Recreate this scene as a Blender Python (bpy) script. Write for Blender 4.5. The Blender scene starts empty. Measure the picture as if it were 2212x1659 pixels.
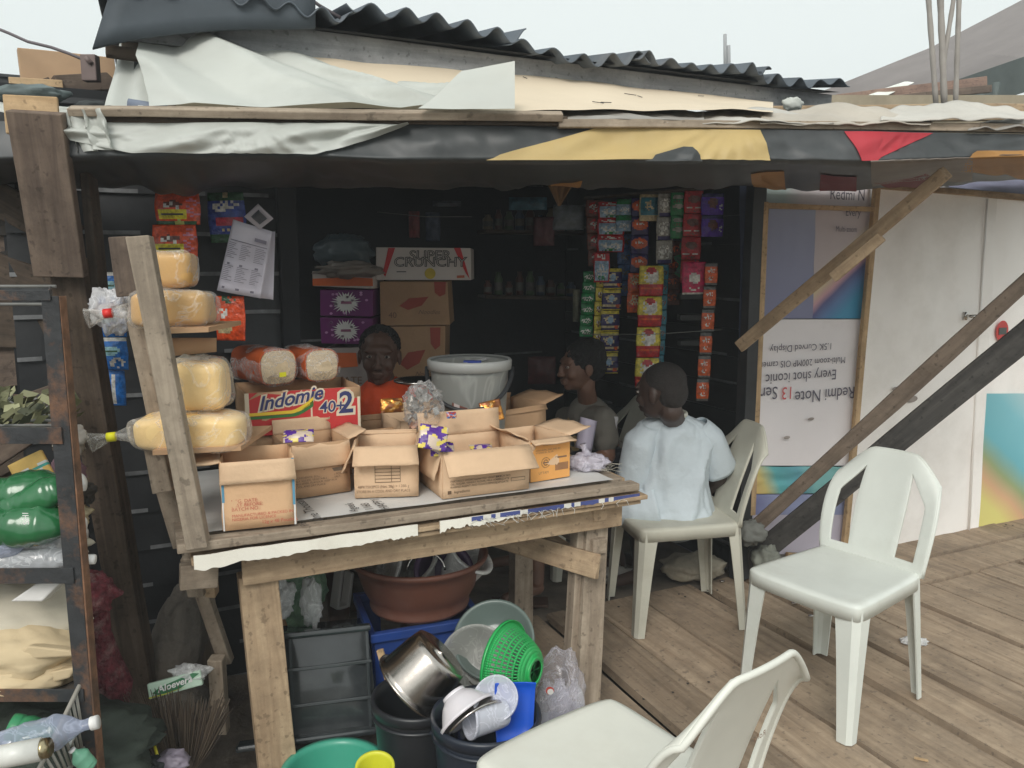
import bpy, bmesh, math, random
from mathutils import Vector, Matrix, noise, Euler
R_ = math.radians
random.seed(7)
sc = bpy.context.scene
C = sc.collection
# ---------------------------------------------------------------- camera
CAMZ = 1.42; PITCH = R_(8.4); F = 1728.0
cam = bpy.data.objects.new("camera", bpy.data.cameras.new("camera"))
C.objects.link(cam)
cam.location = (0, 0, CAMZ); cam.rotation_euler = (math.pi/2 - PITCH, 0, 0)
cam.data.sensor_width = 36; cam.data.lens = 36*F/2212; cam.data.clip_start = .05; cam.data.clip_end = 2000
sc.camera = cam
# ---------------------------------------------------------------- light
w = bpy.data.worlds.new("World"); sc.world = w; w.use_nodes = True
nt = w.node_tree; bg = nt.nodes["Background"]
sky = nt.nodes.new("ShaderNodeTexSky"); sky.sky_type = 'NISHITA'; sky.sun_disc = False
SUN_EL = R_(40); SUN_ROT = R_(192)
sky.sun_elevation = SUN_EL; sky.sun_rotation = SUN_ROT; sky.dust_density = 4; sky.air_density = 1.0; sky.altitude = 0
hs = nt.nodes.new("ShaderNodeHueSaturation"); hs.inputs["Saturation"].default_value = .25
mx = nt.nodes.new("ShaderNodeMix"); mx.data_type = 'RGBA'; mx.inputs[0].default_value = .75
mx.inputs[7].default_value = (7.9, 8.5, 8.25, 1)       # the even overcast veil
nt.links.new(sky.outputs[0], hs.inputs["Color"]); nt.links.new(hs.outputs[0], mx.inputs[6])
nt.links.new(mx.outputs[2], bg.inputs[0]); bg.inputs[1].default_value = .108
sun = bpy.data.objects.new("sun", bpy.data.lights.new("sun", 'SUN')); C.objects.link(sun)
sun.data.energy = 1.5; sun.data.angle = R_(25); sun.data.color = (1, .96, .9)
_sd = Vector((math.sin(SUN_ROT)*math.cos(SUN_EL), math.cos(SUN_ROT)*math.cos(SUN_EL), math.sin(SUN_EL)))
sun.rotation_euler = _sd.to_track_quat('Z', 'Y').to_euler()
sc.view_settings.view_transform = 'Standard'; sc.view_settings.look = 'None'
sc.view_settings.exposure = 0.36; sc.view_settings.gamma = 1.0
sc.render.engine = 'CYCLES'
sc.cycles.max_bounces = 8; sc.cycles.transparent_max_bounces = 24
sc.cycles.use_denoising = True
# ---------------------------------------------------------------- frames
CP, SP = math.cos(PITCH), math.sin(PITCH)
def ray(u, v):
    x = (u-1106)/F; y = -(v-829.5)/F
    return Vector((x, CP + y*SP, -SP + y*CP))
CAM = Vector((0, 0, CAMZ))
def at(u, v, Y): d = ray(u, v); return CAM + d*(Y/d.y)
def onz(u, v, z): d = ray(u, v); return CAM + d*((z-CAMZ)/d.z)
ANG = R_(25)
E = Vector((math.cos(ANG), math.sin(ANG), 0)); N = Vector((-math.sin(ANG), math.cos(ANG), 0)); UP = Vector((0, 0, 1))
def ont(u, v, t): d = ray(u, v); return CAM + d*(t/d.dot(N))
def B(s, t, z=0): return E*s + N*t + UP*z
def st(p): return p.dot(E), p.dot(N), p.z
def frame(o, x, y):                       # matrix with given x and approximate y axes
    x = x.normalized(); z = x.cross(y).normalized(); y = z.cross(x)
    return Matrix(((x.x, y.x, z.x, o.x), (x.y, y.y, z.y, o.y), (x.z, y.z, z.z, o.z), (0, 0, 0, 1)))
T = Matrix.Translation
def nz(p, s=1.0, o=0.0): return noise.noise(Vector(p)*s + Vector((o*7.3, o*3.1, o*1.7)))
# ---------------------------------------------------------------- materials
def srgb(r, g, b, k=1.0):
    f = lambda c: ((c/255+.055)/1.055)**2.4 if c > 10 else c/255/12.92
    return (f(r)*k, f(g)*k, f(b)*k)
_M = {}
def mat(name, col, rough=.6, var=.18, scale=6, bump=.0, metal=0, spec=.5, trl=0, stain=None, stain_amt=0, streak=None, bscale=None, coat=0, alpha=1):
    if name in _M: return _M[name]
    m = bpy.data.materials.new(name); m.use_nodes = True; _M[name] = m
    n = m.node_tree.nodes; l = m.node_tree.links; b = n["Principled BSDF"]
    b.inputs["Roughness"].default_value = rough; b.inputs["Metallic"].default_value = metal
    b.inputs["Specular IOR Level"].default_value = spec; b.inputs["Coat Weight"].default_value = coat
    b.inputs["Alpha"].default_value = alpha
    tc = n.new("ShaderNodeTexCoord"); mp = n.new("ShaderNodeMapping"); oi = n.new("ShaderNodeObjectInfo")
    ad = n.new("ShaderNodeVectorMath"); ad.operation = 'ADD'; ml = n.new("ShaderNodeVectorMath"); ml.operation = 'SCALE'; ml.inputs[3].default_value = 37
    cx = n.new("ShaderNodeCombineXYZ")
    for i in range(3): l.new(oi.outputs["Random"], cx.inputs[i])
    l.new(cx.outputs[0], ml.inputs[0]); l.new(tc.outputs["Object"], ad.inputs[0]); l.new(ml.outputs[0], ad.inputs[1])
    l.new(ad.outputs[0], mp.inputs[0])
    if streak: mp.inputs["Scale"].default_value = streak
    ns = n.new("ShaderNodeTexNoise"); ns.inputs["Scale"].default_value = scale; ns.inputs["Detail"].default_value = 6; ns.inputs["Roughness"].default_value = .65
    l.new(mp.outputs[0], ns.inputs["Vector"])
    rp = n.new("ShaderNodeValToRGB"); l.new(ns.outputs[0], rp.inputs[0])
    rp.color_ramp.elements[0].position = .3; rp.color_ramp.elements[1].position = .7
    rp.color_ramp.elements[0].color = (*[max(0, c*(1-var*1.4)) for c in col], 1)
    rp.color_ramp.elements[1].color = (*[min(1, c*(1+var)) for c in col], 1)
    out = rp.outputs[0]
    if stain:
        n2 = n.new("ShaderNodeTexNoise"); n2.inputs["Scale"].default_value = scale*.45; n2.inputs["Detail"].default_value = 8; n2.inputs["Roughness"].default_value = .7
        l.new(ad.outputs[0], n2.inputs["Vector"])
        r2 = n.new("ShaderNodeValToRGB"); r2.color_ramp.elements[0].position = .5-.0*stain_amt; r2.color_ramp.elements[1].position = .72
        r2.color_ramp.elements[1].color = (stain_amt,)*3+(1,); l.new(n2.outputs[0], r2.inputs[0])
        mm = n.new("ShaderNodeMix"); mm.data_type = 'RGBA'; mm.inputs[7].default_value = (*stain, 1)
        l.new(r2.outputs[0], mm.inputs[0]); l.new(out, mm.inputs[6]); out = mm.outputs[2]
    l.new(out, b.inputs["Base Color"])
    if bump:
        nb = ns
        if bscale:
            nb = n.new("ShaderNodeTexNoise"); nb.inputs["Scale"].default_value = bscale; nb.inputs["Detail"].default_value = 5; l.new(ad.outputs[0], nb.inputs["Vector"])
        bp = n.new("ShaderNodeBump"); bp.inputs["Strength"].default_value = bump; bp.inputs["Distance"].default_value = .02
        l.new(nb.outputs[0], bp.inputs["Height"]); l.new(bp.outputs[0], b.inputs["Normal"])
    if trl:
        tr = n.new("ShaderNodeBsdfTranslucent"); ms = n.new("ShaderNodeMixShader"); ms.inputs[0].default_value = trl
        l.new(out, tr.inputs[0]); l.new(b.outputs[0], ms.inputs[1]); l.new(tr.outputs[0], ms.inputs[2])
        l.new(ms.outputs[0], n["Material Output"].inputs[0])
    return m
def wood(name, c1, c2, grain=1.0, dark=None, rough=.8, axis=0):
    """grain runs along local x (axis 0) or y (axis 1)"""
    if name in _M: return _M[name]
    m = mat(name, c1, rough, .1, 1, 0, spec=.25)
    n = m.node_tree.nodes; l = m.node_tree.links; b = n["Principled BSDF"]
    mp = [x for x in n if x.type == 'MAPPING'][0]; ns = [x for x in n if x.type == 'TEX_NOISE'][0]; rp = [x for x in n if x.type == 'VALTORGB'][0]
    mp.inputs["Scale"].default_value = (2.2*grain, 34*grain, 34*grain) if axis == 0 else (34*grain, 2.2*grain, 34*grain)
    ns.inputs["Detail"].default_value = 8; ns.inputs["Distortion"].default_value = .6
    rp.color_ramp.elements[0].color = (*c2, 1); rp.color_ramp.elements[1].color = (*c1, 1)
    rp.color_ramp.elements[0].position = .34; rp.color_ramp.elements[1].position = .62
    ad = [x for x in n if x.type == 'VECT_MATH' and x.operation == 'ADD'][0]
    n2 = n.new("ShaderNodeTexNoise"); n2.inputs["Scale"].default_value = 7; n2.inputs["Detail"].default_value = 7; n2.inputs["Roughness"].default_value = .75
    l.new(ad.outputs[0], n2.inputs["Vector"])
    r2 = n.new("ShaderNodeValToRGB"); r2.color_ramp.elements[0].position = .42; r2.color_ramp.elements[1].position = .75; l.new(n2.outputs[0], r2.inputs[0])
    r2.color_ramp.elements[1].color = (.75, .75, .75, 1)
    mm = n.new("ShaderNodeMix"); mm.data_type = 'RGBA'; mm.inputs[7].default_value = (*(dark or [c*.45 for c in c2]), 1)
    l.new(r2.outputs[0], mm.inputs[0]); l.new(rp.outputs[0], mm.inputs[6])
    n3 = n.new("ShaderNodeTexNoise"); n3.inputs["Scale"].default_value = 48; n3.inputs["Detail"].default_value = 2; l.new(ad.outputs[0], n3.inputs["Vector"])
    r3 = n.new("ShaderNodeValToRGB"); r3.color_ramp.elements[0].position = .62; r3.color_ramp.elements[1].position = .70; r3.color_ramp.elements[1].color = (.6, .6, .6, 1); l.new(n3.outputs[0], r3.inputs[0])
    m3 = n.new("ShaderNodeMix"); m3.data_type = 'RGBA'; m3.inputs[7].default_value = (*(dark or [c*.45 for c in c2]), 1); l.new(r3.outputs[0], m3.inputs[0]); l.new(mm.outputs[2], m3.inputs[6]); mm = m3
    # per-face tint (only where the mesh carries it) and saw marks
    at_ = n.new("ShaderNodeAttribute"); at_.attribute_name = "tint"
    mr = n.new("ShaderNodeMapRange"); mr.inputs[1].default_value = 0; mr.inputs[2].default_value = 1; mr.inputs[3].default_value = 1.0; mr.inputs[4].default_value = 1.45
    l.new(at_.outputs["Fac"], mr.inputs[0])
    hv = n.new("ShaderNodeHueSaturation"); l.new(mr.outputs[0], hv.inputs["Value"]); l.new(mm.outputs[2], hv.inputs["Color"])
    l.new(hv.outputs[0], b.inputs["Base Color"])
    bp = n.new("ShaderNodeBump"); bp.inputs["Strength"].default_value = .35; bp.inputs["Distance"].default_value = .006
    l.new(ns.outputs[0], bp.inputs["Height"]); l.new(bp.outputs[0], b.inputs["Normal"])
    return m
def film(name, col=(.95, .95, .95), a=.12, rough=.12, bump=.6, scale=18, white=.0):
    """clear plastic film: mostly transparent, glossy at creases and edges"""
    if name in _M: return _M[name]
    m = bpy.data.materials.new(name); m.use_nodes = True; _M[name] = m
    n = m.node_tree.nodes; l = m.node_tree.links; b = n["Principled BSDF"]
    b.inputs["Base Color"].default_value = (*col, 1); b.inputs["Roughness"].default_value = rough; b.inputs["Specular IOR Level"].default_value = .9
    tr = n.new("ShaderNodeBsdfTransparent"); tr.inputs[0].default_value = (*[min(1, .6+.4*c) for c in col], 1)
    tc = n.new("ShaderNodeTexCoord"); ns = n.new("ShaderNodeTexNoise"); ns.inputs["Scale"].default_value = scale; ns.inputs["Detail"].default_value = 3; ns.inputs["Distortion"].default_value = 1.2
    l.new(tc.outputs["Object"], ns.inputs["Vector"])
    bp = n.new("ShaderNodeBump"); bp.inputs["Strength"].default_value = bump; bp.inputs["Distance"].default_value = .02
    l.new(ns.outputs[0], bp.inputs["Height"]); l.new(bp.outputs[0], b.inputs["Normal"])
    lw = n.new("ShaderNodeLayerWeight"); lw.inputs[0].default_value = .25; l.new(bp.outputs[0], lw.inputs["Normal"])
    mr = n.new("ShaderNodeMapRange"); mr.inputs[3].default_value = a; mr.inputs[4].default_value = min(1, a+.5)
    l.new(lw.outputs["Facing"], mr.inputs[0])
    # creases: narrow bands of the noise turn whitish
    rp = n.new("ShaderNodeValToRGB"); e = rp.color_ramp.elements; e[0].position = .47; e[0].color = (0, 0, 0, 1); e[1].position = .5; e[1].color = (.22, .22, .22, 1)
    e2 = e.new(.53); e2.color = (0, 0, 0, 1); l.new(ns.outputs[0], rp.inputs[0])
    ad = n.new("ShaderNodeMath"); ad.operation = 'ADD'; ad.use_clamp = True; l.new(mr.outputs[0], ad.inputs[0]); l.new(rp.outputs[0], ad.inputs[1])
    ms = n.new("ShaderNodeMixShader"); l.new(ad.outputs[0], ms.inputs[0]); l.new(tr.outputs[0], ms.inputs[1]); l.new(b.outputs[0], ms.inputs[2])
    l.new(ms.outputs[0], n["Material Output"].inputs[0])
    return m
def ramp_mat(name, stops, axis=(1, 0, 0), off=0, rough=.55, wob=.25, scale=1.0, trl=0):
    """printed colour gradient: stops [(pos,(r,g,b))] along a direction in object space"""
    if name in _M: return _M[name]
    m = bpy.data.materials.new(name); m.use_nodes = True; _M[name] = m
    n = m.node_tree.nodes; l = m.node_tree.links; b = n["Principled BSDF"]; b.inputs["Roughness"].default_value = rough
    tc = n.new("ShaderNodeTexCoord"); d = n.new("ShaderNodeVectorMath"); d.operation = 'DOT_PRODUCT'; d.inputs[1].default_value = axis
    l.new(tc.outputs["Object"], d.inputs[0])
    ns = n.new("ShaderNodeTexNoise"); ns.inputs["Scale"].default_value = 1.6; l.new(tc.outputs["Object"], ns.inputs["Vector"])
    a = n.new("ShaderNodeMath"); a.operation = 'MULTIPLY_ADD'; a.inputs[1].default_value = scale; a.inputs[2].default_value = off
    l.new(d.outputs["Value"], a.inputs[0])
    a2 = n.new("ShaderNodeMath"); a2.operation = 'MULTIPLY_ADD'; a2.inputs[1].default_value = wob; l.new(ns.outputs[0], a2.inputs[0]); l.new(a.outputs[0], a2.inputs[2])
    rp = n.new("ShaderNodeValToRGB"); l.new(a2.outputs[0], rp.inputs[0]); e = rp.color_ramp.elements
    e[0].position = stops[0][0]; e[0].color = (*stops[0][1], 1); e[1].position = stops[-1][0]; e[1].color = (*stops[-1][1], 1)
    for p, c in stops[1:-1]: q = e.new(p); q.color = (*c, 1)
    l.new(rp.outputs[0], b.inputs["Base Color"])
    return m
# ---------------------------------------------------------------- mesh builder
class MB:
    def __init__(s): s.v = []; s.f = []; s.m = []; s.sm = []; s.t = []
    def add(s, vs, fs, mi=0, smooth=False, M=None, tint=0.0):
        o = len(s.v)
        s.v += [(M @ Vector(v)) if M else Vector(v) for v in vs]
        for k, f in enumerate(fs):
            s.f.append([o+i for i in f]); s.m.append(mi[k] if isinstance(mi, list) else mi); s.sm.append(smooth); s.t.append(tint)
        return s
    def box(s, c, h, M=None, mi=0, tint=0.0):
        x, y, z = h; cx, cy, cz = c
        vs = [(cx+a*x, cy+b*y, cz+d*z) for a in (-1, 1) for b in (-1, 1) for d in (-1, 1)]
        return s.add(vs, [(0, 1, 3, 2), (4, 6, 7, 5), (0, 4, 5, 1), (2, 3, 7, 6), (0, 2, 6, 4), (1, 5, 7, 3)], mi, False, M, tint)
    def grid(s, fn, nu, nv, mi=0, smooth=True, M=None, keep=None, wrap=False, mfn=None):
        vs = [fn(i/nu, j/nv) for j in range(nv+1) for i in range(nu+1)]
        fs = []; ms = []
        for j in range(nv):
            for i in range(nu):
                if keep and not keep((i+.5)/nu, (j+.5)/nv): continue
                a = j*(nu+1)+i; fs.append((a, a+1, a+nu+2, a+nu+1)); ms.append(mfn((i+.5)/nu, (j+.5)/nv) if mfn else mi)
        return s.add(vs, fs, ms, smooth, M)
    def lathe(s, prof, n=32, mi=0, M=None, smooth=True, arc=1.0):
        vs = []; fs = []
        for r, z in prof:
            for k in range(n): a = 2*math.pi*k/n*arc; vs.append((r*math.cos(a), r*math.sin(a), z))
        for j in range(len(prof)-1):
            for k in range(n if arc == 1 else n-1):
                k2 = (k+1) % n; fs.append((j*n+k, j*n+k2, (j+1)*n+k2, (j+1)*n+k))
        return s.add(vs, fs, mi, smooth, M)
    def tube(s, pts, r, n=8, mi=0, smooth=True, caps=True, tint=0.0):
        pts = [Vector(p) for p in pts]; rs = r if isinstance(r, (list, tuple)) else [r]*len(pts)
        vs = []; fs = []; ref = None
        for i, p in enumerate(pts):
            d = (pts[min(i+1, len(pts)-1)]-pts[max(i-1, 0)]).normalized()
            if ref is None: ref = d.orthogonal()
            ref = (ref - d*ref.dot(d)).normalized(); b = d.cross(ref)
            for k in range(n):
                a = 2*math.pi*k/n; vs.append(p + (ref*math.cos(a)+b*math.sin(a))*rs[i])
        for i in range(len(pts)-1):
            for k in range(n): fs.append((i*n+k, i*n+(k+1) % n, (i+1)*n+(k+1) % n, (i+1)*n+k))
        if caps: fs.append(tuple(range(n-1, -1, -1))); fs.append(tuple(range((len(pts)-1)*n, len(pts)*n)))
        return s.add(vs, fs, mi, smooth, None, tint)
    def ell(s, c, r, nu=20, nv=12, mi=0, M=None, disp=None, smooth=True):
        c = Vector(c); vs = []; fs = []
        for j in range(nv+1):
            ph = math.pi*j/nv
            for i in range(nu):
                th = 2*math.pi*i/nu; d = Vector((math.sin(ph)*math.cos(th), math.sin(ph)*math.sin(th), math.cos(ph)))
                k = 1+(disp(d) if disp else 0); vs.append(c+Vector((d.x*r[0], d.y*r[1], d.z*r[2]))*k)
        for j in range(nv):
            for i in range(nu):
                i2 = (i+1) % nu; fs.append((j*nu+i, (j+1)*nu+i, (j+1)*nu+i2, j*nu+i2))
        return s.add(vs, fs, mi, smooth, M)
    def poly(s, pts, th, mi=0, M=None):            # flat outline extruded by th along local z
        n = len(pts); vs = [(x, y, 0) for x, y in pts]+[(x, y, th) for x, y in pts]
        fs = [tuple(range(n-1, -1, -1)), tuple(range(n, 2*n))]+[(i, (i+1) % n, n+(i+1) % n, n+i) for i in range(n)]
        return s.add(vs, fs, mi, False, M)
    def build(s, name, mats, parent=None, M=None, solid=0, bevel=0, seg=2, sub=0, merge=False, wsp=True, off=0):
        """vertices are in world space unless M is given (then they are local to M)"""
        if not isinstance(mats, (list, tuple)): mats = [mats]
        vs = s.v
        if M is None:
            if parent is not None: M = W[parent.name]
            else:
                lo = [min(v[i] for v in vs) for i in range(3)]; hi = [max(v[i] for v in vs) for i in range(3)]
                M = T(((lo[0]+hi[0])/2, (lo[1]+hi[1])/2, lo[2]))
            Mi = M.inverted(); vs = [Mi @ v for v in vs]
        me = bpy.data.meshes.new(name); me.from_pydata([tuple(v) for v in vs], [], s.f)
        for m in mats: me.materials.append(m)
        me.polygons.foreach_set("material_index", s.m); me.polygons.foreach_set("use_smooth", s.sm)
        if any(s.t):
            a = me.attributes.new("tint", 'FLOAT', 'FACE'); a.data.foreach_set("value", s.t)
        if merge:
            bm = bmesh.new(); bm.from_mesh(me); bmesh.ops.remove_doubles(bm, verts=bm.verts, dist=1e-4); bmesh.ops.recalc_face_normals(bm, faces=bm.faces); bm.to_mesh(me); bm.free()
        me.update()
        o = put(name, me, parent, M)
        if sub: k = o.modifiers.new("sub", 'SUBSURF'); k.levels = k.render_levels = sub
        if solid: k = o.modifiers.new("solid", 'SOLIDIFY'); k.thickness = solid; k.offset = off
        if bevel: k = o.modifiers.new("bevel", 'BEVEL'); k.width = bevel; k.segments = seg; k.limit_method = 'ANGLE'; k.angle_limit = R_(40)
        return o
W = {}
def put(name, data, parent, M):
    o = bpy.data.objects.new(name, data); C.objects.link(o); W[o.name] = M.copy()
    if parent is not None: o.parent = parent; o.matrix_basis = W[parent.name].inverted() @ M
    else: o.matrix_basis = M
    return o
def tag(o, label, cat, group=None, kind=None):
    if label: o["label"] = label
    if cat: o["category"] = cat
    if group: o["group"] = group
    if kind: o["kind"] = kind
    return o
def thing(name, label, cat, loc=(0, 0, 0), group=None, M=None):
    return tag(put(name, None, None, M if M is not None else T(Vector(loc))), label, cat, group)
def struct(o): o["kind"] = "structure"; return o
def copy_tree(o, M, label=None):
    c = o.copy(); C.objects.link(c); W[c.name] = M.copy(); c.matrix_basis = M
    if label: c["label"] = label
    def rec(src, dst):
        for ch in [x for x in C.objects if x.parent == src and x.name in W and x != dst]:
            d = ch.copy(); C.objects.link(d); d.parent = dst; W[d.name] = W[dst.name] @ (W[src.name].inverted() @ W[ch.name]); rec(ch, d)
    rec(o, c); return c
def beam(name, p0, p1, wd, th, nrm, m, parent=None, jit=.003, bev=.003, seg=7, taper=1.0, ragged=.0):
    """sawn timber from p0 to p1, width wd, thickness th measured along nrm"""
    p0 = Vector(p0); p1 = Vector(p1); L = (p1-p0).length; x = (p1-p0)/L; nrm = Vector(nrm); y = nrm.cross(x).normalized()
    M = frame(p0, x, y); o = random.random()*50; vs = []; fs = []
    for i in range(seg+1):
        k = i/seg; f = 1+(taper-1)*k
        for a, b in ((-1, -1), (1, -1), (1, 1), (-1, 1)):
            ex = (random.uniform(-ragged, ragged) if i in (0, seg) else 0)
            vs.append((k*L+ex, a*wd/2*f+nz((k*L*2.1, a, 0), 1, o)*jit*2, b*th/2+nz((k*L*2.1, b, 5), 1, o)*jit))
    for i in range(seg):
        for k in range(4): fs.append((i*4+k, i*4+(k+1) % 4, i*4+4+(k+1) % 4, i*4+4+k))
    fs += [(3, 2, 1, 0), tuple(seg*4+k for k in range(4))]
    b = MB(); b.add(vs, [f[::-1] for f in fs]); return b.build(name, m, parent, M, bevel=bev)
def text(body, parent, o, x, y, size, m, shear=0, bold=0, name="lettering", align='CENTER', sx=1.0, ext=0.0):
    c = bpy.data.curves.new("t", 'FONT'); c.body = body; c.size = size; c.shear = shear; c.offset = bold; c.align_x = align; c.resolution_u = 3; c.extrude = ext
    to = bpy.data.objects.new("t", c); me = bpy.data.meshes.new_from_object(to)
    bpy.data.objects.remove(to); bpy.data.curves.remove(c); me.name = name
    if sx != 1:
        for v in me.vertices: v.co.x *= sx
    me.materials.clear(); me.materials.append(m)
    return put(name, me, parent, frame(Vector(o), Vector(x), Vector(y)))
def ground_drop(o): pass
# ---------------------------------------------------------------- palette
CARD = mat("cardboard", srgb(218, 186, 153), .85, .07, 5, .12, spec=.2, bscale=60)
CARD_IN = mat("cardboard_inside", srgb(204, 172, 140), .9, .06, 5, .1, spec=.2, bscale=60)
CARD_D = mat("cardboard_brown", srgb(190, 154, 120), .88, .08, 5, .1, spec=.2, bscale=60)
WPL = mat("chair_plastic", (.71, .74, .69), .40, .06, 3, .03, stain=(.46, .45, .38), stain_amt=.55, bscale=30)
WPL2 = mat("chair_plastic_worn", (.54, .53, .45), .5, .08, 4, .03, stain=(.30, .27, .2), stain_amt=.5, bscale=30)
BLK = mat("black_painted_sheet", (.008, .009, .011), .5, .3, 3, .25, bscale=9, stain=(.035, .036, .036), stain_amt=.4)
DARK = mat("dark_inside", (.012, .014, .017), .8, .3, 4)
W_GREY = wood("grey_weathered_wood", (.42, .345, .265), (.25, .195, .145))
W_TAN = wood("tan_sawn_wood", (.52, .385, .25), (.35, .245, .155))
W_DARK = wood("dark_old_timber", (.115, .085, .062), (.058, .044, .034))
W_BROWN = wood("brown_plank_wood", (.20, .15, .115), (.115, .085, .068))
W_NEW = wood("pale_batten_wood", (.62, .44, .26), (.46, .31, .17))
W_POST = wood("grey_mottled_post", (.42, .35, .27), (.27, .22, .17))
STEEL = mat("steel", (.55, .53, .5), .22, .1, 8, .05, metal=1)
RUST = mat("rusty_black_steel", (.03, .032, .035), .6, .3, 14, .3, stain=(.27, .12, .05), stain_amt=.9)
GREEN_GLASS = mat("green_bottle_plastic", (.02, .13, .045), .2, .2, 5, coat=.4)
INK = mat("ink_dark", (.05, .045, .045), .7, .1); INK_R = mat("ink_red", (.55, .09, .06), .7, .1)
INK_B = mat("ink_brown", (.22, .13, .08), .7, .1); WHITE = mat("white_print", (.75, .74, .72), .6, .05)
FILM = film("clear_film"); FILM_W = film("milky_film", (.9, .9, .9), .38, .2)
# ================================================================ SETTING
g = MB()
g.grid(lambda a, b: Vector(((a-.5)*120, (b-.5)*120+20, -.16 + .03*nz((a*300, b*300, 0)))), 60, 60)
struct(g.build("ground", mat("dark_mud", (.085, .068, .052), .95, .35, 1.3, .5, bscale=8, stain=(.16, .14, .12), stain_amt=.5)))
# earth floor of the shop and of the plot on the left (raised pad)
g = MB()
def pad(a, b):
    s = -3.2+a*4.15; t = .3+b*4.4
    return B(s, t, -.015 + .018*nz((s*4, t*4, 0)) + .012*nz((s*13, t*13, 2)))
g.grid(pad, 90, 90)
struct(g.build("dirt_floor", mat("trodden_earth", (.15, .118, .09), .95, .3, 5, .6, bscale=22, stain=(.26, .23, .2), stain_amt=.6)))
g = MB()
g.grid(lambda a, b: B(.95+a*1.9, 2.75+b*1.8, -.02+.012*nz((a*9, b*9, 0))), 24, 24)
struct(g.build("shop_floor", mat("shop_earth", (.17, .14, .11), .95, .3, 5, .5, bscale=20)))
# plank deck
D = MB(); s = .86; k = 0
random.seed(21)
while s < 7.5:
    wd = random.choice((.20, .23, .26, .30, .33)); gap = random.uniform(.010, .030)
    t0 = -1.2; t1 = 2.78 if s < 2.55 else 2.32+.02*random.random()
    sk = random.uniform(-.006, .006); zz = random.uniform(-.006, .004); tn = random.random()
    def row(ss, t, zo): return B(ss+sk*t+.010*nz((t*1.3, ss*5, 1))+.004*nz((t*7, ss*5, 4)), t, zo+zz+.006*nz((t*.9, ss, 3)))
    n = 40; vs = []; fs = []
    for i in range(n+1):
        t = t0+(t1-t0)*i/n
        vs += [row(s, t, -.03), row(s+.004, t, -.002), row(s+wd-.004, t, 0), row(s+wd, t, -.03)]
    for i in range(n):
        for q in range(3): fs.append((i*4+q, i*4+q+1, i*4+5+q, i*4+4+q))
    fs += [(0, 3, 2, 1), tuple(n*4+q for q in (0, 1, 2, 3))]
    D.add(vs, fs, 0, False, None, .001+tn*1.2-.0); s += wd+gap; k += 1
for j in range(2):                                  # boards running along the printed wall
    t = 2.345+j*.215
    for q in range(4):
        s0 = 2.55+q*1.7; vs = []
        zz = random.uniform(-.004, .006); tn = random.random()
        D.box((s0+.84, t+.098, -.012+zz), (.84, .098, .016), Matrix(((E.x, N.x, 0, 0), (E.y, N.y, 0, 0), (0, 0, 1, 0), (0, 0, 0, 1))), 0, .02+tn*.8)
for i in range(70):
    s_ = .9+random.random()*4.2; t_ = random.choice((.45, 1.25, 2.05, 2.68))+random.uniform(-.03, .03)
    D.box((s_, t_, .0075), (.0035, .0035, .001), Matrix(((E.x, N.x, 0, 0), (E.y, N.y, 0, 0), (0, 0, 1, 0), (0, 0, 0, 1))), 1)
W_DECK = wood("deck_board_wood", (.325, .250, .178), (.205, .150, .103), .8, dark=(.12, .093, .07), axis=1)
Mdeck = frame(Vector((0, 0, 0)), E, N)
_v = D.v; D.v = [Mdeck.inverted() @ v for v in _v]
struct(D.build("boardwalk_deck", [W_DECK, mat("nail_head", (.05, .04, .035), .6)], None, Mdeck))

# ================================================================ THE SHOP
sL = st(ont(215, 60, 2.5))[0]
zE = ont(1245, 136, 2.5).z
shop = thing("market_shop", "low dark shop shack with corrugated roof, black lapped sheet walls and open front", "shop", B(1, 2.8, 0))
def siding(name, s0, t0, s1, t1, z0, z1, step=.128, flip=1, edge=-.12):
    """lapped black sheets between two plan points"""
    b = MB(); a = B(s0, t0); c = B(s1, t1); d = (c-a).normalized(); nn = Vector((d.y, -d.x, 0))*flip; z = z0; k = 0
    while z < z1:
        zt = min(z+step, z1); o = .012
        def f(u, v): 
            p = a.lerp(c, u); return p+nn*(o*(1-v)+.004*nz((u*6, k*3, 1)))+UP*(z+(zt-z)*v+.005*nz((u*3, k*2, 0)))
        b.grid(f, 24, 10, smooth=False, mfn=lambda u, v, k=k: 1 if v < .1 and nz((u*5, k*2.3, 7)) > edge else 0)  # pale lip cells: highlights along the sheet edges painted in as colour
        b.grid(lambda u, v: a.lerp(c, u)+nn*(o*v+.004*nz((u*6, k*3, 1))*v)+UP*(z+.001+.005*nz((u*3, k*2, 0))), 12, 1, 1, False)
        z = zt; k += 1
    return b.build(name, [BLK, mat("sheet_edge_highlight", (.15, .155, .16), .45, .5, 9)], shop)
siding("front_wall", -.34, 2.82, .45, 2.82, -.02, 1.92)
siding("side_wall", 2.47, 2.80, 2.47, 4.5, -.02, 2.1, edge=.05)
siding("back_wall", -1.5, 4.5, 2.47, 4.5, -.02, 2.3, edge=.35)
siding("end_wall", -1.5, 4.5, -1.5, 2.82, -.02, 2.2)
beam("corner_post", B(2.43, 2.74, 0), B(2.43, 2.74, 1.95), .07, .06, N, mat("black_post_paint", (.03, .032, .035), .5, .3), shop)
beam("door_post", B(.47, 2.80, 0), B(.47, 2.80, 1.95), .06, .06, N, DARK, shop)
b = MB(); b.box(((sL+2.5)/2+.05, 3.65, 1.995), ((2.5-sL)/2-.02, .88, .012), frame(Vector(), E, N)); b.build("ceiling", DARK, shop)
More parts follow.
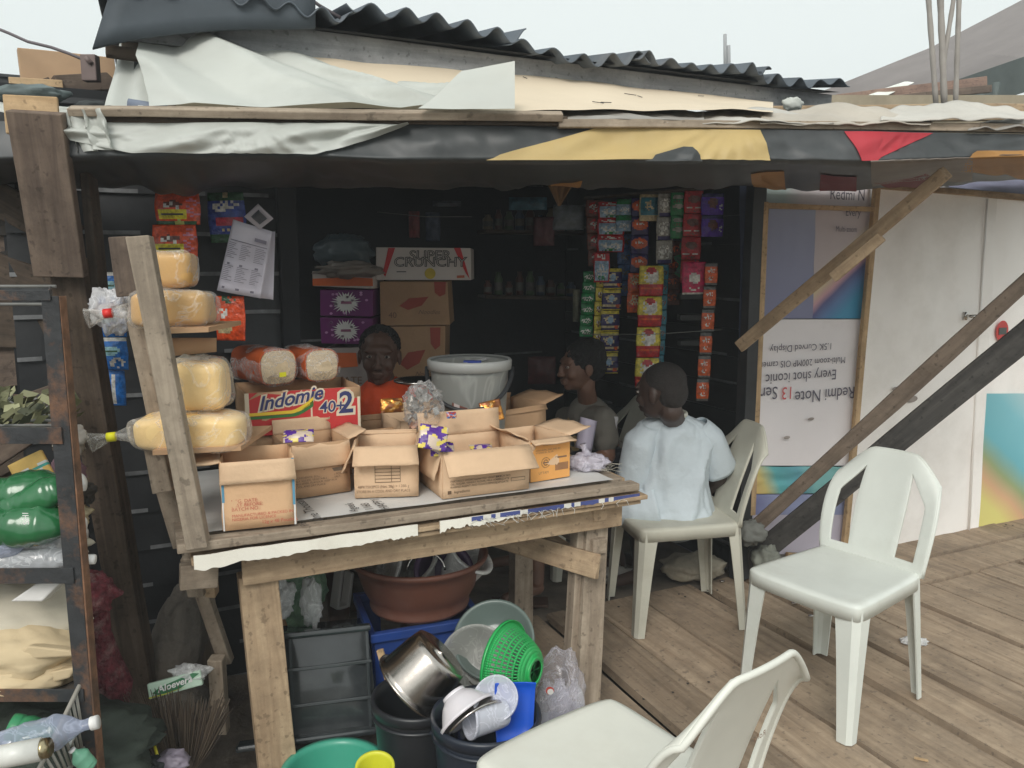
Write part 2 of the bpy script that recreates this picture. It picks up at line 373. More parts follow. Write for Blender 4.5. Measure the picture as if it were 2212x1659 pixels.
# upper front boards (cream, patched blue-green)
CREAM = mat("cream_ply", (.56, .47, .35), .8, .07, 3, .06, stain=(.34, .42, .38), stain_amt=.45)
b = MB()
for q in range(4):
    b.box((sL+.12+q*(2.46-sL)/4+(2.46-sL)/8, 2.79+.003*(q % 2), zE-.08-.10), ((2.46-sL)/8+.001, .012, .10), frame(Vector(), E, N))
b.build("upper_wall", CREAM, shop)
# unseen panels added behind the lapped sheets to stop light leaking through
b = MB(); F2 = frame(Vector(), E, N)
b.box((.05, 2.85, .95), (.40, .008, 1.0), F2); b.box((2.50, 3.65, 1.0), (.008, .88, 1.05), F2); b.box((.5, 4.53, 1.1), (2.05, .008, 1.2), F2)
b.build("wall_light_seal", DARK, shop)
# roof sheets
ROOFM = mat("weathered_roof_sheet", (.085, .105, .128), .55, .25, 4, .15, stain=(.16, .155, .15), stain_amt=.5)
sL = st(ont(215, 60, 2.5))[0]
sheets = [(sL, .05, .035, .02, 1), (.02, .62, .05, .012, 2), (.6, 1.18, .065, .03, 3), (1.12, 1.66, .02, .015, 4), (1.6, 2.2, .035, .02, 5), (2.15, 2.60, .028, .008, 6)]
b = MB()
for (a0, a1, zo, am, sd) in sheets:
    def f(u, v, a0=a0, a1=a1, zo=zo, am=am, sd=sd):
        s_ = a0+(a1-a0)*u; t_ = 2.42+v*2.6+.025*nz((s_*7, sd, 0))*(1-v)
        z = zE+zo+.017*math.sin(s_*2*math.pi/(.10+.012*math.sin(sd*2.1))+sd)*(1+.6*nz((s_*3, 0, sd)))-.02*abs(math.sin(s_*5+sd))+am*nz((s_*4, 0, sd))+v*.42+.01*nz((s_*9, v*5, sd))
        return B(s_, t_, z)
    b.grid(f, int((a1-a0)*120), 8)
roof = b.build("roof", ROOFM, shop, solid=.004)
beam("fascia_board", B(sL+.03, 2.52, zE-.035), B(2.60, 2.52, zE-.045), .085, .022, N, wood("blue_grey_fascia", (.33, .335, .34), (.23, .235, .245)), shop)
beam("roof_purlin", B(sL+.05, 2.56, zE-.085), B(2.58, 2.56, zE-.08), .03, .03, N, W_GREY, shop)
# dark overhang at the left end
b = MB(); b.grid(lambda u, v: ont(200+u*480+(1-v)*52*(1-u), -60+v*122+(1-u)**3*v*44, 2.44), 10, 4)
b.build("gable_board", mat("slate_grey_board", (.065, .08, .095), .7, .2, 5), shop, solid=.02)
beam("rafter_end", ont(228, 108, 2.5), ont(330, 122, 2.5), .03, .04, N, W_DARK, shop)
b = MB(); zz = zE+.01
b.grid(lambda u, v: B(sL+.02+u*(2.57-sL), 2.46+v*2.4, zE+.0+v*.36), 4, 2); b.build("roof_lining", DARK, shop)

# ================================================================ PRINTED WALL (right)
TW = 2.75
booth = thing("printed_wall", "stall wall of printed white sheeting on pale wooden frames with a white cloth door", "stall wall", ont(1850, 1200, TW))
def wall_patch(name, quad, m, off=0, nu=14, nv=14, wr=.004, seed=0, parent=booth, label=None):
    """quad: tl,tr,br,bl in picture points, projected to the wall plane"""
    q = [ont(u, v, TW-off) for u, v in quad]
    ax = (q[1]-q[0]).normalized()
    M = frame(q[3], E, UP); Mi = M.inverted(); b = MB()
    def f(u, v):
        p = (q[3].lerp(q[2], u)).lerp(q[0].lerp(q[1], u), v)
        d = wr*(nz((u*5+v*2, v*3, seed), 1.0, seed)+.5*nz((u*12-v*7, v*4, seed), 1, seed+3))
        return Mi @ (p - N*d)
    b.grid(f, nu, nv); o = b.build(name, m, parent, M)
    if label: o["label"] = label
    return o
WB = mat("white_banner", srgb(240, 235, 237), .55, .03, 2, .08, bscale=5, stain=srgb(185, 178, 172), stain_amt=.5)
WB2 = mat("white_banner_door", srgb(252, 248, 244), .6, .03, 2, .12, bscale=3, stain=srgb(190, 182, 170), stain_amt=.4)
b = MB(); b.box((4.1, 2.80, .98), (1.65, .015, .99), frame(Vector(), E, N)); b.build("backing_board", mat("grey_back_board", (.3, .29, .28), .8, .1), booth)
wall_patch("dark_cloth_edge", [(1598, 395), (1660, 395), (1632, 1120), (1596, 1080)], ramp_mat("navy_edge", [(.2, srgb(40, 48, 70)), (.9, srgb(105, 108, 135))], (1, 0, 0), 0, scale=9, wob=.4), -.01, wr=.01)
wall_patch("top_banner", [(1655, 395), (1880, 395), (1880, 452), (1655, 442)], ramp_mat("pale_green_to_pink", [(.25, srgb(165, 180, 178)), (.5, srgb(200, 192, 195))], (1, 0, 0), 0, scale=2.2, wob=.1), 0)
wall_patch("blue_banner", [(1662, 450), (1762, 452), (1755, 688), (1642, 688)], ramp_mat("blue_grey_print", [(0, srgb(128, 130, 165)), (.7, srgb(150, 155, 182)), (1, srgb(168, 176, 196))], (.3, 1, 0), 0, scale=1.3, wob=.2), .002)
wall_patch("pink_banner", [(1762, 452), (1882, 455), (1862, 688), (1755, 688)],
    ramp_mat("rainbow_corner_print", [(0, srgb(70, 150, 190)), (.1, srgb(95, 130, 180)), (.17, srgb(92, 95, 145)), (.22, srgb(205, 160, 170)), (.3, srgb(212, 200, 160)), (.42, srgb(196, 184, 186)), (1, srgb(190, 178, 182))], (-.75, 1, 0), .10, scale=1.25, wob=.12), .002)
wall_patch("lower_banner", [(1640, 690), (1860, 690), (1838, 1006), (1622, 1006)], WB, .004, wr=.005, seed=2)
wall_patch("rainbow_strip", [(1622, 1008), (1838, 1008), (1836, 1066), (1620, 1066)],
    ramp_mat("orange_teal_print", [(.05, srgb(222, 172, 110)), (.3, srgb(205, 190, 120)), (.5, srgb(95, 175, 180)), (.8, srgb(95, 160, 175)), (1, srgb(130, 190, 190))], (1, .5, 0), 0, scale=2.3, wob=.2), .006, wr=.012, seed=5)
wall_patch("purple_strip", [(1620, 1068), (1836, 1068), (1834, 1112), (1618, 1112)], ramp_mat("purple_blue_print", [(.2, srgb(95, 98, 150)), (.7, srgb(150, 158, 195))], (1, .3, 0), 0, scale=3, wob=.5), .005)
wall_patch("foot_banner", [(1618, 1112), (1834, 1112), (1826, 1200), (1612, 1196)], mat("lilac_banner", srgb(196, 190, 205), .55, .05, 3), .006)
wall_patch("door", [(1890, 408), (2155, 420), (2112, 1168), (1832, 1205)], WB2, .012, 24, 24, .012, 7)
wall_patch("side_sheet", [(2150, 420), (2300, 428), (2280, 860), (2130, 862)], WB2, .002, wr=.014, seed=8)
wall_patch("rainbow_sheet", [(2130, 850), (2330, 850), (2300, 1120), (2106, 1140)],
    ramp_mat("teal_orange_print", [(0, srgb(222, 212, 130)), (.12, srgb(215, 172, 135)), (.24, srgb(150, 165, 120)), (.38, srgb(110, 180, 192)), (.62, srgb(128, 192, 204)), (.8, srgb(170, 205, 210)), (1, srgb(215, 208, 205))], (.75, 1, 0), -.25, scale=1.0, wob=.15), .004, wr=.008, seed=9)
def batten(name, a, c, wd, off=.03, m=W_NEW): return beam(name, ont(*a, TW-off), ont(*c, TW-off), wd, .022, N, m, booth, jit=.002)
batten("frame_batten", (1652, 436), (1624, 1112), .028)
batten("frame_batten", (1894, 404), (1822, 1204), .034)
batten("frame_batten", (1650, 444), (1886, 452), .022, .032)
batten("top_rail", (1880, 400), (2330, 436), .03, .028, W_TAN)
batten("frame_batten", (2104, 1150), (2330, 1108), .025, .03)
batten("frame_batten", (1700, 1197), (1826, 1204), .02, .02)
wall_patch("blue_hem", [(2050, 372), (2330, 396), (2330, 430), (2050, 404)], mat("violet_grey_print", srgb(130, 132, 155), .6, .1), .001)
# lettering on the sheets
def wtext(body, u, v, size, m, flip=False, off=.014, align='CENTER', bold=.0, rot=0, sx=1):
    x = E.copy(); y = UP.copy()
    if rot: x, y = UP.copy()*rot, -E*rot
    if flip: x, y = -x, -y
    return text(body, booth, ont(u, v, TW-off), x, y, size, m, 0, bold, "lettering", align, sx)
GI = mat("banner_ink", srgb(88, 84, 100), .6, .05)
wtext("Redmi N", 1792, 430, .072, GI, align='LEFT', sx=.84)
wtext("Every", 1826, 466, .052, GI, align='LEFT', sx=.82)
wtext("Multi-zoom", 1805, 500, .036, GI, align='LEFT', sx=.8)
wtext("1.", 1853, 527, .034, GI, align='LEFT')
wtext("1.5K Curved Display", 1799, 741, .043, GI, True, align='LEFT', sx=1.05)
wtext("Multi-zoom 200MP OIS camera", 1827, 771, .043, GI, True, align='LEFT', sx=.98)
wtext("Every shot iconic", 1808, 798, .068, GI, True, align='LEFT', sx=.92)
wtext("Redmi Note", 1848, 835, .082, GI, True, align='LEFT', sx=.93)
wtext("13", 1715, 835, .082, mat("banner_red", srgb(205, 80, 85), .6, .05), True, align='LEFT', sx=.9)
wtext("Series", 1681, 835, .082, GI, True, align='LEFT', sx=.93)
wtext("1 dpH-Z001", 1789, 1200, .062, GI, rot=1, align='LEFT', sx=1)
# handle on the cloth door
h = MB(); p = ont(2092, 682, TW-.02)
h.tube([p-E*.03-N*.0, p-E*.03-N*.045], .008); h.tube([p-E*.035-N*.045, p+E*.06-N*.045], .009); h.tube([p-E*.03-N*.003+UP*.02, p-E*.03-N*.003-UP*.02], .011)
h.build("door_handle", STEEL, booth)
b = MB(); c = ont(2165, 715, TW-.016); Mr = frame(c, E, UP)
b.lathe([(0, 0), (.05, 0)], 24, 0, Mr @ Matrix.Diagonal((1, 1.1, 1, 1))); b.box((0, 0, .003), (.03, .018, .001), Mr, 1)
b.build("red_emblem", [mat("emblem_red", srgb(205, 75, 72), .6, .1), mat("emblem_grey", srgb(90, 95, 92), .6, .1)], booth)
for (u, v, r) in ((1935, 840, .016), (1968, 862, .03), (1700, 1045-100, .012), (1752, 905, .012)):
    b = MB(); b.ell((0, 0, 0), (r*1.6, r*.6, .001), 14, 6, 0, frame(ont(u, v, TW-.022), E, UP)); b.build("dirt_mark", mat("grime", srgb(165, 155, 148), .8, .3), booth)
# door ribs: folds pressed into the cloth where it is nailed
for (u, w_) in ((2132, .010),):
    b = MB(); a = ont(u, 430, TW-.02); c = ont(u-40, 1165, TW-.02)
    b.tube([a, a.lerp(c, .5)+N*.003, c], w_*.6, 6); b.build("fold", WB2, booth)
# ================================================================ AWNING
def lerp_tab(tab, u):
    """piecewise-linear table [(u, a, b, ...)]"""
    if u <= tab[0][0]: return tab[0][1:]
    for p, q in zip(tab, tab[1:]):
        if u <= q[0]:
            k = (u-p[0])/(q[0]-p[0]); return [x+(y-x)*k for x, y in zip(p[1:], q[1:])]
    return tab[-1][1:]
# along the front rail: u -> (v of rail, depth, v of drape bottom, v where the sheet meets the back)
RAIL = [(-80, 262, 2.02, 345, 430), (140, 262, 2.02, 338, 402), (330, 262, 2.03, 336, 400), (700, 262, 2.06, 338, 402), (880, 264, 2.08, 345, 403), (1200, 270, 2.12, 344, 400), (1480, 276, 2.17, 342, 400), (1665, 280, 2.2, 345, 402), (1850, 282, 2.24, 348, 404), (2212, 290, 2.34, 335, 388), (2420, 296, 2.42, 330, 380)]
def drape(u, k):
    """k 0 rail .. 1 drape bottom .. 2 back edge of the sheet"""
    v0, Y, v1, v2 = lerp_tab(RAIL, u)
    fold = .010*nz((u*.010+k*.6, k*.6, 0), 1, 4)+.003*nz((u*.03-k*1.2, k*.8, 2), 1, 4)
    if k <= 1:
        e = k**.9
        p = at(u, v0+(v1-v0)*e, Y+.01-.035*k)
        rad = 0
        for (uc, lo, hi) in ((1590, 1030, 1900), (560, 150, 950), (1980, 1900, 2400)):
            if lo < u < hi: rad += (1-abs(2*((math.atan2(v0+(v1-v0)*k-250, u-uc)*3.1+.3*nz((u*.01, 0, uc))) % 1)-1))**1.6*.016*k*(1-.3*k)
        return p+Vector((0, -1, 0))*(fold*2.2*math.sin(math.pi*min(1, k*.9+.08))+rad)
    q = k-1; a = drape(u, 1.0); v2 += 7*nz((u*.009, 0, 3)); c = ont(u, v2, 2.72) if u > 150 else at(u, v2, 3.0)
    p = a.lerp(c, q); p.z -= (.025+fold*1.5+.045*nz((u*.0065, q*1.5, 8))+.02*abs(nz((u*.02-q*2, q*2, 2))))*math.sin(math.pi*q); return p
canopy = thing("canopy_tarpaulin", "black tarpaulin awning with yellow and red printed shapes over the shop front", "awning", at(1100, 262, 2.1))
TARP = mat("black_tarpaulin", (.045, .050, .052), .48, .25, 2, .05, bscale=4, stain=(.13, .13, .135), stain_amt=.5)
b = MB(); b.grid(lambda x, y: drape(-80+x*2500, y*2), 200, 26); b.build("sheet", TARP, canopy)
def patch(name, m, edge, k0, k1, lift=.004, n=(40, 14), parent=canopy):
    """edge: k -> (u_left, u_right)"""
    b = MB()
    def f(x, y):
        k = k0+(k1-k0)*y; a, c = edge(k); p = drape(a+(c-a)*x, k); return p+Vector((0, -lift, 0)) + Vector((0, 0, -lift if k > .9 else 0))
    b.grid(f, *n); return b.build(name, m, parent)
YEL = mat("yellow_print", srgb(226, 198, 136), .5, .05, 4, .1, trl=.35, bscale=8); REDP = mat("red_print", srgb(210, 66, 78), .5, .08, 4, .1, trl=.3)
patch("yellow_shape", YEL, lambda k: (1300-255*k, 1640+24*k), .02, .98, n=(60, 16))
patch("black_notch", TARP, lambda k: (1475+45*(k-.6)/.4-130*max(0, (k-.6)/.4), 1495+22*(k-.6)/.4), .6, 1.0, .008)
patch("red_shape", REDP, lambda k: (1822+40*k, 2018-130*k if k < .85 else 2018-130*.85-120*(k-.85)), .02, .95)
patch("yellow_under_shape", mat("shaded_yellow_print", srgb(190, 140, 80), .6, .1, trl=.3), lambda k: (1620+10*(k-1), 1690+10*(k-1)), 1.2, 1.98)  # under shapes use darker copies of the prints, underside shade put into colour
patch("red_under_shape", mat("shaded_red_print", srgb(130, 40, 45), .6, .15, trl=.3), lambda k: (1770, 1850), 1.2, 1.98)
patch("red_under_shape", mat("shaded_red_print", srgb(130, 40, 45), .6, .15, trl=.3), lambda k: (1870+60*(k-1), 1980+60*(k-1)), 1.3, 1.98)
patch("yellow_under_shape", mat("shaded_yellow_print", srgb(190, 140, 80), .6, .1, trl=.3), lambda k: (2090-60*(k-1), 2330), .75, 1.3)
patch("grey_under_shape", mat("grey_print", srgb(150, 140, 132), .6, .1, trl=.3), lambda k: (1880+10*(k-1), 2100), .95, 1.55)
patch("yellow_under_shape", mat("shaded_yellow_print", srgb(190, 140, 80), .6, .1, trl=.3), lambda k: (1180+30*(k-1), 1270-40*(k-1)), 1.3, 1.99)
# hanging dim-yellow corner
b = MB(); a = ont(1168, 400-30, 2.5); c = ont(1252, 400-30, 2.5); d = ont(1208, 445, 2.52)
b.grid(lambda x, y: (a.lerp(c, x)).lerp(d, y**.8)+N*.01*math.sin(x*18), 14, 8); b.build("hanging_corner", mat("dim_brown_cloth", srgb(120, 92, 60), .8), canopy, solid=.002)

wtarp = thing("white_tarpaulin", "white tarpaulin bunched over the front rail at the left end of the awning", "tarpaulin", at(400, 262, 2.05))
WT = mat("white_tarp", srgb(205, 208, 202), .5, .05, 2, .3, trl=.2, bscale=4, stain=srgb(172, 174, 166), stain_amt=.6)
def wd(x, y):
    u = 145+740*x; lo = .06; hi = [1.0, 1.0][0]
    kb = (.55+.4*min(1, x/.18)) if x < .18 else (.95 if x < .72 else .95-.9*((x-.72)/.28)**1.1)
    k = lo+(kb-lo)*y; p = drape(u+18*y*(1-x), max(.0, k))
    f = .020*(1-abs(2*((x*3.1+y*.9+.2*nz((x*3, y*2, 0))) % 1)-1))+.012*nz((x*3+y*2, y*1.4, 0), 1.3, 9)+.003*nz((x*9, y*4-x*6, 0), 1, 5)
    return p+Vector((0, -.012-abs(f)*1.4*math.sin(math.pi*(.15+.8*y)), 0))
b = MB(); b.grid(wd, 90, 18); b.build("drape", WT, wtarp)
b = MB()
def fall(x, y):
    p = at(130+x*60+y*40+x*20, 245+y*85-10*x, 2.0-.02*x); return p+Vector((.012*math.sin(x*14+y*3), -.012*math.sin(x*21+2*y)-.01*nz((x*5, y*5, 0)), 0))
b.grid(fall, 24, 14); b.build("bunched_end", WT, wtarp)
b = MB()
def left_run(x, y):
    p = at(-60+x*215, 205+18*math.sin(x*2.2)+y*28+x*10, 2.02+.05*(1-y)); return p+Vector((0, -.01*nz((x*6, y*6, 0)), .01*nz((x*5, y*4, 1))))
b.grid(left_run, 24, 8); b.build("roof_end", WT, wtarp)

# sloping cover: the big white sheet and the cream sheet behind
cream = thing("cream_roof_sheet", "cream coloured sheet sloping from the eave board down to the awning rail", "roof sheet", at(1300, 235, 2.3))
CRM = mat("cream_sheet", srgb(212, 196, 172), .7, .04, 3, .08, bscale=6, stain=srgb(205, 188, 165), stain_amt=.4)
def cs(x, y):
    u = 380+x*1290; v1 = 238+.003*(u-1100); v0 = 58+.128*(u-420)
    v0 = min(v0, v1-2); v = v1+(v0-v1)*y; Y0 = lerp_tab(RAIL, u)[1]+.06; Y1 = ont(u, v0, 2.62).y
    p = at(u, v, Y0+(Y1-Y0)*y); return p+UP*.008*nz((u*.01, y*2, 0), 1, 2)
b = MB(); b.grid(cs, 60, 10)
for q in range(8):
    xq = .45+.5*random.random(); yq = random.uniform(.15, .9); b.tube([cs(xq, yq)+UP*.004, cs(xq+random.uniform(.006, .02), yq-random.uniform(-.03, .05))+UP*.004], .0013, 4, 1)
b.build("cover", [CRM, INK], cream)
big = thing("white_roof_cover", "large wrinkled white sheet thrown over the shop front from the eave to the rail", "tarpaulin", at(700, 238, 2.1))
TOPE = [(318, 42), (400, 44), (500, 74), (610, 112), (720, 152), (820, 182), (910, 196), (1010, 188)]
BOTE = [(330, 244), (450, 246), (560, 246), (700, 246), (820, 247), (930, 246), (1030, 246), (1098, 244)]
def bigf(x, y):
    i = min(int(x*7), 6); k = x*7-i
    a = Vector((*TOPE[i], 0)).lerp(Vector((*TOPE[i+1], 0)), k); c = Vector((*BOTE[i], 0)).lerp(Vector((*BOTE[i+1], 0)), k)
    q = c.lerp(a, y); Y0 = lerp_tab(RAIL, q.x)[1]+.03; Y1 = Y0+.52-.1*x
    r = 3.2*(1-abs(2*((x*1.6+y*.55+.12*nz((x*3, y*3, 0))) % .5)/.5-1))+2.2*abs(nz((x*2.5+y*2.4, y*.9, 0), 1.3, 6))+.5*nz((x*9+y*6, y*3, 1), 1, 3)
    return at(q.x, q.y, Y0+(Y1-Y0)*y)+Vector((0, -.02, .006))*r*math.sin(math.pi*min(1, .12+y*.85))+Vector((0, -.015, .012))*1
b = MB(); b.grid(bigf, 90, 30)
b.build("cover", WT, big)
b = MB()
def corner(x, y):
    p = at(905+x*207-60*(1-y)*(1-x)*0+y*0, 238-y*(103-40*(1-x)), 2.06+.12*y); return p+Vector((0, -.02-.014*nz((x*3, y*3, 0), 1, 8), 0))
b.grid(lambda x, y: corner(x*(1-.0)+(1-x)*y*.45, y), 24, 14); b.build("turned_corner", mat("grey_white_tarp", srgb(200, 202, 196), .55, .04, 2, .15, trl=.2, bscale=6), big)
b = MB()
def strip(x, y):
    q = Vector((226+y*52, 228-y*190, 0)).lerp(Vector((330-y*20, 236-y*196, 0)), x)
    return at(q.x, q.y, 2.1+.4*y)+Vector((0, -.02*nz((x*3, y*2, 0)), 0))
b.grid(strip, 14, 14); b.build("hanging_strip", WT, big)
b = MB(); b.grid(lambda x, y: at(288+x*36+y*6, 160-y*92-x*-8, 2.3+.1*y-.03), 4, 4); b.build("shadow_gap", mat("gap_shade_green", (.1, .115, .11), .7, .15), big)  # dark sheet standing in for the shade in the gap

# rails and timbers of the awning
rail = thing("front_rail", "long weathered grey batten running along the top of the awning edge", "rail", at(900, 250, 2.05))
beam("long_batten", at(150, 240, 1.99), at(1215, 252, 2.11), .032, .02, UP+Vector((0, -.5, 0)), W_GREY, rail)
beam("under_batten", at(60, 254, 2.01), at(1225, 263, 2.13), .02, .03, (0, -1, 0), W_DARK, rail)
beam("right_batten", at(1205, 266, 2.12), at(2420, 282, 2.42), .022, .03, (0, -1, 0), W_GREY, rail)
beam("far_batten", at(1650, 246, 2.75), at(2500, 240, 2.9), .05, .03, (0, -1, 0), W_TAN, rail)
# rags heaped along the right half
for i, (u0, u1, v0, v1, m_, lb) in enumerate((
    (1100, 1520, 262, 232, "grey_rag", "long grey rag of folded sheeting on the rail beside the turned white corner"),
    (1440, 1800, 268, 240, "rag_white", "dirty white rolled sheeting lying on the middle of the rail"),
    (1640, 2010, 270, 234, "rag_cream", "creased off-white sheeting on the rail above the red tarpaulin shape"),
    (1900, 2212, 262, 226, "rag_white", "pale torn sheeting with a raised fold at the right end of the rail"),
    (2090, 2330, 282, 262, "grey_rag", "flat grey sheeting at the far right end of the rail"))):
    rm = mat(m_, {"grey_rag": srgb(150, 146, 140), "rag_white": srgb(188, 184, 176), "rag_cream": srgb(180, 172, 160)}[m_], .8, .12, 4, .12, bscale=9)
    b = MB()
    def f(x, y, i=i, u0=u0, u1=u1, v0=v0, v1=v1):
        u = u0+(u1-u0)*x; env = math.sin(math.pi*min(.96, max(.04, x)))**.35
        v = v0+(v1-v0)*y*env*(1+.35*nz((x*6, i, 0), 1, 5)); Y = lerp_tab(RAIL, u)[1]+.0+.22*y
        r = abs(nz((x*3.2+y*1.2, y*1.6+x*1.5, i), 1, 2)); return at(u, v, Y)+Vector((0, -.03, .012))*r+UP*.004*nz((x*11, y*3, i))
    b.grid(f, 70, 14); tag(b.build("sheeting_heap", rm, solid=.003), lb, "rag")
for (u, v, w_, lb) in ((1712, 225, .02, "small white knotted rag beside the right end of the eave board"),):
    b = MB(); b.ell(at(u, v, 2.7), (w_*1.6, w_, w_*1.1), 20, 12, 0, None, lambda d: .35*nz(d*2.4, 1, 3)); tag(b.build("knotted_rag", WT), lb, "rag")
b = MB(); b.ell(at(60, 205, 2.1), (.1, .05, .022), 26, 14, 0, None, lambda d: .35*nz(d*2.2, 1, 5)); tag(b.build("rag_bundle", mat("green_grey_rag", (.12, .15, .15), .85, .3, 8, .3)), "dark green-grey rag on top of the far left roof end", "rag")
b = MB(); b.ell(at(205, 232, 2.2), (.05, .03, .016), 20, 12, 0, None, lambda d: .4*nz(d*2.6, 1, 8)); tag(b.build("dark_rag", mat("black_rag", (.03, .035, .035), .85, .3, 8, .3)), "small black rag on the rail left of the hanging white strip", "rag")
b = MB(); b.tube([at(278, 228, 2.12), at(322, 234, 2.13), at(362, 237, 2.14)], [.018, .017, .012], 10); tag(b.build("rolled_tube", mat("blue_grey_tube", (.16, .19, .25), .6, .2)), "blue-grey rolled tube lying under the hanging white strip", "tube")

# left post: thick board nailed on a black timber
post = thing("awning_post", "thick brown board on a dark leaning timber holding up the awning's left end", "post", onz(322, 1485, 0))
beam("board", at(78, 242, 1.96), at(132, 596, 2.06), .116, .035, (0.15, -1, .05), W_BROWN, post, ragged=.002)
beam("timber", at(150, 560, 2.12), at(305, 1490, 2.24)+(at(305, 1490, 2.24)-at(150, 560, 2.12))*.30, .082, .07, (0.1, -1, .1), wood("mid_brown_timber", (.15, .11, .08), (.075, .055, .042)), post)
beam("batten", at(180, 250, 2.14), at(215, 640, 2.16), .02, .05, (0, -1, 0), W_DARK, post)
beam("top_board", at(10, 247, 1.97), at(128, 252, 2.0), .02, .09, (0, 0, 1), W_NEW, post)
# diagonal braces on the right
def brace(nm, a, c, wd_, th, m, lb, nrm=(-.3, -1, .2), ext=0):
    c = c+(c-a)*ext
    return tag(beam(nm, a, c, wd_, th, nrm, m, None), lb, "brace")
brace("timber_brace", at(1598, 748, 3.05), at(2045, 372, 2.35), .042, .03, W_TAN, "short tan diagonal brace from the shop corner up to the red end of the awning")
tag(beam("nailed_block", at(1800, 600, 2.62), at(1905, 512, 2.52), .03, .03, (-.3, -1, .2), W_TAN), "short offcut nailed on the upper tan brace", "wood block")
brace("timber_brace", at(1628, 1142, 3.5), at(2330, 506, 2.80), .060, .03, wood("grey_brown_brace", (.27, .21, .16), (.17, .13, .10)), "long brown diagonal brace running up to the right in front of the white door", ext=.16)
brace("timber_brace", onz(1586, 1240, 0), at(2350, 615, 2.72), .096, .035, wood("grey_dark_brace", (.10, .095, .088), (.055, .052, .05)), "wide dark grey diagonal brace, the lowest of the three", ext=.22)

# ================================================================ TABLE
tbl = thing("market_table", "rough wooden stall table with grey board edge, peeling white trim and square legs", "table", B(.7, 2.4, 0))
S0, S1 = .05, 1.40; TF = 2.02; TB_ = 2.76; TZ = .745
beam("front_board", B(S0, TF+.025, TZ-.005), B(S1-.02, TF+.025, TZ-.005), .05, .024, UP, W_GREY, tbl)
beam("lower_ply", B(S0+.03, TF+.035, TZ-.040), B(S1+.0, TF+.03, TZ-.036), .09, .014, UP, W_TAN, tbl)
beam("lower_ply", B(S0+.55, TF+.045, TZ-.056), B(S1-.015, TF+.04, TZ-.052), .09, .012, UP, W_TAN, tbl)
b = MB(); b.box(((S0+S1)/2, (TF+.1+TB_)/2, TZ-.02), ((S1-S0)/2-.01, (TB_-TF-.1)/2, .018), frame(Vector(), E, N)); b.build("tabletop", W_TAN, tbl)
for q in range(3):
    beam("top_board", B(S0-.0, TF+.17+q*.2, TZ-.0012*q-.006), B(S1-.03-.05*q, TF+.18+q*.2, TZ-.0012*q-.006), .19, .02, UP, W_GREY, tbl)
# peeling white strip
b = MB(); random.seed(4)
def strip_edge(x): return .006*nz((x*40, 0, 0), 1, 1)+.007*nz((x*11, 0, 0), 1, 7)+(.012*abs(nz((x*60, 2, 0))) if x > .55 else 0)
n = 220
top = [B(S0+.035+.88*i/n, TF-.012, TZ-.020-.003*nz((i*.05, 0, 0))) for i in range(n+1)]
bot = [B(S0+.035+.88*i/n, TF-.013, TZ-.053+strip_edge(i/n)+.014*max(0, (i/n-.72)/.28)) for i in range(n+1)]
b.add(top+bot, [(i, n+1+i, n+2+i, i+1) for i in range(n) if not 141 < i < 158]); b.build("peeling_trim", mat("white_peeling_paint", srgb(238, 234, 222), .5, .03, 12, .1, stain=srgb(205, 198, 180), stain_amt=.4), tbl, solid=.004)
n = 160; b = MB()
top = [B(S0+.76+.56*i/n, TF-.016, TZ-.020) for i in range(n+1)]; bot = [B(S0+.76+.56*i/n, TF-.016, TZ-.033+.004*nz((i*.21, 0, 0))) for i in range(n+1)]
b.add(top+bot, [(i, n+1+i, n+2+i, i+1) for i in range(n)], [1 if nz((i*.12, 3, 0)) > -.08 else 0 for i in range(n)])
for i in range(26):
    p = B(S0+.78+.02*i+random.uniform(-.01, .01) if i < 16 else S0+.8+random.uniform(0, .5), TF-.018, TZ-.03)
    b.tube([p, p+Vector((random.uniform(-.02, .02), -.008, random.uniform(-.012, .004))), p+Vector((random.uniform(-.02, .03), -.01, -.02))], .0008, 4, 0)
b.build("torn_edge", [mat("torn_white", srgb(215, 212, 205), .8, .1), mat("torn_blue", srgb(70, 80, 135), .8, .2)], tbl)
beam("apron", B(S0+.155, TF+.075, TZ-.105), B(S1-.05, TF+.06, TZ-.098), .082, .035, N, W_TAN, tbl, ragged=.004)
beam("leg", B(S0+.190, TF+.11, TZ-.13), B(S0+.225, TF+.09, -.02), .098, .06, N, W_TAN, tbl)
beam("leg", B(S1-.115, TF+.115, TZ-.06), onz(1262, 1545, -.01), .078, .06, N, W_GREY, tbl)
beam("leg_facing", B(S1-.165, TF+.125, TZ-.11), onz(1238, 1560, -.01)+N*.04, .03, .05, N, W_GREY, tbl)
beam("leg", B(S0+.06, TB_-.08, TZ-.05), B(S0+.10, TB_-.08, -.02), .08, .06, N, W_GREY, tbl)
beam("leg", B(S1-.10, TB_-.05, TZ-.05), B(S1-.10, TB_-.05, -.02), .08, .06, N, W_GREY, tbl)
beam("brace", at(1045, 1150, 2.62), at(1288, 1222, 2.38), .075, .025, (0.25, -1, .15), W_TAN, tbl, ragged=.012)
for (v, z) in ((1095, 0), (1165, 1), (1225, 2)):
    beam("rail_end", at(1290, v+12, 2.42+.02*z)-N*.02, at(1290, v+12, 2.42)+N*.5, .05, .05, UP, W_TAN if z != 1 else W_GREY, tbl)
beam("end_block", at(388, 1245, 1.93), at(470, 1238, 1.97), .068, .04, (0, -1, .1), W_GREY, tbl)
beam("side_stub", at(412, 1200, 2.0), at(428, 1282, 2.02), .045, .04, (0, -1, 0), W_GREY, tbl)
beam("side_stub", at(452, 1215, 2.02), at(457, 1284, 2.04), .03, .03, (0, -1, 0), W_TAN, tbl)
beam("side_brace", at(432, 1260, 2.15), at(490, 1430, 2.2), .04, .03, (0, -1, 0), W_GREY, tbl)
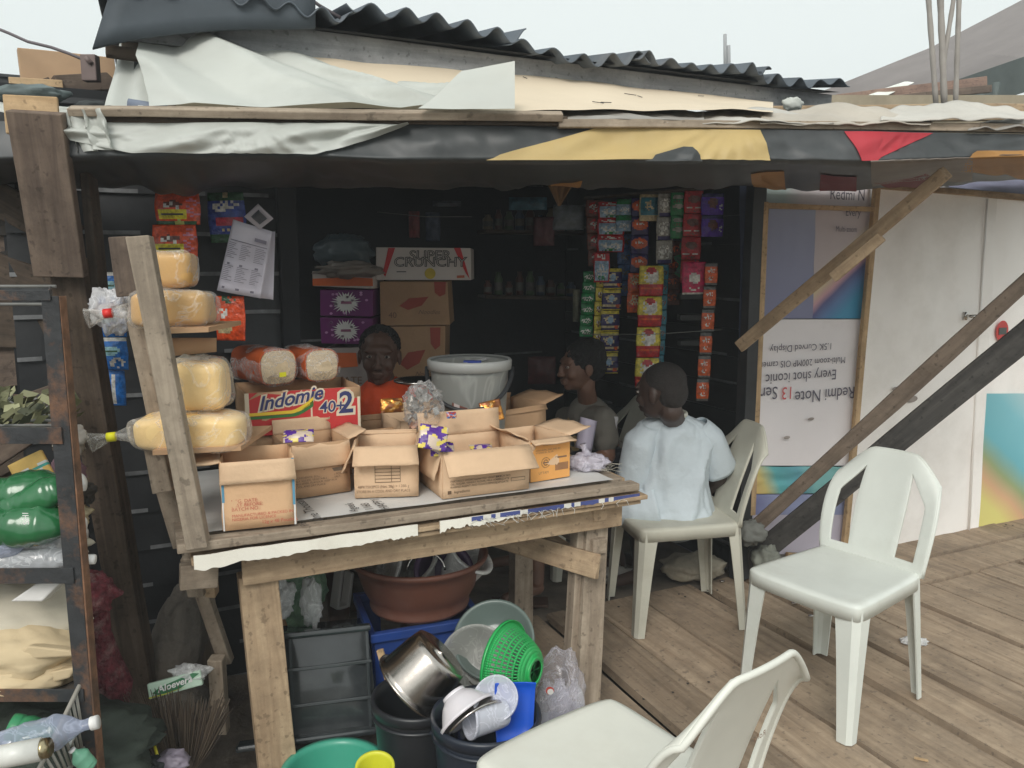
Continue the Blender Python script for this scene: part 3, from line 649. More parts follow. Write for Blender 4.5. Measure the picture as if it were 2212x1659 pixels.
beam("side_brace", at(468, 1420, 2.12), at(480, 1580, 2.14), .045, .035, (0, -1, 0), W_GREY, tbl)
# printed sheet laid on the table
cov = MB(); cov.grid(lambda x, y: B(S0+.03+x*1.24, TF+.056+y*.66, TZ+.0105+.003*nz((x*9, y*6, 0))+.0015), 60, 24)
cover = tag(cov.build("table_cover", mat("white_printed_sheet", srgb(212, 212, 210), .5, .03, 5, .1, bscale=7, stain=srgb(180, 178, 172), stain_amt=.4)), "white printed plastic sheet spread over the stall table under the boxes", "sheet")
for body, u0, v0, u1, v1, sz in (("One Thousand", 701, 1123, 654, 1079, .040), ("Ageek", 774, 1104, 745, 1062, .034), ("1168", 808, 1100, 782, 1072, .034), ("HAPPY", 842, 1098, 812, 1072, .036), ("Pa", 668, 1134, 655, 1126, .03)):
    p = onz(u0, v0, TZ+.0165); q = onz(u1, v1, TZ+.0165); x = (q-p).normalized(); text(body, cover, p, x, Vector((-x.y, x.x, 0)), sz, INK, align='LEFT')

# ================================================================ CARDBOARD BOXES
def carton(label, fl, fr, depth, h, front=(.09, 150), back=(.08, -70), left=(.08, 60), right=(.08, 60), m=None, marks=None, zb=TZ+.016, group="open cartons of snacks on the stall table", name="carton", prints=None, th=.004, mi=None, flapm=None):
    """open carton. fl, fr: world points of the bottom front corners. flaps: (length, degrees folded outwards from upright)"""
    a = Vector(fl); c = Vector(fr); x = (c-a).normalized(); wd_ = (c-a).length; y = Vector((-x.y, x.x, 0)); M = frame(a, x, y)
    m = m or CARD; r = thing(name, label, "box", group=group, M=M)
    def panel(nm, p, ax, up, w_, hh, mm, taper=0):
        Mq = M @ frame(Vector(p), Vector(ax), Vector(up)); b = MB(); sd = random.random()*9
        def f(u, v): 
            ww = w_-2*taper*v; return Vector((taper*v+ww*u, hh*v, .0025*nz((u*3, v*3, sd))*4*v*(1-.3*v)))
        b.grid(f, 6, 5, 0); return b.build(nm, mm, r, Mq, solid=th)
    w2 = wd_
    fp = panel("front_panel", (0, 0, 0), (1, 0, 0), (0, 0, 1), w2, h, m)
    panel("back_panel", (w2, depth, 0), (-1, 0, 0), (0, 0, 1), w2, h, m)
    panel("side_panel", (0, depth-.003, 0), (0, -1, 0), (0, 0, 1), depth-.006, h, m)
    panel("side_panel", (w2, .003, 0), (0, 1, 0), (0, 0, 1), depth-.006, h, m)
    b = MB(); b.box((w2/2, depth/2, .004), (w2/2-.003, depth/2-.003, .002)); b.build("bottom", m, r, M)
    def flap(p, ax, out, w_, spec, tp):
        if not spec: return
        ln, dg = spec; d = R_(dg); up = Vector((0, 0, 1))*math.cos(d)+Vector(out)*math.sin(d)
        panel("flap", p, ax, up, w_, ln, flapm or m, tp)
    flap((0, -.001, h), (1, 0, 0), (0, -1, 0), w2, front, -.004)
    flap((w2, depth+.001, h), (-1, 0, 0), (0, 1, 0), w2, back, 0)
    flap((-.001, depth-.004, h), (0, -1, 0), (-1, 0, 0), depth-.008, left, .004)
    flap((w2+.001, .004, h), (0, 1, 0), (1, 0, 0), depth-.008, right, .004)
    for pr in (prints or []):
        pr(r, M, fp, wd_, h)
    return r, M, wd_
def pt(body, fx, fz, size, m, sx=1.0, align='LEFT', bold=0):
    return lambda r, M, fp, w_, h: text(body, fp, M @ Vector((fx*w_, -.0035, fz*h)), M.to_3x3() @ Vector((1, 0, 0)), M.to_3x3() @ Vector((0, 0, 1)), size, m, 0, bold, align=align, sx=sx)
def prect(nm, x0, x1, z0, z1, m, off=.0032, th=.0004):
    def f(r, M, fp, w_, h):
        b = MB(); b.box(((x0+x1)/2*w_, -off, (z0+z1)/2*h), ((x1-x0)/2*w_, th, (z1-z0)/2*h)); b.v = [M @ v for v in b.v]; b.build(nm, m, fp)
    return f
Zt = TZ+.016
P = lambda u, v: onz(u, v, Zt)
INK_S = mat("faded_red_ink", srgb(205, 115, 95), .8, .1); INK_F = mat("faded_black_ink", srgb(110, 88, 68), .8, .15)
PEACH = mat("peach_carton", srgb(222, 182, 142), .8, .05, 5, .1, bscale=60)
b1 = carton("upright tan carton with red print and blue edges at the left front corner", P(483, 1147), P(640, 1131), .17, .175, (.055, 168), None, (.09, 95), None, m=PEACH, flapm=CARD, prints=[
    pt("MFG. DATE:", .12, .40, .0125, INK_S), pt("BEST BEFORE:", .12, .34, .0125, INK_S), pt("BATCH NO.:", .12, .28, .0125, INK_S),
    pt("MANUFACTURED & PACKED IN", .12, .19, .0105, INK_S), pt("NIGERIA FOR LICENCE", .12, .135, .0105, INK_S), pt("12g x 48 Pouches", .52, .06, .0125, INK_S),
    prect("blue_edge", .0, .035, .42, .98, mat("carton_blue", srgb(95, 150, 178), .7, .1)), prect("blue_edge", .965, 1.0, .3, 1.0, mat("carton_blue", srgb(95, 150, 178))),
    prect("white_edge", .0, .02, 0, .42, WHITE), prect("white_edge", .975, 1.0, 0, .3, WHITE)])
carton("tan carton behind the red-printed one, its front flap hanging and a purple packet inside", P(628, 1079), P(757, 1060), .17, .155, (.07, 172), (.045, 5), None, (.06, 70), m=CARD_D, flapm=CARD, prints=[
    pt("INGREDIENTS: SUGAR, COCOA POWDER,\nMILK SOLIDS, VEGETABLE FAT, SALT,\nEMULSIFIER, FLAVOUR. KEEP IN A\nCOOL AND DRY PLACE", .06, .36, .0085, INK_F), prect("grey_label", .55, .9, .43, .5, mat("grey_ink_patch", srgb(120, 105, 88), .8, .2))])
def tablep(r, M, fp, w_, h):
    b = MB()
    for i in range(7): b.box((.52*w_, -.0034, (.30+.065*i)*h), (.2*w_, .0003, .0007))
    for xx in (.32, .58, .72): b.box((xx*w_, -.0034, .49*h), (.0006, .0003, .195*h))
    b.v = [M @ v for v in b.v]; b.build("printed_grid", INK_F, fp)
carton("tan carton printed with a small table, directly left of the wide carton", P(768, 1076), P(903, 1071), .17, .15, (.062, 140), (.012, 20), (.085, 155), (.055, 60), m=CARD, prints=[
    tablep, pt("48PKTSX2PCS (Net: 28g) = 1.288kg", .04, .19, .0112, INK_B, .88), pt("STORE IN A COOL AND DRY PLACE", .02, .10, .0112, INK_B, .84), pt("_____________ _______", .02, .74, .011, INK_B)])
b4 = carton("wide tan carton with a long drooping front flap and purple packets, right of the middle", P(957, 1078), P(1142, 1055), .22, .135, (.085, 132), (.075, 8), (.085, 165), (.03, 140), m=CARD, prints=[
    pt("PARTIALLY HYDROGENATED VEGETABLE\nOIL, SUGAR, WHEAT FLOUR, MILK SOLIDS,\nRAISING AGENT AND FLAVOURINGS", .08, .34, .0085, INK_F), pt("Ingredients", .12, .10, .011, INK_F),
    pt("BATCH NO:\nMFD DATE\nEXP DATE", .60, .34, .009, INK_F), prect("code_frame", .78, .95, .22, .30, INK_F, .0031, .0002), prect("code_window", .785, .945, .23, .29, CARD, .0035, .0002),
    prect("recycle_mark", .05, .09, .09, .16, INK_F)])
OR = mat("orange_carton", srgb(228, 165, 92), .7, .06, 5)
def roundel(r, M, fp, w_, h):
    b = MB(); Mr = M @ frame(Vector((.38*w_, -.0034, .43*h)), Vector((1, 0, 0)), Vector((0, 0, 1)))
    b.lathe([(.017, 0), (.014, 0)], 24, 0, Mr); b.lathe([(.010, 0), (.006, 0)], 20, 0, Mr); b.box((0, 0, 0), (.011, .002, .0002), Mr); b.build("round_stamp", INK_B, fp)
b5 = carton("small orange-fronted carton with a round stamp at the right end of the row", P(1145, 1042), P(1229, 1028), .2, .13, (.035, 105), (.0, 0) and None, (.05, 60), (.09, 78), m=CARD, flapm=CARD, prints=[
    prect("orange_face", 0.0, 1.0, 0, .97, OR, .0030), pt("CALCIUM", .3, .84, .011, INK_B), pt("WITH IRON, ZINC AND SIX\nVITAMINS B1, B2, B3", .12, .72, .0075, INK_B), roundel,
    prect("barcode_panel", .62, .96, .2, .38, mat("barcode_grey", srgb(165, 120, 82), .7, .3)), prect("small_bar", .62, .92, .50, .54, INK_B), pt("UTTAM", .2, .16, .011, INK_B)])
carton("dim tan carton under the bread shelf, behind the red-printed carton", P(508, 1052), P(604, 1040), .15, .135, None, None, None, (.05, 20), m=CARD_D)
b6 = carton("tan carton behind the wide one, its flap standing up and sweets inside", onz(868, 1010, Zt), onz(1050, 985, Zt), .17, .155, (.03, 172), (.03, 0), None, (.02, 10), m=CARD)
b7 = carton("tan carton with gold wrappers and wide spread flaps at the back right", onz(1052, 990, Zt), onz(1178, 965, Zt), .2, .16, (.02, 172), (.02, -10), (.02, 0), (.10, 76), m=CARD_D)
b8 = carton("tan carton behind the one with the small table, beside the red noodle carton", onz(738, 1015, Zt), onz(862, 1000, Zt), .15, .125, (.02, 172), (.02, 0), None, None, m=CARD_D)
# the big red noodle carton
RED = mat("noodle_red", srgb(200, 55, 55), .55, .06, 5)
a9 = ont(530, 905, 2.46); c9 = ont(778, 893, 2.46); ZN = a9.z-.055; a9.z = ZN; c9.z = ZN; H9 = ont(530, 850, 2.46).z-ZN
carton("closed brown carton hidden under the red noodle carton", a9+E*.03+N*.01-UP*(ZN-Zt), c9-E*.03+N*.01-UP*(ZN-Zt), .2, ZN-Zt-.006, (.19, -89), None, None, None, m=CARD_D)
def swash(r, M, fp, w_, h):
    for (z0, z1, mm, nm) in ((0.12, .05, mat("noodle_yellow", srgb(240, 205, 60), .5, .05), "yellow_swash"), (.04, -.03, mat("noodle_green", srgb(60, 120, 60), .5, .05), "green_swash")):
        b = MB(); pts = []
        for i in range(21): x = .03+.55*i/20; pts.append((x*w_, (.42+z0+.34*max(0, (x-.38)/.22)**1.6)*h))
        for i in range(20, -1, -1): x = .03+.55*i/20; pts.append((x*w_, max(.02, (.42+z1+.30*max(0, (x-.40)/.22)**1.6))*h))
        b.poly(pts, .0008, 0, M @ frame(Vector((0, -.0034, 0)), Vector((1, 0, 0)), Vector((0, 0, 1)))); b.build(nm, mm, fp)
NAVY = mat("noodle_navy", srgb(55, 60, 110), .5, .05); CREAMP = mat("noodle_cream", srgb(225, 210, 185), .6, .05)
def noodle(r, M, fp, w_, h):
    X = M.to_3x3() @ Vector((1, 0, 0)); Z = M.to_3x3() @ Vector((0, 0, 1))
    def tx(s_, fx, fz, size, bold, mm, off, shear=.35, sx=1.0): text(s_, fp, M @ Vector((fx*w_, -off, fz*h)), X, Z+X*0, size, mm, shear, bold, align='LEFT', sx=sx)
    up = (X*.985+Z*.13).normalized()
    for bold, mm, off in ((.006, CREAMP, .0036), (.0012, NAVY, .0042)):
        text("Indomie", fp, M @ Vector((.11*w_, -off, .58*h)), up, Z, .060, mm, .4, bold, align='LEFT', sx=.98)
        text("2", fp, M @ Vector((.80*w_, -off, .40*h)), X, Z, .095, mm, .05, bold*1.6, align='LEFT')
        text("40+", fp, M @ Vector((.63*w_, -off, .44*h)), X, Z, .05, mm, .1, bold*.6, align='LEFT')
carton("large red noodle carton with blue lettering and two sliced loaves on top", a9, c9, .24, H9, None, None, None, None, m=CARD_D, zb=Zt, prints=[
    prect("red_face", .0, 1, .0, 1, RED, .0030), prect("tape_seam", .555, .57, 0, 1, CREAMP, .0034), prect("corner_edge", .0, .035, 0, 1, CREAMP, .0034), prect("corner_edge", .975, 1, 0, 1, CREAMP, .0034), swash, noodle])
A9, C9 = a9, c9
# ================================================================ CHAIRS
def make_chair(label, M, pm, group="white plastic chairs"):
    r = thing("plastic_chair", label, "chair", group=group, M=M); SH = .43
    FW, BW, D0, D1 = .198, .176, .21, -.205      # half widths front/back, front/back y
    # seat: dished sheet with rounded corners
    b = MB()
    def seat(x, y):
        X = 2*x-1; Yv = 2*y-1
        k = 1-.045*(abs(X)**8)*(abs(Yv)**8)
        hw = BW+(FW-BW)*y; px = X*hw*k; py = (D1+(D0-D1)*y)*k + .012*(1-X*X)*(1 if y > .5 else 0)*(2*y-1 if y > .5 else 0)
        e = max(abs(X), abs(Yv))
        z = SH-.010*(1-X*X)*(1-Yv*Yv)-(.005*max(0, (e-.92)/.08)**2)
        return Vector((px, py, z))
    b.grid(seat, 28, 28)
    # rim skirt
    ring = []
    for i in range(28): ring.append((i/28, 0))
    for i in range(28): ring.append((1, i/28))
    for i in range(28): ring.append((1-i/28, 1))
    for i in range(28): ring.append((0, 1-i/28))
    vs = []; n = len(ring)
    for (x, y) in ring: p = seat(x, y); q = p.copy(); q.x *= 1.006; q.y *= 1.006; q.z = SH-.048; p2 = p.copy(); p2.x *= 1.004; p2.y *= 1.004; p2.z = SH-.009; vs += [p, p2, q]
    b.add(vs, [(3*i+w_, 3*((i+1) % n)+w_, 3*((i+1) % n)+1+w_, 3*i+1+w_) for i in range(n) for w_ in (0, 1)], 0, True)
    b.v = [M @ v for v in b.v]; b.build("seat", pm, r, solid=.006, merge=True, bevel=0)
    # slots in the seat, shown as dark through-cuts near the rear corners
    # legs: open V section, splayed and tapering
    for sx in (-1, 1):
        for fr in (1, 0):
            top = Vector((sx*(FW-.004 if fr else BW-.001), (D0-.002 if fr else D1+.002), SH-.010))
            foot = Vector((sx*(FW+.004 if fr else BW+.016), (D0+.016 if fr else D1-.03), 0))
            wt, wb = (.078, .040) if fr else (.066, .036); sy = 1 if fr else -1; b = MB(); vs = []; ns = 8
            for i in range(ns+1):
                k = i/ns; p = top.lerp(foot, k); ww = wt+(wb-wt)*(k**.7); f = .018*(1-.4*k)
                # outer corner chamfered: arm along -x, corner, arm along -y
                vs += [p+Vector((-sx*ww, 0, 0)), p+Vector((-sx*f, 0, 0)), p+Vector((0, -sy*f, 0)), p+Vector((0, -sy*ww*.9, 0))]
            for i in range(ns):
                for q in range(3): b.add([vs[i*4+q], vs[i*4+q+1], vs[i*4+5+q], vs[i*4+4+q]], [(0, 1, 2, 3)], 0)
            b.v = [M @ v for v in b.v]; b.build("leg", pm, r, solid=.0055, merge=True, off=0)
    # backrest: stiles, centre splat and top rail in one curved sheet
    H = .37
    def bk(x, h):
        k = h/H; hw = BW+.004-.012*k+.018*math.sin(math.pi*k)
        X = x*hw
        zt = h*(1-.46*max(0, abs(x)-.45)**1.25*k**3-.02*x*x)
        return Vector((X, D1+.012-.085*k-.045*k*k+.030*x*x*(k**.5), SH-.012+zt))
    b = MB(); NR = 36
    def cols(k):
        i_ = .80-.02*k                         # inner edge of the stile
        s_ = .44+.02*k                         # half width of the splat
        if k > .62: i_ = .78-(.78-s_-.02)*((k-.62)/.20)**1.1 if k < .82 else s_
        return s_, max(i_, s_)
    for j in range(NR):
        k0, k1 = j/NR, (j+1)/NR; s0, i0 = cols(k0); s1, i1 = cols(k1)
        def quad(xa0, xb0, xa1, xb1, m=4):
            for q in range(m):
                l = lambda a, c: a+(c-a)*q/m; u = lambda a, c: a+(c-a)*(q+1)/m
                b.add([bk(l(xa0, xb0), k0*H), bk(u(xa0, xb0), k0*H), bk(u(xa1, xb1), k1*H), bk(l(xa1, xb1), k1*H)], [(0, 1, 2, 3)], 0, True)
        quad(-s0, s0, -s1, s1, 8)
        for sg in (-1, 1):
            a, c, d, e = (i0, 1, i1, 1)
            if sg < 0: quad(-1, -i0, -1, -i1)
            else: quad(i0, 1, i1, 1)
            op = .10 < k0 < .82 and i0 > s0+.005
            if not op:
                if sg < 0: quad(-i0, -s0, -i1, -s1, 2)
                else: quad(s0, i0, s1, i1, 2)
    b.v = [M @ v for v in b.v]; b.build("backrest", pm, r, solid=.010, merge=True, bevel=.002)
    # turned rim that stiffens the back
    b = MB(); pts = []
    for j in range(0, 13): pts.append(bk(1, j/12*H))
    for j in range(1, 24): pts.append(bk(1-j/12, H))
    for j in range(12, -1, -1): pts.append(bk(-1, j/12*H))
    b.tube([M @ (p+Vector((0, -.003, 0))) for p in pts], .0065, 8); b.build("rim", pm, r)
    for sg in (-1, 1):
        b = MB(); b.box((sg*BW*.45, D1+.055, SH-.0065), (.022, .009, .002)); b.v = [M @ v for v in b.v]; 
        b.build("slot", mat("slot_shadow", (.2, .17, .13), .9, .1), r)
    return r
def chair_M(x, y, fx, fy, z=0):
    f = Vector((fx, fy, 0)).normalized(); return frame(Vector((x, y, z)), Vector((f.y, -f.x, 0)), f)
ch1 = make_chair("empty clean white plastic chair standing on the deck at the right", chair_M(1.065, 2.50, -.80, -.60), WPL)
ch2 = make_chair("white plastic chair cut by the bottom edge, seen from behind", chair_M(.205, 1.450, -.62, .785), mat("chair_plastic_cream", (.72, .72, .65), .42, .05, 3, .03, stain=(.5, .45, .36), stain_amt=.3, bscale=30))
ch3 = make_chair("worn grey-white plastic chair the child in the pale shirt sits on", chair_M(.665, 3.135, -.99, -.16), WPL2)
ch4 = make_chair("worn plastic chair the child in the grey shirt sits on, half hidden by the table", chair_M(.34, 3.72, -.95, -.32), WPL2)
text("RoKy", ch2, W[ch2.name] @ Vector((.085, -.262, .60)), W[ch2.name].to_3x3() @ Vector((-1, 0, 0)), Vector((0, 0, 1)), .016, INK_B)

# ================================================================ PEOPLE
def capsule(mb, a, c, ra, rc, n=12):
    a = Vector(a); c = Vector(c); L = (c-a).length; d = (c-a)/max(L, 1e-6); pts = []; rs = []
    for i in range(5): t = -math.cos(math.pi/2*i/4)*ra; pts.append(a+d*t); rs.append(max(.0008, ra*math.sin(math.pi/2*i/4)))
    for i in range(1, 4): pts.append(a.lerp(c, i/4)); rs.append(ra+(rc-ra)*i/4)
    for i in range(5): t = math.sin(math.pi/2*i/4)*rc; pts.append(c+d*t); rs.append(max(.0008, rc*math.cos(math.pi/2*i/4)))
    mb.tube(pts, rs, n)
def chain(mb, pts, rs):
    for i in range(len(pts)-1): capsule(mb, pts[i], pts[i+1], rs[i], rs[i+1])
def fuse(mb, name, mats, parent, voxel, smooth=6, disp=None, M=None, extra=None, colour=None):
    """union of overlapping forms -> one continuous skin"""
    me = bpy.data.meshes.new("tmp"); me.from_pydata([tuple(v) for v in mb.v], [], mb.f); me.update()
    o = bpy.data.objects.new("tmp", me); C.objects.link(o)
    r = o.modifiers.new("r", 'REMESH'); r.mode = 'VOXEL'; r.voxel_size = voxel
    s = o.modifiers.new("s", 'SMOOTH'); s.factor = .5; s.iterations = smooth
    dg = bpy.context.evaluated_depsgraph_get(); m2 = bpy.data.meshes.new_from_object(o.evaluated_get(dg))
    bpy.data.objects.remove(o)
    b = MB(); b.v = [v.co.copy() for v in m2.vertices]; b.f = [list(p.vertices) for p in m2.polygons]
    if disp:
        ns = [v.normal.copy() for v in m2.vertices]; b.v = [p+n_*disp(p) for p, n_ in zip(b.v, ns)]
    b.m = [colour(sum((b.v[i] for i in f), Vector())/len(f)) if colour else 0 for f in b.f]; b.sm = [True]*len(b.f); b.t = [0]*len(b.f)
    if extra: extra(b)
    return b.build(name, mats, parent, M)
def head_forms(mb, H, s=1.0):
    """H: head frame, x to the wearer's side, y out of the face, z up; head 0.22 high at s=1"""
    def e(c, r): 
        m = MB(); m.ell(Vector(c)*s, Vector(r)*s, 24, 16); mb.add([H @ v for v in m.v], m.f, 0, True)
    e((0, -.012, .030), (.074, .094, .080)); e((0, .018, -.005), (.064, .074, .085)); e((0, .030, -.058), (.047, .055, .046)); e((0, .062, -.085), (.022, .022, .018))
    e((0, .070, .028), (.050, .024, .022))                                                     # brow
    e((0, .094, -.012), (.010, .016, .028)); e((0, .104, -.030), (.014, .013, .012))           # nose
    for sg in (-1, 1):
        e((sg*.013, .096, -.033), (.010, .010, .008)); e((sg*.036, .062, -.026), (.022, .022, .026))  # nostril wing, cheek
        e((sg*.075, -.006, -.008), (.008, .019, .030)); e((sg*.036, .078, .024), (.020, .010, .006))  # ear, brow ridge
    e((0, .090, -.055), (.025, .012, .0075)); e((0, .087, -.068), (.022, .012, .008))          # lips
def head_extras(H, s=1.0):
    def f(b):
        for sg in (-1, 1):
            for c, r, mi in (((sg*.031, .0795, .006), (.0125, .0075, .0060), 1), ((sg*.031, .0865, .006), (.0052, .0020, .0052), 2)):
                m = MB(); m.ell(Vector(c)*s, Vector(r)*s, 14, 10); b.add([H @ v for v in m.v], m.f, mi, True)
            for z_ in (.0125, -.0005):                 # lids
                m = MB(); m.tube([Vector((sg*(.031+.014*math.cos(a)), .0835+.003*math.sin(a), .006+(z_-.006)*math.sin(a)))*s for a in [math.pi*i/8 for i in range(9)]], .0017*s, 6); b.add([H @ v for v in m.v], m.f, 0, True)
        m = MB(); m.tube([Vector((.016*math.cos(a), .0985-.004*abs(math.cos(a)), -.0615-.0006*math.cos(2*a)))*s for a in [math.pi*i/8 for i in range(9)]], .0012*s, 5); b.add([H @ v for v in m.v], m.f, 2, True)
    return f
def hair_forms(mb, H, s=1.0, g=1.0, low=0):
    for c, r in (((0, -.020, .040), (.080*g, .092*g, .078*g)), ((0, -.050, .0-low), (.070*g, .060*g, .070))):
        m = MB(); m.ell(Vector(c)*s, Vector(r)*s, 24, 16); mb.add([H @ v for v in m.v], m.f, 0, True)
def hand(mb, wrist, d, up, s=1.0, curl=.5):
    d = Vector(d).normalized(); up = Vector(up); up = (up-d*up.dot(d)).normalized(); sd = d.cross(up)
    wrist = Vector(wrist); palm = wrist+d*.045*s
    for q in (-.5, 0, .5): capsule(mb, wrist+sd*q*.022*s, wrist+d*.08*s+sd*q*.052*s, .015*s, .0125*s, 8)
    for i, (q, L) in enumerate(((-.027, .068), (-.009, .078), (.010, .073), (.028, .058))):
        p = wrist+d*.085*s+sd*q*s; c1 = (d*math.cos(curl*.6)-up*math.sin(curl*.6)); c2 = (d*math.cos(curl*1.9)-up*math.sin(curl*1.9))
        p1 = p+c1*L*.5*s; capsule(mb, p, p1, .0088*s, .0080*s, 8); capsule(mb, p1, p1+c2*L*.5*s, .0080*s, .0062*s, 8)
    t0 = wrist+d*.025*s-sd*.024*s; t1 = t0+(d*.6-sd*.75-up*.2).normalized()*.035*s
    capsule(mb, t0, t1, .011*s, .0095*s, 8); capsule(mb, t1, t1+(d*.85-sd*.2-up*.45).normalized()*.032*s, .0092*s, .0072*s, 8)
def head_frame(c, face, up=(0, 0, 1)):
    y = Vector(face).normalized(); z = Vector(up); x = y.cross(z).normalized(); z = x.cross(y)
    return Matrix(((x.x, y.x, z.x, c[0]), (x.y, y.y, z.y, c[1]), (x.z, y.z, z.z, c[2]), (0, 0, 0, 1)))
SKIN = mat("skin_dark_brown", (.115, .058, .038), .48, .12, 9, .04, bscale=60); SKIN2 = mat("skin_brown", (.19, .095, .06), .48, .12, 9, .04, bscale=60)
SKIN3 = mat("skin_deep_brown", (.058, .034, .026), .5, .12, 9, .04, bscale=60)
EYE = mat("eye_white", (.42, .38, .34), .3, .03); PUP = mat("eye_dark", (.012, .008, .006), .3, .05); HAIR = mat("black_hair", (.012, .010, .010), .85, .4, 60, .6, bscale=160)
def person(label, base): return thing("person", label, "person", base)

# --- woman in orange, facing the camera behind the boxes
hc = at(820, 768, 3.18); Hf = head_frame(hc, (.10, -1, -.02), (.03, 0, 1)); sW = 1.06
base = Vector((hc.x, hc.y+.08, 0)); pw = person("person with cropped dark hair in an orange shirt looking out from behind the boxes", base)
b = MB(); head_forms(b, Hf, sW); nk = Hf @ Vector((0, -.015, -.10))
sh = hc+Vector((.01, .04, -.165)); chain(b, [nk+Vector((0, .0, .03)), sh+Vector((0, 0, .01))], [.052, .058])
sL = sh+Vector((-.165, .01, -.045)); sR = sh+Vector((.165, .01, -.045)); pv = Vector((hc.x, hc.y+.12, .47))
chain(b, [sL, sR], [.06, .06]); chain(b, [sh+Vector((0, 0, -.06)), sh+Vector((0, .03, -.26)), pv], [.11, .12, .14])
for s_, sg in ((sL, -1), (sR, 1)):
    el = s_+Vector((sg*.05, -.03, -.26)); wr = Vector((hc.x+sg*.08, hc.y-.18, .66)); chain(b, [s_, el, wr], [.05, .042, .028]); hand(b, wr, (-sg*.3, -1, -.1), (0, 0, 1), .95)
    kn = Vector((hc.x+sg*.14, hc.y-.28, .47)); chain(b, [pv+Vector((sg*.08, 0, 0)), kn, Vector((kn.x, kn.y+.03, .07)), Vector((kn.x, kn.y-.13, .03))], [.095, .065, .04, .03])
fuse(b, "body", [SKIN, EYE, PUP], pw, .0045, 4, extra=head_extras(Hf, sW))
b = MB(); hair_forms(b, Hf, sW*1.0, .985); fuse(b, "hair", HAIR, pw, .006, 2, disp=lambda p: .003*nz(p*90))
b = MB(); chain(b, [sL+Vector((.03, 0, .0)), sR+Vector((-.03, 0, .0))], [.078, .078]); chain(b, [sh+Vector((0, .005, -.045)), sh+Vector((0, .03, -.26)), pv], [.128, .14, .16])
for s_, sg in ((sL, -1), (sR, 1)): chain(b, [s_, s_+Vector((sg*.035, -.02, -.17))], [.066, .07])
chain(b, [sh+Vector((-.07, .01, .0)), sh+Vector((.07, .01, .0))], [.045, .045])
fuse(b, "shirt", mat("orange_shirt", srgb(240, 85, 30), .8, .1, 5, .2, bscale=30), pw, .007, 6, disp=lambda p: .006*nz(p*14)+.004*nz(p*Vector((30, 30, 8)) if False else p*32))
st_ = MB(); st_.box((pv.x, pv.y+.02, .19), (.19, .17, .19)); st_.build("stool", W_DARK, None); bpy.data.objects["stool"]["label"] = "plain dark wooden stool under the person in orange"; bpy.data.objects["stool"]["category"] = "stool"

# --- child in grey shirt, head in profile to the left
hc = at(1256, 792, 3.55); face = Vector((-1, -.32, -.03)); Hf = head_frame(hc, face, (-.02, 0, 1)); sG = 1.0
pg = person("person with short dark hair in a grey printed shirt, seated in profile facing left", Vector((hc.x+.03, hc.y+.08, 0)))
nk = Hf @ Vector((0, -.02, -.10)); sh = at(1272, 880, 3.62); sN = at(1225, 905, 3.74); sF = at(1305, 905, 3.46)
pv = Vector((sh.x+.09, sh.y+.05, .52))
b = MB(); head_forms(b, Hf, sG); chain(b, [Hf @ Vector((0, -.022, -.03)), nk, sh+Vector((0, 0, -.01))], [.042, .042, .048])
chain(b, [sN, sF], [.045, .045]); chain(b, [sh+Vector((0, 0, -.06)), sh+Vector((.03, .01, -.25)), pv], [.085, .09, .11])
elF = at(1312, 985, 3.42); wrF = at(1262, 1000, 3.36); chain(b, [sF, elF, wrF], [.042, .036, .025]); hand(b, wrF, (-1, -.1, .1), (0, 0, 1), .9, .6)
elN = at(1215, 985, 3.7); wrN = elN+Vector((-.15, -.12, -.06)); chain(b, [sN, elN, wrN], [.042, .036, .025]); hand(b, wrN, (-1, -.2, -.1), (0, 0, 1), .9, .6)
ft = onz(1128, 1288, .03)
kF = Vector((.10, 3.38, .5)); kN = Vector((.02, 3.62, .5))
chain(b, [pv+Vector((0, -.08, 0)), kF, ft+Vector((.06, .02, .06))], [.08, .056, .034]); chain(b, [ft+Vector((.065, .02, .03)), ft+Vector((-.07, -.02, .0))], [.03, .022])
for q in range(5):
    tp = ft+Vector((-.07, -.02, -.008))+Vector((-.018-.006*(2-abs(q-1)), 0, 0))+Vector((.004, .014, 0))*(q-2); capsule(b, tp+Vector((.03, 0, .004)), tp, .0085, .007 if q else .009, 8)
chain(b, [pv+Vector((0, .08, 0)), kN, Vector((.05, 3.66, .08))], [.08, .056, .034]); chain(b, [Vector((.06, 3.66, .04)), Vector((-.09, 3.62, .03))], [.03, .022])
fuse(b, "body", [SKIN2, EYE, PUP], pg, .0042, 4, extra=head_extras(Hf, sG))
b = MB(); hair_forms(b, Hf, sG, 1.06, -.0); 
m_ = MB(); m_.ell((0, -.055, .07), (.06, .06, .055), 20, 14); b.add([Hf @ v for v in m_.v], m_.f)
fuse(b, "hair", HAIR, pg, .006, 1, disp=lambda p: .006*nz(p*70))
b = MB(); chain(b, [sN, sF], [.060, .060]); chain(b, [sh+Vector((0, 0, -.05)), sh+Vector((.03, .01, -.25)), pv+Vector((0, 0, -.02))], [.105, .112, .13])
chain(b, [sF, sF.lerp(elF, .55)], [.058, .060]); chain(b, [sN, sN.lerp(elN, .55)], [.058, .060])
TEE = mat("grey_tee", srgb(112, 108, 100), .85, .08, 5, .2, bscale=25); PRN = mat("tee_print_tan", srgb(165, 140, 95), .8, .2, 20); PRD = mat("tee_print_dark", srgb(48, 48, 52), .8, .2)
pc = at(1228, 945, 3.5)
def tee_col(p):
    q = (p-pc); 
    if q.y > .1 or abs(q.x) > .10 or abs(q.z) > .075: return 0
    k = nz(p*26); return 1 if k > .12 else (2 if q.z < .02 and k < .05 else 0)
fuse(b, "shirt", [TEE, PRN, PRD], pg, .006, 6, disp=lambda p: .006*nz(p*12)+.003*nz(p*30), colour=tee_col)
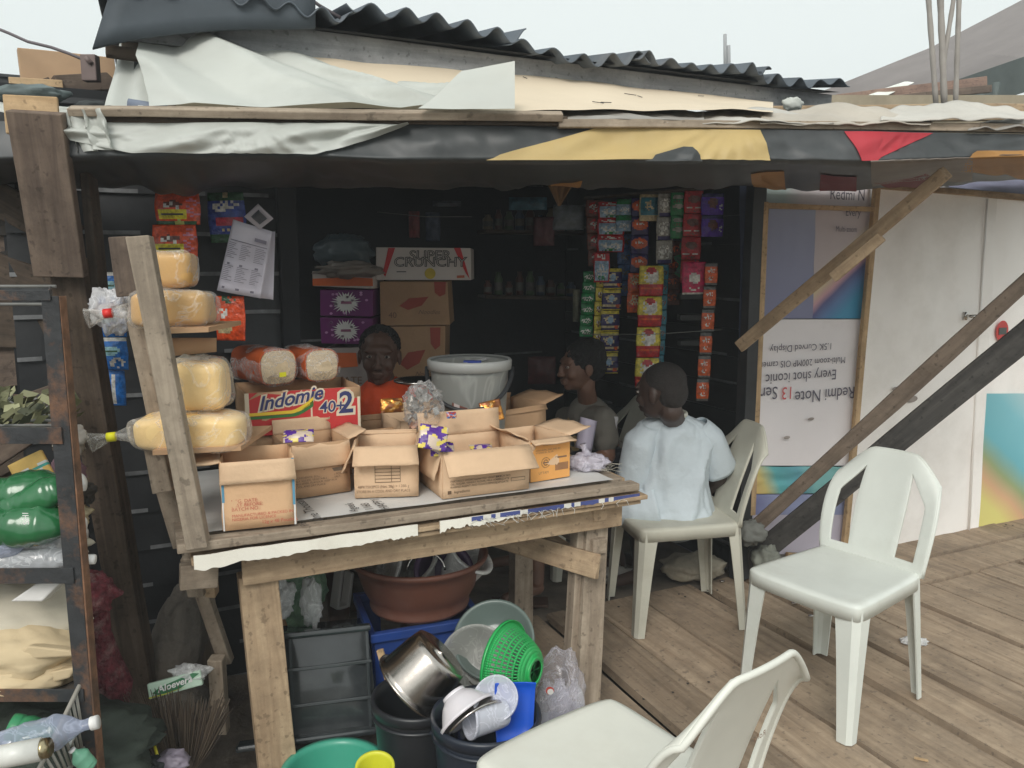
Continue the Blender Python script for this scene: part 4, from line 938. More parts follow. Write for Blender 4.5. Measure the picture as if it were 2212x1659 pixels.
b = MB(); chain(b, [pv+Vector((0, -.08, 0)), kF.lerp(pv, .15)], [.095, .075]); chain(b, [pv+Vector((0, .08, 0)), kN.lerp(pv, .15)], [.095, .075])
fuse(b, "shorts", mat("dark_shorts", (.02, .022, .03), .85, .2), pg, .008, 4)
b = MB(); b.tube([ft+Vector((.0, -.035, -.01)), ft+Vector((-.02, 0, .032)), ft+Vector((-.01, .035, -.01))], .006, 6); b.box(tuple(ft+Vector((-.01, 0, -.026))), (.12, .042, .006)); b.build("sandal", mat("brown_sandal", (.07, .035, .02), .7, .2), pg)
pp = MB(); pp.grid(lambda x, y: at(1250+x*36+y*-12+4, 900+y*66+x*10, 3.3-.03*math.sin(x*3)), 8, 8); tag(pp.build("paper", mat("lilac_paper", srgb(198, 190, 210), .7, .03), solid=.001), "blank lilac-white paper held against the grey shirt", "paper")
pp = MB(); pp.grid(lambda x, y: at(1322+x*14-y*12, 900+y*70, 3.42), 4, 8); tag(pp.build("paper", mat("white_paper_dim", srgb(190, 188, 190), .7, .03), solid=.001), "narrow white paper by the chair back behind the grey shirt", "paper")

# --- child in pale blue shirt, back to the camera
hc = at(1428, 846, 3.10); face = Vector((-.74, .66, -.12)); Hf = head_frame(hc, face, (-.05, 0, 1)); sB = 1.02
pb = person("person with shaved head in a loose pale blue shirt, seated with back to the camera", Vector((.62, 3.15, 0)))
b = MB(); head_forms(b, Hf, sB)
nk = Hf @ Vector((0, -.035, -.08)); sh = at(1456, 910, 3.18); sL = at(1392, 955, 3.19); sR = at(1528, 950, 3.21); pv = at(1440, 1108, 3.14)
chain(b, [Hf @ Vector((0, -.03, -.04)), nk, sh], [.045, .046, .05]); chain(b, [sL, sR], [.038, .038]); chain(b, [sh+Vector((0, .01, -.08)), sh+Vector((-.01, .03, -.22)), pv+Vector((0, .04, .02))], [.065, .07, .085])
elR = at(1556, 1030, 3.22); wrR = at(1500, 1085, 3.42); chain(b, [sR, elR, wrR], [.042, .034, .024]); hand(b, wrR, (-.9, .5, -.1), (0, 0, 1), .9, .6)
elL = at(1362, 1040, 3.2); wrL = at(1345, 1085, 3.42); chain(b, [sL, elL, wrL], [.042, .036, .024]); hand(b, wrL, (-.2, .9, -.1), (0, 0, 1), .9, .6)
for i, (kx, ky, fx, fy) in enumerate(((.36, 3.42, .50, 3.58), (.54, 3.50, .60, 3.62))):
    kn = Vector((kx, ky, .47)); fo = Vector((fx, fy, .06)); chain(b, [pv+Vector((-.05+.1*i, .03, -.02)), kn, fo], [.085, .056, .034]); chain(b, [fo+Vector((0, 0, -.02)), fo+Vector((-.09, .08, -.03))], [.032, .024])
fo = onz(1382, 1252, .05); chain(b, [pv+Vector((-.04, .06, -.04)), Vector((fo.x+.02, fo.y-.02, .40)), fo+Vector((0, 0, .02)), fo+Vector((-.09, .03, -.02))], [.08, .052, .034, .026])
fuse(b, "body", [SKIN3, EYE, PUP], pb, .0045, 4, extra=head_extras(Hf, sB))
b = MB(); hair_forms(b, Hf, sB, .955); fuse(b, "hair", mat("shaved_hair", (.022, .017, .015), .8, .3, 60, .4, bscale=200), pb, .006, 2)
# loose shirt: rings that follow the back, then two sleeves with open ends
RG = [(896, 1424, 1484, .050), (900, 1416, 1494, .055), (908, 1402, 1512, .075), (920, 1384, 1531, .095), (940, 1372, 1541, .110), (970, 1371, 1540, .120), (1010, 1372, 1536, .125), (1050, 1368, 1536, .130), (1085, 1364, 1542, .145), (1108, 1368, 1544, .155), (1124, 1378, 1534, .150), (1131, 1392, 1518, .135)]
b = MB(); nr = 60; na = 96
def ring(k):
    t = k*(len(RG)-1); i = min(int(t), len(RG)-2); f = t-i; return [a+(c-a)*f for a, c in zip(RG[i], RG[i+1])]
def rid(x): return (1-abs(2*(x % 1)-1))**2.2
def shirt(u, k):
    v, ul, ur, dp = ring(k); a = u*2*math.pi; cL = at(ul, v, 3.15); cR = at(ur, v, 3.17); c = (cL+cR)/2; c.y += .02+.03*k
    ca, sa = math.cos(a), math.sin(a); hw = (cR-cL).length/2
    x = math.copysign(abs(ca)**.82, ca)*hw; y = math.copysign(abs(sa)**.9, sa)*dp
    lx = ca; q = lx*.9
    fo = .012*rid(q*1.1+k*1.6+.25*nz((q*2, k*2, 1)))*min(1, k*3)+.010*rid(q*1.9-k*1.1+.3+.2*nz((q*3, k*3, 5)))*min(1, k*2.5)*(.5+.5*nz((q*2, k*2, 9)))+.012*rid(k*7+q*1.2+.4*nz((q*4, k*4, 2)))*max(0, (k-.72)/.28)+.004*nz((q*9, k*9, 3))
    p = c+Vector((x, y, 0)); n_ = Vector((ca, sa, 0)); return p+n_*(fo*1.9-.012)
b.grid(shirt, na, nr)
def sleeve(pts, rs, sd):
    pts = [Vector(p) for p in pts]; m_ = MB()
    def f(u, k):
        t = k*(len(pts)-1); i = min(int(t), len(pts)-2); fr = t-i; p = pts[i].lerp(pts[i+1], fr); d = (pts[-1]-pts[0]).normalized(); r = rs[i]+(rs[i+1]-rs[i])*fr
        e1 = Vector((0, 1, 0)); e1 = (e1-d*e1.dot(d)).normalized(); e2 = d.cross(e1); a = u*2*math.pi
        return p+(e1*math.cos(a)*1.15+e2*math.sin(a))*(r+.010*rid(u*3+k*.6+sd)*k+.004*nz((u*6, k*4, sd)))
    m_.grid(f, 40, 16); b.add(m_.v, m_.f, 0, True)
sleeve([at(1408, 918, 3.15), at(1386, 950, 3.15), at(1376, 1000, 3.17), at(1370, 1050, 3.20)], [.040, .064, .070, .076], 1)
sleeve([at(1508, 914, 3.17), at(1532, 945, 3.18), at(1546, 985, 3.2), at(1554, 1016, 3.22)], [.038, .058, .062, .062], 2)
sleeve([at(1420, 1090, 3.12), at(1365, 1098, 3.12), at(1330, 1108, 3.14)], [.085, .062, .048], 3)
b.build("shirt", mat("pale_blue_shirt", srgb(192, 202, 208), .85, .04, 5, .3, bscale=26), pb, solid=.002)
b = MB(); cc = at(1454, 895, 3.155); b.tube([cc+Vector((.050*math.cos(a), .046*math.sin(a), .004+.006*math.sin(a))) for a in [2*math.pi*i/24 for i in range(25)]], .009, 8); b.build("collar", mat("collar_cream", srgb(200, 200, 188), .8, .05), pb)
b = MB(); chain(b, [pv+Vector((-.06, .02, -.03)), Vector((.38, 3.36, .47))], [.10, .08]); chain(b, [pv+Vector((.05, .02, -.03)), Vector((.52, 3.44, .47))], [.10, .08]); fuse(b, "shorts", mat("dim_blue_shorts", srgb(120, 130, 138), .9), pb, .008, 4)
# ================================================================ UNDER THE TABLE
def bowl(name, label, c, r0, r1, h, m, axis=(0, 0, 1), cat="bowl", lip=.012, th=.003, foot=None, n=48, group=None, inner=None):
    """open vessel; c is the centre of its base, axis points out of its mouth"""
    z = Vector(axis).normalized(); x = z.orthogonal().normalized(); M = frame(Vector(c), x, z.cross(x)); b = MB()
    prof = [(0, 0), (r0*.9, 0)]
    for i in range(9): k = i/8; prof.append((r0+(r1-r0)*(k**.75), .004+(h-.004)*k))
    prof += [(r1+lip, h+.001), (r1+lip, h-.006)]
    b.lathe(prof, n)
    if foot: b.lathe([(foot, .002), (foot, -.008), (foot-.006, -.008)], n)
    o = b.build(name, m, None, M, solid=th); return tag(o, label, cat, group)
BROWN_PL = mat("brown_plastic_tub", (.145, .056, .036), .5, .12, 4, .05, stain=(.24, .14, .11), stain_amt=.6, bscale=30)
def atz(u, v, z): return onz(u, v, z)
# brown tub
TY = 2.50; tc_ = at(905, 1192, TY); r_t = .215; tubz = at(905, 1352, TY-.17).z
b = MB(); h = tc_.z-.005-tubz; M_ = T((tc_.x, TY, tubz))
prof = [(0, 0), (.158, 0), (.163, .012), (.156, .02), (.172, .05), (.182, h*.4), (.198, h*.7), (.208, h-.02), (.222, h-.012), (.226, h), (.218, h+.006), (.205, h-.004), (.19, h*.6), (.16, .04), (.14, .03), (0, .03)]
b.lathe(prof, 64); tub = tag(b.build("brown_tub", BROWN_PL, None, M_), "large brown plastic tub full of bowls standing on the blue crate under the table", "tub")
GREYT = film("grey_clear_plastic", (.55, .55, .52), .45, .3, .1); WPLT = film("milky_plastic", (.8, .8, .78), .62, .35, .1)
bowl("plastic_box", "clear box standing on edge at the right of the brown tub", (tc_.x+.10, TY+.02, tubz+.06), .05, .07, .13, WPLT, (.6, -.2, .9))
bowl("plastic_bowl", "grey see-through bowl lying in the middle of the brown tub", (tc_.x-.01, TY-.0, tubz+.06), .06, .10, .10, GREYT, (-.3, -.35, .8))
bowl("milky_disc", "milky round dish leaning on the left inside of the brown tub", (tc_.x-.11, TY+.0, tubz+.12), .03, .085, .02, WPLT, (-.7, -.6, .5), "dish")
b = MB(); Mq = T((tc_.x+.03, TY-.07, tubz+h-.03)); b.tube([Mq @ Vector((.06*math.cos(a), .02*math.sin(a), .05*math.sin(a))) for a in [math.pi*i/14 for i in range(15)]], .004, 8); tag(b.build("bright_wire", STEEL), "bent bright wire handle sticking up in the brown tub", "wire")
bowl("purple_bowl", "dark purple bowl on its side in the brown tub", (tc_.x+.07, TY-.02, tubz+.10), .05, .085, .06, mat("purple_plastic", (.06, .03, .08), .4, .1), (.3, -.75, .6))
# blue crate
BLUE = mat("blue_crate_plastic", (.012, .05, .24), .45, .15, 5, .05, stain=(.06, .08, .14), stain_amt=.5)
ca = at(808, 1380, 2.30); ca.z = 0; cr_w = .335; crx = Vector((math.cos(R_(20)), math.sin(R_(20)), 0)); cry = Vector((-crx.y, crx.x, 0)); CH = tubz-.006
crate = thing("plastic_crate", "bright blue plastic crate carrying the brown tub", "crate", M=frame(ca, crx, cry))
MC = W[crate.name]
def cbox(nm, c, hf, m=BLUE, par=crate, bev=.004): b = MB(); b.box(c, hf); return b.build(nm, m, par, MC, bevel=bev)
for nm, ox, oy, sx, sy in (("front_side", cr_w/2, 0, cr_w/2, .006), ("back_side", cr_w/2, .30, cr_w/2, .006), ("end_side", 0, .15, .006, .144), ("end_side", cr_w, .15, .006, .144)):
    b = MB(); hz = CH/2-.02
    if "side" in nm and sy < .01:
        for (x0, x1, z0, z1) in ((0, 1, 0, .42), (0, .22, .42, .74), (.78, 1, .42, .74), (0, 1, .74, .92)):
            b.box((ox-sx+(x0+x1)/2*2*sx, oy, (z0+z1)/2*CH), ((x1-x0)*sx, sy, (z1-z0)/2*CH))
    else: b.box((ox, oy, CH*.46), (sx, sy, CH*.46))
    b.build(nm, BLUE, crate, MC)
b = MB()
for (c, hf) in (((cr_w/2, -.008, CH-.014), (cr_w/2+.014, .012, .014)), ((cr_w/2, .308, CH-.014), (cr_w/2+.014, .012, .014)), ((-.006, .15, CH-.014), (.010, .147, .013)), ((cr_w+.006, .15, CH-.014), (.010, .147, .013))): b.box(c, hf)
b.build("rim", BLUE, crate, MC, bevel=.003); b = MB(); b.box((cr_w/2, .15, CH*.05+.01), (cr_w/2-.01, .14, .004)); b.build("base", BLUE, crate, MC)
# black box lid with ribs (upended), green basin
LIDM = mat("black_box_plastic", (.035, .042, .045), .16, .15, 4, .05, coat=.4)
la = at(566, 1600, 2.12); lb = at(818, 1578, 2.2); lx = (lb-la); lx.z = 0; ly = Vector((0, .28, 1)).normalized()
ML = frame(Vector((la.x, la.y, la.z)), lx, ly); LW = lx.length; LH = (at(580, 1378, 2.2)-la).length*1.0
blid = thing("storage_box", "black plastic storage box turned on its side with ribbed face, under the table at left", "box", M=ML)
b = MB(); b.grid(lambda x, y: Vector(((.0+LW*x)*(1-.0)+.02*y*(1-2*x), LH*y, .012*math.sin(math.pi*x)*math.sin(math.pi*y))), 12, 12); b.build("face", mat("grey_sheen_plastic", (.035, .040, .043), .14, .3, 3, .06, coat=.5, stain=(.14, .15, .15), stain_amt=.5), blid, ML)
b = MB()
for yy in (.30, .66): b.box((LW/2, LH*yy, .012), (LW/2-.012, .005, .003))
for xx in (.26, .93): b.box((LW*xx, LH/2, .010), (.005, LH/2, .003))
b.build("rib", LIDM, blid, ML, bevel=.002)
b = MB(); b.box((LW/2-.0, -.006, .01), (LW/2+.07, .010, .03)); b.box((LW/2, LH, .0), (LW/2-.01, .010, .02)); b.box((LW/2, LH/2, -.13), (LW/2-.02, LH/2-.01, .12)); b.build("body", LIDM, blid, ML, bevel=.008)
bc = at(650, 1612, 1.79)
bowl("green_basin", "wide sea-green plastic basin on the ground at the foot of the left table leg", (-.475, 1.96, .0), .10, .125, .095, mat("sea_green_plastic", (.06, .36, .25), .4, .05, 4, coat=.2), cat="basin", lip=.014)
# buckets
def bucket(label, c, r, h, m, axis=(0, 0, 1)):
    z = Vector(axis).normalized(); x = z.cross(Vector((0, 1, 0))).normalized(); M = frame(Vector(c), x, z.cross(x)); t_ = thing("bucket", label, "bucket", group="black buckets under the table", M=M)
    b = MB(); b.lathe([(0, 0), (r*.78, 0), (r*.80, .01), (r*.94, h*.86), (r*.95, h)], 48); b.build("pail", m, t_, M, solid=.003)
    b = MB(); b.lathe([(r*.95, h-.03), (r*1.0, h-.028), (r*1.02, h-.006), (r*1.0, h+.002), (r*.94, h)], 48); b.lathe([(r*.96, h-.05), (r*1.0, h-.048), (r*1.0, h-.042), (r*.96, h-.04)], 48); b.build("rim", m, t_, M)
    b = MB(); b.tube([Vector((r*1.02*math.cos(a), r*1.02*math.sin(a)*.96, h-.035-.10*math.sin(a))) for a in [math.pi+math.pi*i/24 for i in range(25)]], .004, 6)
    b.v = [Vector((v.x, v.y, h-.035-(.0)+ (v.z-(h-.035))*-.4-.02)) for v in b.v]; b.build("bail", m, t_, M); return t_
BKT = mat("black_bucket_plastic", (.018, .020, .024), .35, .2, 5, .05); BKT2 = mat("blue_black_bucket", (.018, .024, .038), .35, .2, 5, .05)
q1 = at(903, 1500, 2.02); bucket("black bucket with the upturned steel pot, behind the front bucket", (q1.x, 2.02, -.01), .125, q1.z+.01, BKT)
q2 = at(1050, 1540, 1.86); bucket("blue-black bucket at the front holding a white bowl and a blue dish", (q2.x, 1.86, -.01), .137, q2.z+.01, BKT2)
q3 = at(1062, 1455, 2.25); bucket("black bucket behind under the grey bowl and green colander", (q3.x, 2.27, -.01), .13, q3.z-.02, BKT)
# steel pot upside down, tilted
pc_ = at(955, 1452, 2.0); ax = Vector((-.62, -.12, -.62)).normalized()
bowl("steel_pot", "dented stainless steel pot upside down on the black bucket", pc_+Vector((0, 0, .055)), .083, .098, .125, mat("steel_dull", (.50, .46, .42), .24, .15, 6, .08, metal=1, bscale=12), ax, "pot", lip=.008, th=.002)
# things in the front bucket
bowl("white_bowl", "white enamel bowl turned on its side in the front bucket", q2+Vector((-.075, -.02, .055)), .035, .072, .055, mat("white_enamel", (.75, .72, .76), .2, .03, coat=.5), (.55, -.50, -.55), lip=.004, foot=.03)
bowl("steel_bowl", "shiny steel bowl in the front bucket beneath the white one", q2+Vector((-.058, .0, .032)), .03, .078, .065, STEEL, (.5, -.62, -.5), lip=.003, th=.0015)
b = MB(); b.grid(lambda x, y: Vector(((x-.5)*.105*(1-.12*(1-y)), (y-.5)*.14, .012*(abs(2*x-1)**4+abs(2*y-1)**6))), 18, 18); tag(b.build("blue_dish", mat("bright_blue_plastic", (.01, .10, .62), .35, .05), None, frame(q2+Vector((.07, .02, -.005)), Vector((1, .15, -.06)), Vector((.25, .35, .95))), solid=.003, bevel=.001), "bright blue rectangular dish standing in the front bucket", "dish")
bowl("clear_cup", "clear plastic cup lying in the front bucket", q2+Vector((.05, -.02, .012)), .03, .047, .10, film("cup_clear", (.85, .87, .95), .42, .1, .05), (-.85, -.4, .1), "cup", lip=.002, th=.0015)
bowl("clear_dish", "clear plastic dish beside the blue dish in the front bucket", q2+Vector((.03, .0, .03)), .03, .055, .03, film("cup_clear"), (-.2, -.6, .6), "dish", lip=.002, th=.0015)
# grey bowls and colander
gq = at(1070, 1372, 2.28)
bowl("grey_bowl", "large grey-green round bowl tilted towards the camera under the table", gq+Vector((.0, .05, -.055)), .068, .118, .05, mat("grey_green_plastic", (.13, .17, .155), .3, .05, 4, coat=.2), (-.12, -.72, .72), lip=.006)
bowl("clear_bowl", "clear bowl tucked beneath the grey-green one", gq+Vector((-.04, -.02, -.09)), .06, .11, .07, film("grey_clear_plastic"), (-.25, -.8, .5), lip=.004)
b = MB(); b.tube([gq+Vector((-.075, -.09, -.10)), gq+Vector((-.03, -.12, -.125)), gq+Vector((.03, -.12, -.12))], .0022, 6); tag(b.build("wire_loop", STEEL), "thin steel wire loop in front of the clear bowl", "wire")
GRN = mat("green_colander_plastic", (.02, .42, .10), .4, .05, 4, coat=.2)
cq = at(1120, 1440, 2.10); axc = Vector((-.80, .50, -.02)).normalized(); xx = axc.cross(Vector((0, 0, 1))).normalized(); MG = frame(cq-axc*.05, xx, axc.cross(xx))
b = MB(); NS = 100
for j in range(14):
    for i in range(NS):
        k0, k1 = j/14, (j+1)/14; rr = lambda k: .052+.058*k**.7
        if 2 <= j <= 11 and i % 2 == 0: a0, a1 = 2*math.pi*(i+.28)/NS, 2*math.pi*(i+.72)/NS; open_ = True
        else: open_ = False
        A0, A1 = 2*math.pi*i/NS, 2*math.pi*(i+1)/NS
        pt_ = lambda a, k: Vector((rr(k)*math.cos(a), rr(k)*math.sin(a), .10*k))
        if not open_: b.add([pt_(A0, k0), pt_(A1, k0), pt_(A1, k1), pt_(A0, k1)], [(0, 1, 2, 3)], 0, True)
        elif j % 2: b.add([pt_(A0, k0+.012), pt_(A1, k0+.012), pt_(A1, k1-.012), pt_(A0, k1-.012)], [(0, 1, 2, 3)], 0, True)
b.lathe([(0, 0), (.052, 0)], 40); b.lathe([(.108, .098), (.118, .10), (.118, .092)], 56); b.lathe([(.030, -.006), (.040, -.006), (.040, .0)], 40)
tag(b.build("colander", GRN, None, MG, solid=.002), "bright green plastic colander lying on its side beside the right table leg", "colander")
bowl("yellow_bowl", "yellow bowl partly cut by the bottom edge", at(810, 1672, 1.70)+Vector((0, 0, -.03)), .028, .040, .06, mat("yellow_plastic", (.62, .62, .04), .4, .05), (.05, -.25, 1), lip=.004)
beam("wooden_stick", at(822, 1402, 2.24), at(848, 1490, 2.22), .022, .014, (0, -1, 0), W_NEW, None); tag(bpy.data.objects["wooden_stick"], "pale wooden stick standing between the black box and the blue crate", "stick")
beam("wooden_strut", at(790, 1395, 2.75), at(815, 1310, 2.75), .05, .03, (0, -1, 0), W_TAN, None); tag(bpy.data.objects["wooden_strut"], "short grey-tan strut behind the brown tub", "strut")
# pack of clear bottles by the right leg
for i, (u, v, l) in enumerate(((1180, 1490, "clear empty bottle in the shrink pack nearest the colander"), (1205, 1530, "clear empty bottle in the shrink pack at the front"), (1212, 1452, "clear empty bottle in the shrink pack leaning on the leg"), (1240, 1560, "clear empty bottle lowest in the shrink pack"))):
    p = at(u, v+20, 2.2); bt = thing("clear_bottle", l, "bottle", (p.x, p.y, 0), group="clear bottles in the shrink pack"); Mb = frame(Vector((p.x, p.y, 0)), Vector((1, 0, 0)), Vector((0, 1, 0)))
    b = MB(); b.lathe([(0, 0), (.028, .002), (.031, .02), (.029, .06), (.031, .09), (.031, .15), (.022, .185), (.011, .20), (.011, .215)], 24); b.build("bottle_body", film("bottle_clear", (.85, .85, .9), .22, .1, .1), bt, Mb)
    b = MB(); b.lathe([(.0315, .08), (.0315, .13)], 24); b.build("label_band", mat("bottle_label", (.35, .36, .42), .5, .2), bt, Mb)
def crumple(name, label, cat, c, r, m, amp=.35, fr=2.2, nu=36, nv=24, seed=0, parent=None, M=None, tail=None, group=None):
    b = MB(); b.ell((0, 0, 0), r, nu, nv, 0, None, lambda d: amp*(nz(d*fr, 1, seed)+.6*abs(nz(d*fr*2.3, 1, seed+4))+.25*nz(d*fr*5, 1, seed+2)))
    if tail: b.tube([Vector(p) for p in tail[0]], tail[1], 10)
    Mx = T(Vector(c)) @ (M or Matrix()); o = b.build(name, m, parent, Mx); 
    if label: tag(o, label, cat, group)
    return o
crumple("shrink_wrap", "crumpled clear shrink wrap around the bottles by the right leg", "plastic wrap", at(1208, 1500, 2.24), (.075, .08, .14), film("wrap_film", (.9, .88, .95), .07, .12, .4, 10), .16)
b = MB(); b.lathe([(0, 0), (.012, 0)], 20, 0, frame(at(1188, 1492, 2.12), Vector((1, 0, 0)), Vector((0, 0, 1)))); b.lathe([(0, .001), (.009, .001)], 20, 1, frame(at(1189, 1494, 2.12), Vector((1, 0, 0)), Vector((0, 0, 1)))); tag(b.build("bottle_sticker", [mat("sticker_red", srgb(190, 70, 60)), WHITE]), "small round red and white sticker on the shrink wrap", "sticker")
# bags and carton at the back left under the table
crumple("plastic_bag", "green and clear plastic bag under the table behind the left leg", "plastic bag", at(628, 1270, 2.42), (.10, .06, .12), film("green_bag_film", (.25, .42, .27), .5, .3, .5, 12), .35, seed=2)
crumple("plastic_bag", "crumpled white knotted bag hanging in front of the green bag", "plastic bag", at(600, 1290, 2.3), (.045, .03, .055), film("white_bag_film", (.8, .8, .8), .55, .4, .5, 16), .5, seed=5)
crumple("plastic_bag", "thin clear bag trailing right of the green bag", "plastic bag", at(672, 1300, 2.32), (.03, .02, .07), FILM_W, .4, seed=9)
carton("brown carton with a red corner under the green bag", at(565, 1440, 2.45), at(690, 1400, 2.5)+Vector((0, 0, at(565, 1440, 2.45).z-at(690, 1400, 2.5).z)), .2, .11, None, None, None, None, m=CARD_D, zb=0)
b = MB(); M3 = frame(at(728, 1270, 2.55), Vector((.5, .6, -.1)), Vector((.1, 0, 1))); 
for (c, hf) in (((0, 0, 0), (.006, .07, .02)), ((.045, -.01, 0), (.006, .06, .02)), ((.022, -.066, 0), (.02, .006, .02))): b.box(c, hf)
tag(b.build("plastic_tray", mat("milky_tray", (.42, .40, .37), .4, .1), None, M3, bevel=.003), "narrow milky plastic tray on edge left of the brown tub", "tray")
crumple("shopping_bag", "small crumpled off-white bag on the floor behind the right table leg", "plastic bag", onz(1335, 1240, .04)+Vector((0, 0, -.005)), (.075, .05, .03), mat("offwhite_bag", (.42, .41, .38), .6, .1, trl=.2), .5, seed=12)
b = MB(); b.grid(lambda x, y: at(1120-70*(x-.5)*2+0, 1235+130*y, 3.95)+Vector((0, .02*math.sin(8*x), 0)), 6, 8); tag(b.build("grain_sack", mat("grey_green_sack", (.10, .10, .075), .9, .2), solid=.004), "grey-green sack standing in the shop behind the sandalled foot", "sack")

# ================================================================ BREAD RACK
rack = thing("bread_rack", "narrow upright rack of leaning grey timbers with small board shelves for bread", "rack", at(420, 1160, 1.9))
beam("front_post", at(302, 512, 1.86), at(428, 1178, 1.88), .050, .04, (.15, -1, 0), W_POST, rack, ragged=.004)
beam("rear_post", at(262, 512, 2.0), at(280, 640, 2.0), .05, .05, (.2, -1, 0), W_BROWN, rack)
beam("rear_post", at(300, 690, 2.06), at(372, 1060, 2.08), .05, .04, (.2, -1, 0), W_GREY, rack)
beam("side_panel", at(348, 1030, 2.05), at(392, 1180, 2.05), .04, .03, (.2, -1, 0), W_GREY, rack)
beam("rear_post", at(335, 960, 1.98), at(355, 1060, 1.98), .05, .04, (.2, -1, 0), W_GREY, rack)
for (ua, va, ub, vb, Yf, Yb) in ((352, 722, 450, 706, 1.92, 2.16), (330, 985, 520, 962, 1.90, 2.16)):
    p0 = at(ua, va, Yf); p1 = at(ub, vb, Yf+.05); p0.z = p1.z = (p0.z+p1.z)/2
    b = MB(); n_ = Vector((0, Yb-Yf, 0)); b.add([p0, p1, p1+n_, p0+n_], [(0, 1, 2, 3)]); b.build("shelf", CARD_D, rack, solid=.012)
b = MB(); p0 = at(352, 745, 2.0); b.grid(lambda x, y: at(362+105*x, 730+ (40-10*x)*y, 2.1), 4, 2); b.build("shelf_edge", CARD_D, rack, solid=.006)
b = MB(); b.grid(lambda x, y: at(372+110*x, 770+60*y, 2.25), 4, 2); b.build("back_board", mat("dim_board", (.11, .09, .07), .8, .2), rack, solid=.006)
YB = mat("butter_bread", srgb(248, 214, 150), .7, .05, 5, .2, bscale=12, stain=srgb(225, 165, 85), stain_amt=.6); YB2 = mat("tan_bread", srgb(208, 165, 100), .75, .05, 5, .2, bscale=12, stain=srgb(180, 130, 80), stain_amt=.5)
BFILM = film("bread_bag_film", (.95, .93, .88), .05, .10, .35, 9)
def loaf(label, c, L, Wd, H, yaw, m, bagm=BFILM, tail=None, tape=None, seed=0):
    """bagged loaf: length along local x"""
    M = T(Vector(c)) @ Matrix.Rotation(yaw, 4, 'Z'); t_ = thing("bread_loaf", label, "bread", group="bagged loaves", M=M)
    def shp(d, k=1.0, s_=0, am=.05):
        p = Vector([math.copysign(abs(q)**.42, q) for q in d]); return Vector((p.x*L/2*k, p.y*Wd/2*k, H/2+p.z*H/2*k))*1.0
    def ball(k, am, nu, nv, sd):
        b = MB(); vs = []
        for j in range(nv+1):
            ph = math.pi*j/nv
            for i in range(nu):
                th_ = 2*math.pi*i/nu; d = Vector((math.sin(ph)*math.cos(th_), math.sin(ph)*math.sin(th_), math.cos(ph))); p = shp(d, k)
                vs.append(p+d*am*(nz(p*16, 1, sd)+.35*abs(nz(p*34, 1, sd+1))))
        b.add(vs, [(j*nu+i, (j+1)*nu+i, (j+1)*nu+(i+1) % nu, j*nu+(i+1) % nu) for j in range(nv) for i in range(nu)], 0, True); return b
    ball(.97, .006, 32, 22, seed).build("crumb", m, t_, M); b = ball(1.05, .012, 48, 30, seed+5)
    if tail: 
        tl = [Vector((-L/2*.9, 0, H*.4)), Vector((-L/2-.03, 0, H*.42)), Vector((-L/2-.06, -.01, H*.38)), Vector((-L/2-.11, -.02, H*.25))]
        b.tube(tl, [.03, .018, .007, .026], 14)
    b.build("bag", bagm, t_, M)
    if tape:
        b = MB(); b.tube([Vector((-L/2-.052, -.01, H*.39)), Vector((-L/2-.072, -.012, H*.37))], .012, 10); b.build("tape", tape, t_, M)
    return t_
YT = mat("yellow_tape", srgb(240, 235, 40), .5, .03); RT = mat("red_tape", srgb(225, 50, 45), .5, .03)
lz = lambda u, v, Y: at(u, v, Y)
p = lz(418, 966, 2.0); loaf("yellow loaf on the bottom shelf of the rack, tied with yellow tape", p, .265, .15, .088, R_(6), YB, tail=1, tape=YT, seed=1)
p2 = lz(432, 903, 2.02); loaf("taller yellow loaf standing on the bottom one", (p2.x, 2.04, p.z+.094), .135, .14, .125, R_(6), YB, seed=2)
p3 = lz(378, 705, 2.04); loaf("tan loaf on the upper shelf tied with red tape", p3, .19, .14, .092, R_(6), YB2, tail=1, tape=RT, seed=3)
p4 = lz(370, 622, 2.06); loaf("tan loaf in a creased bag at the top of the rack", (p4.x, 2.08, p3.z+.098), .11, .11, .09, R_(4), YB2, seed=4)
crumple("loose_bag", "loose clear bag mouth above the tall yellow loaf", "plastic bag", at(425, 800, 2.1), (.075, .05, .04), film("grey_loose_film", (.6, .58, .5), .35, .3, .5, 14), .3, seed=7)
crumple("gathered_bag", "white gathered bag end left of the rack", "plastic bag", at(238, 668, 2.06), (.05, .03, .05), film("white_gather", (.9, .9, .92), .38, .25, .9, 20), .5, seed=8)
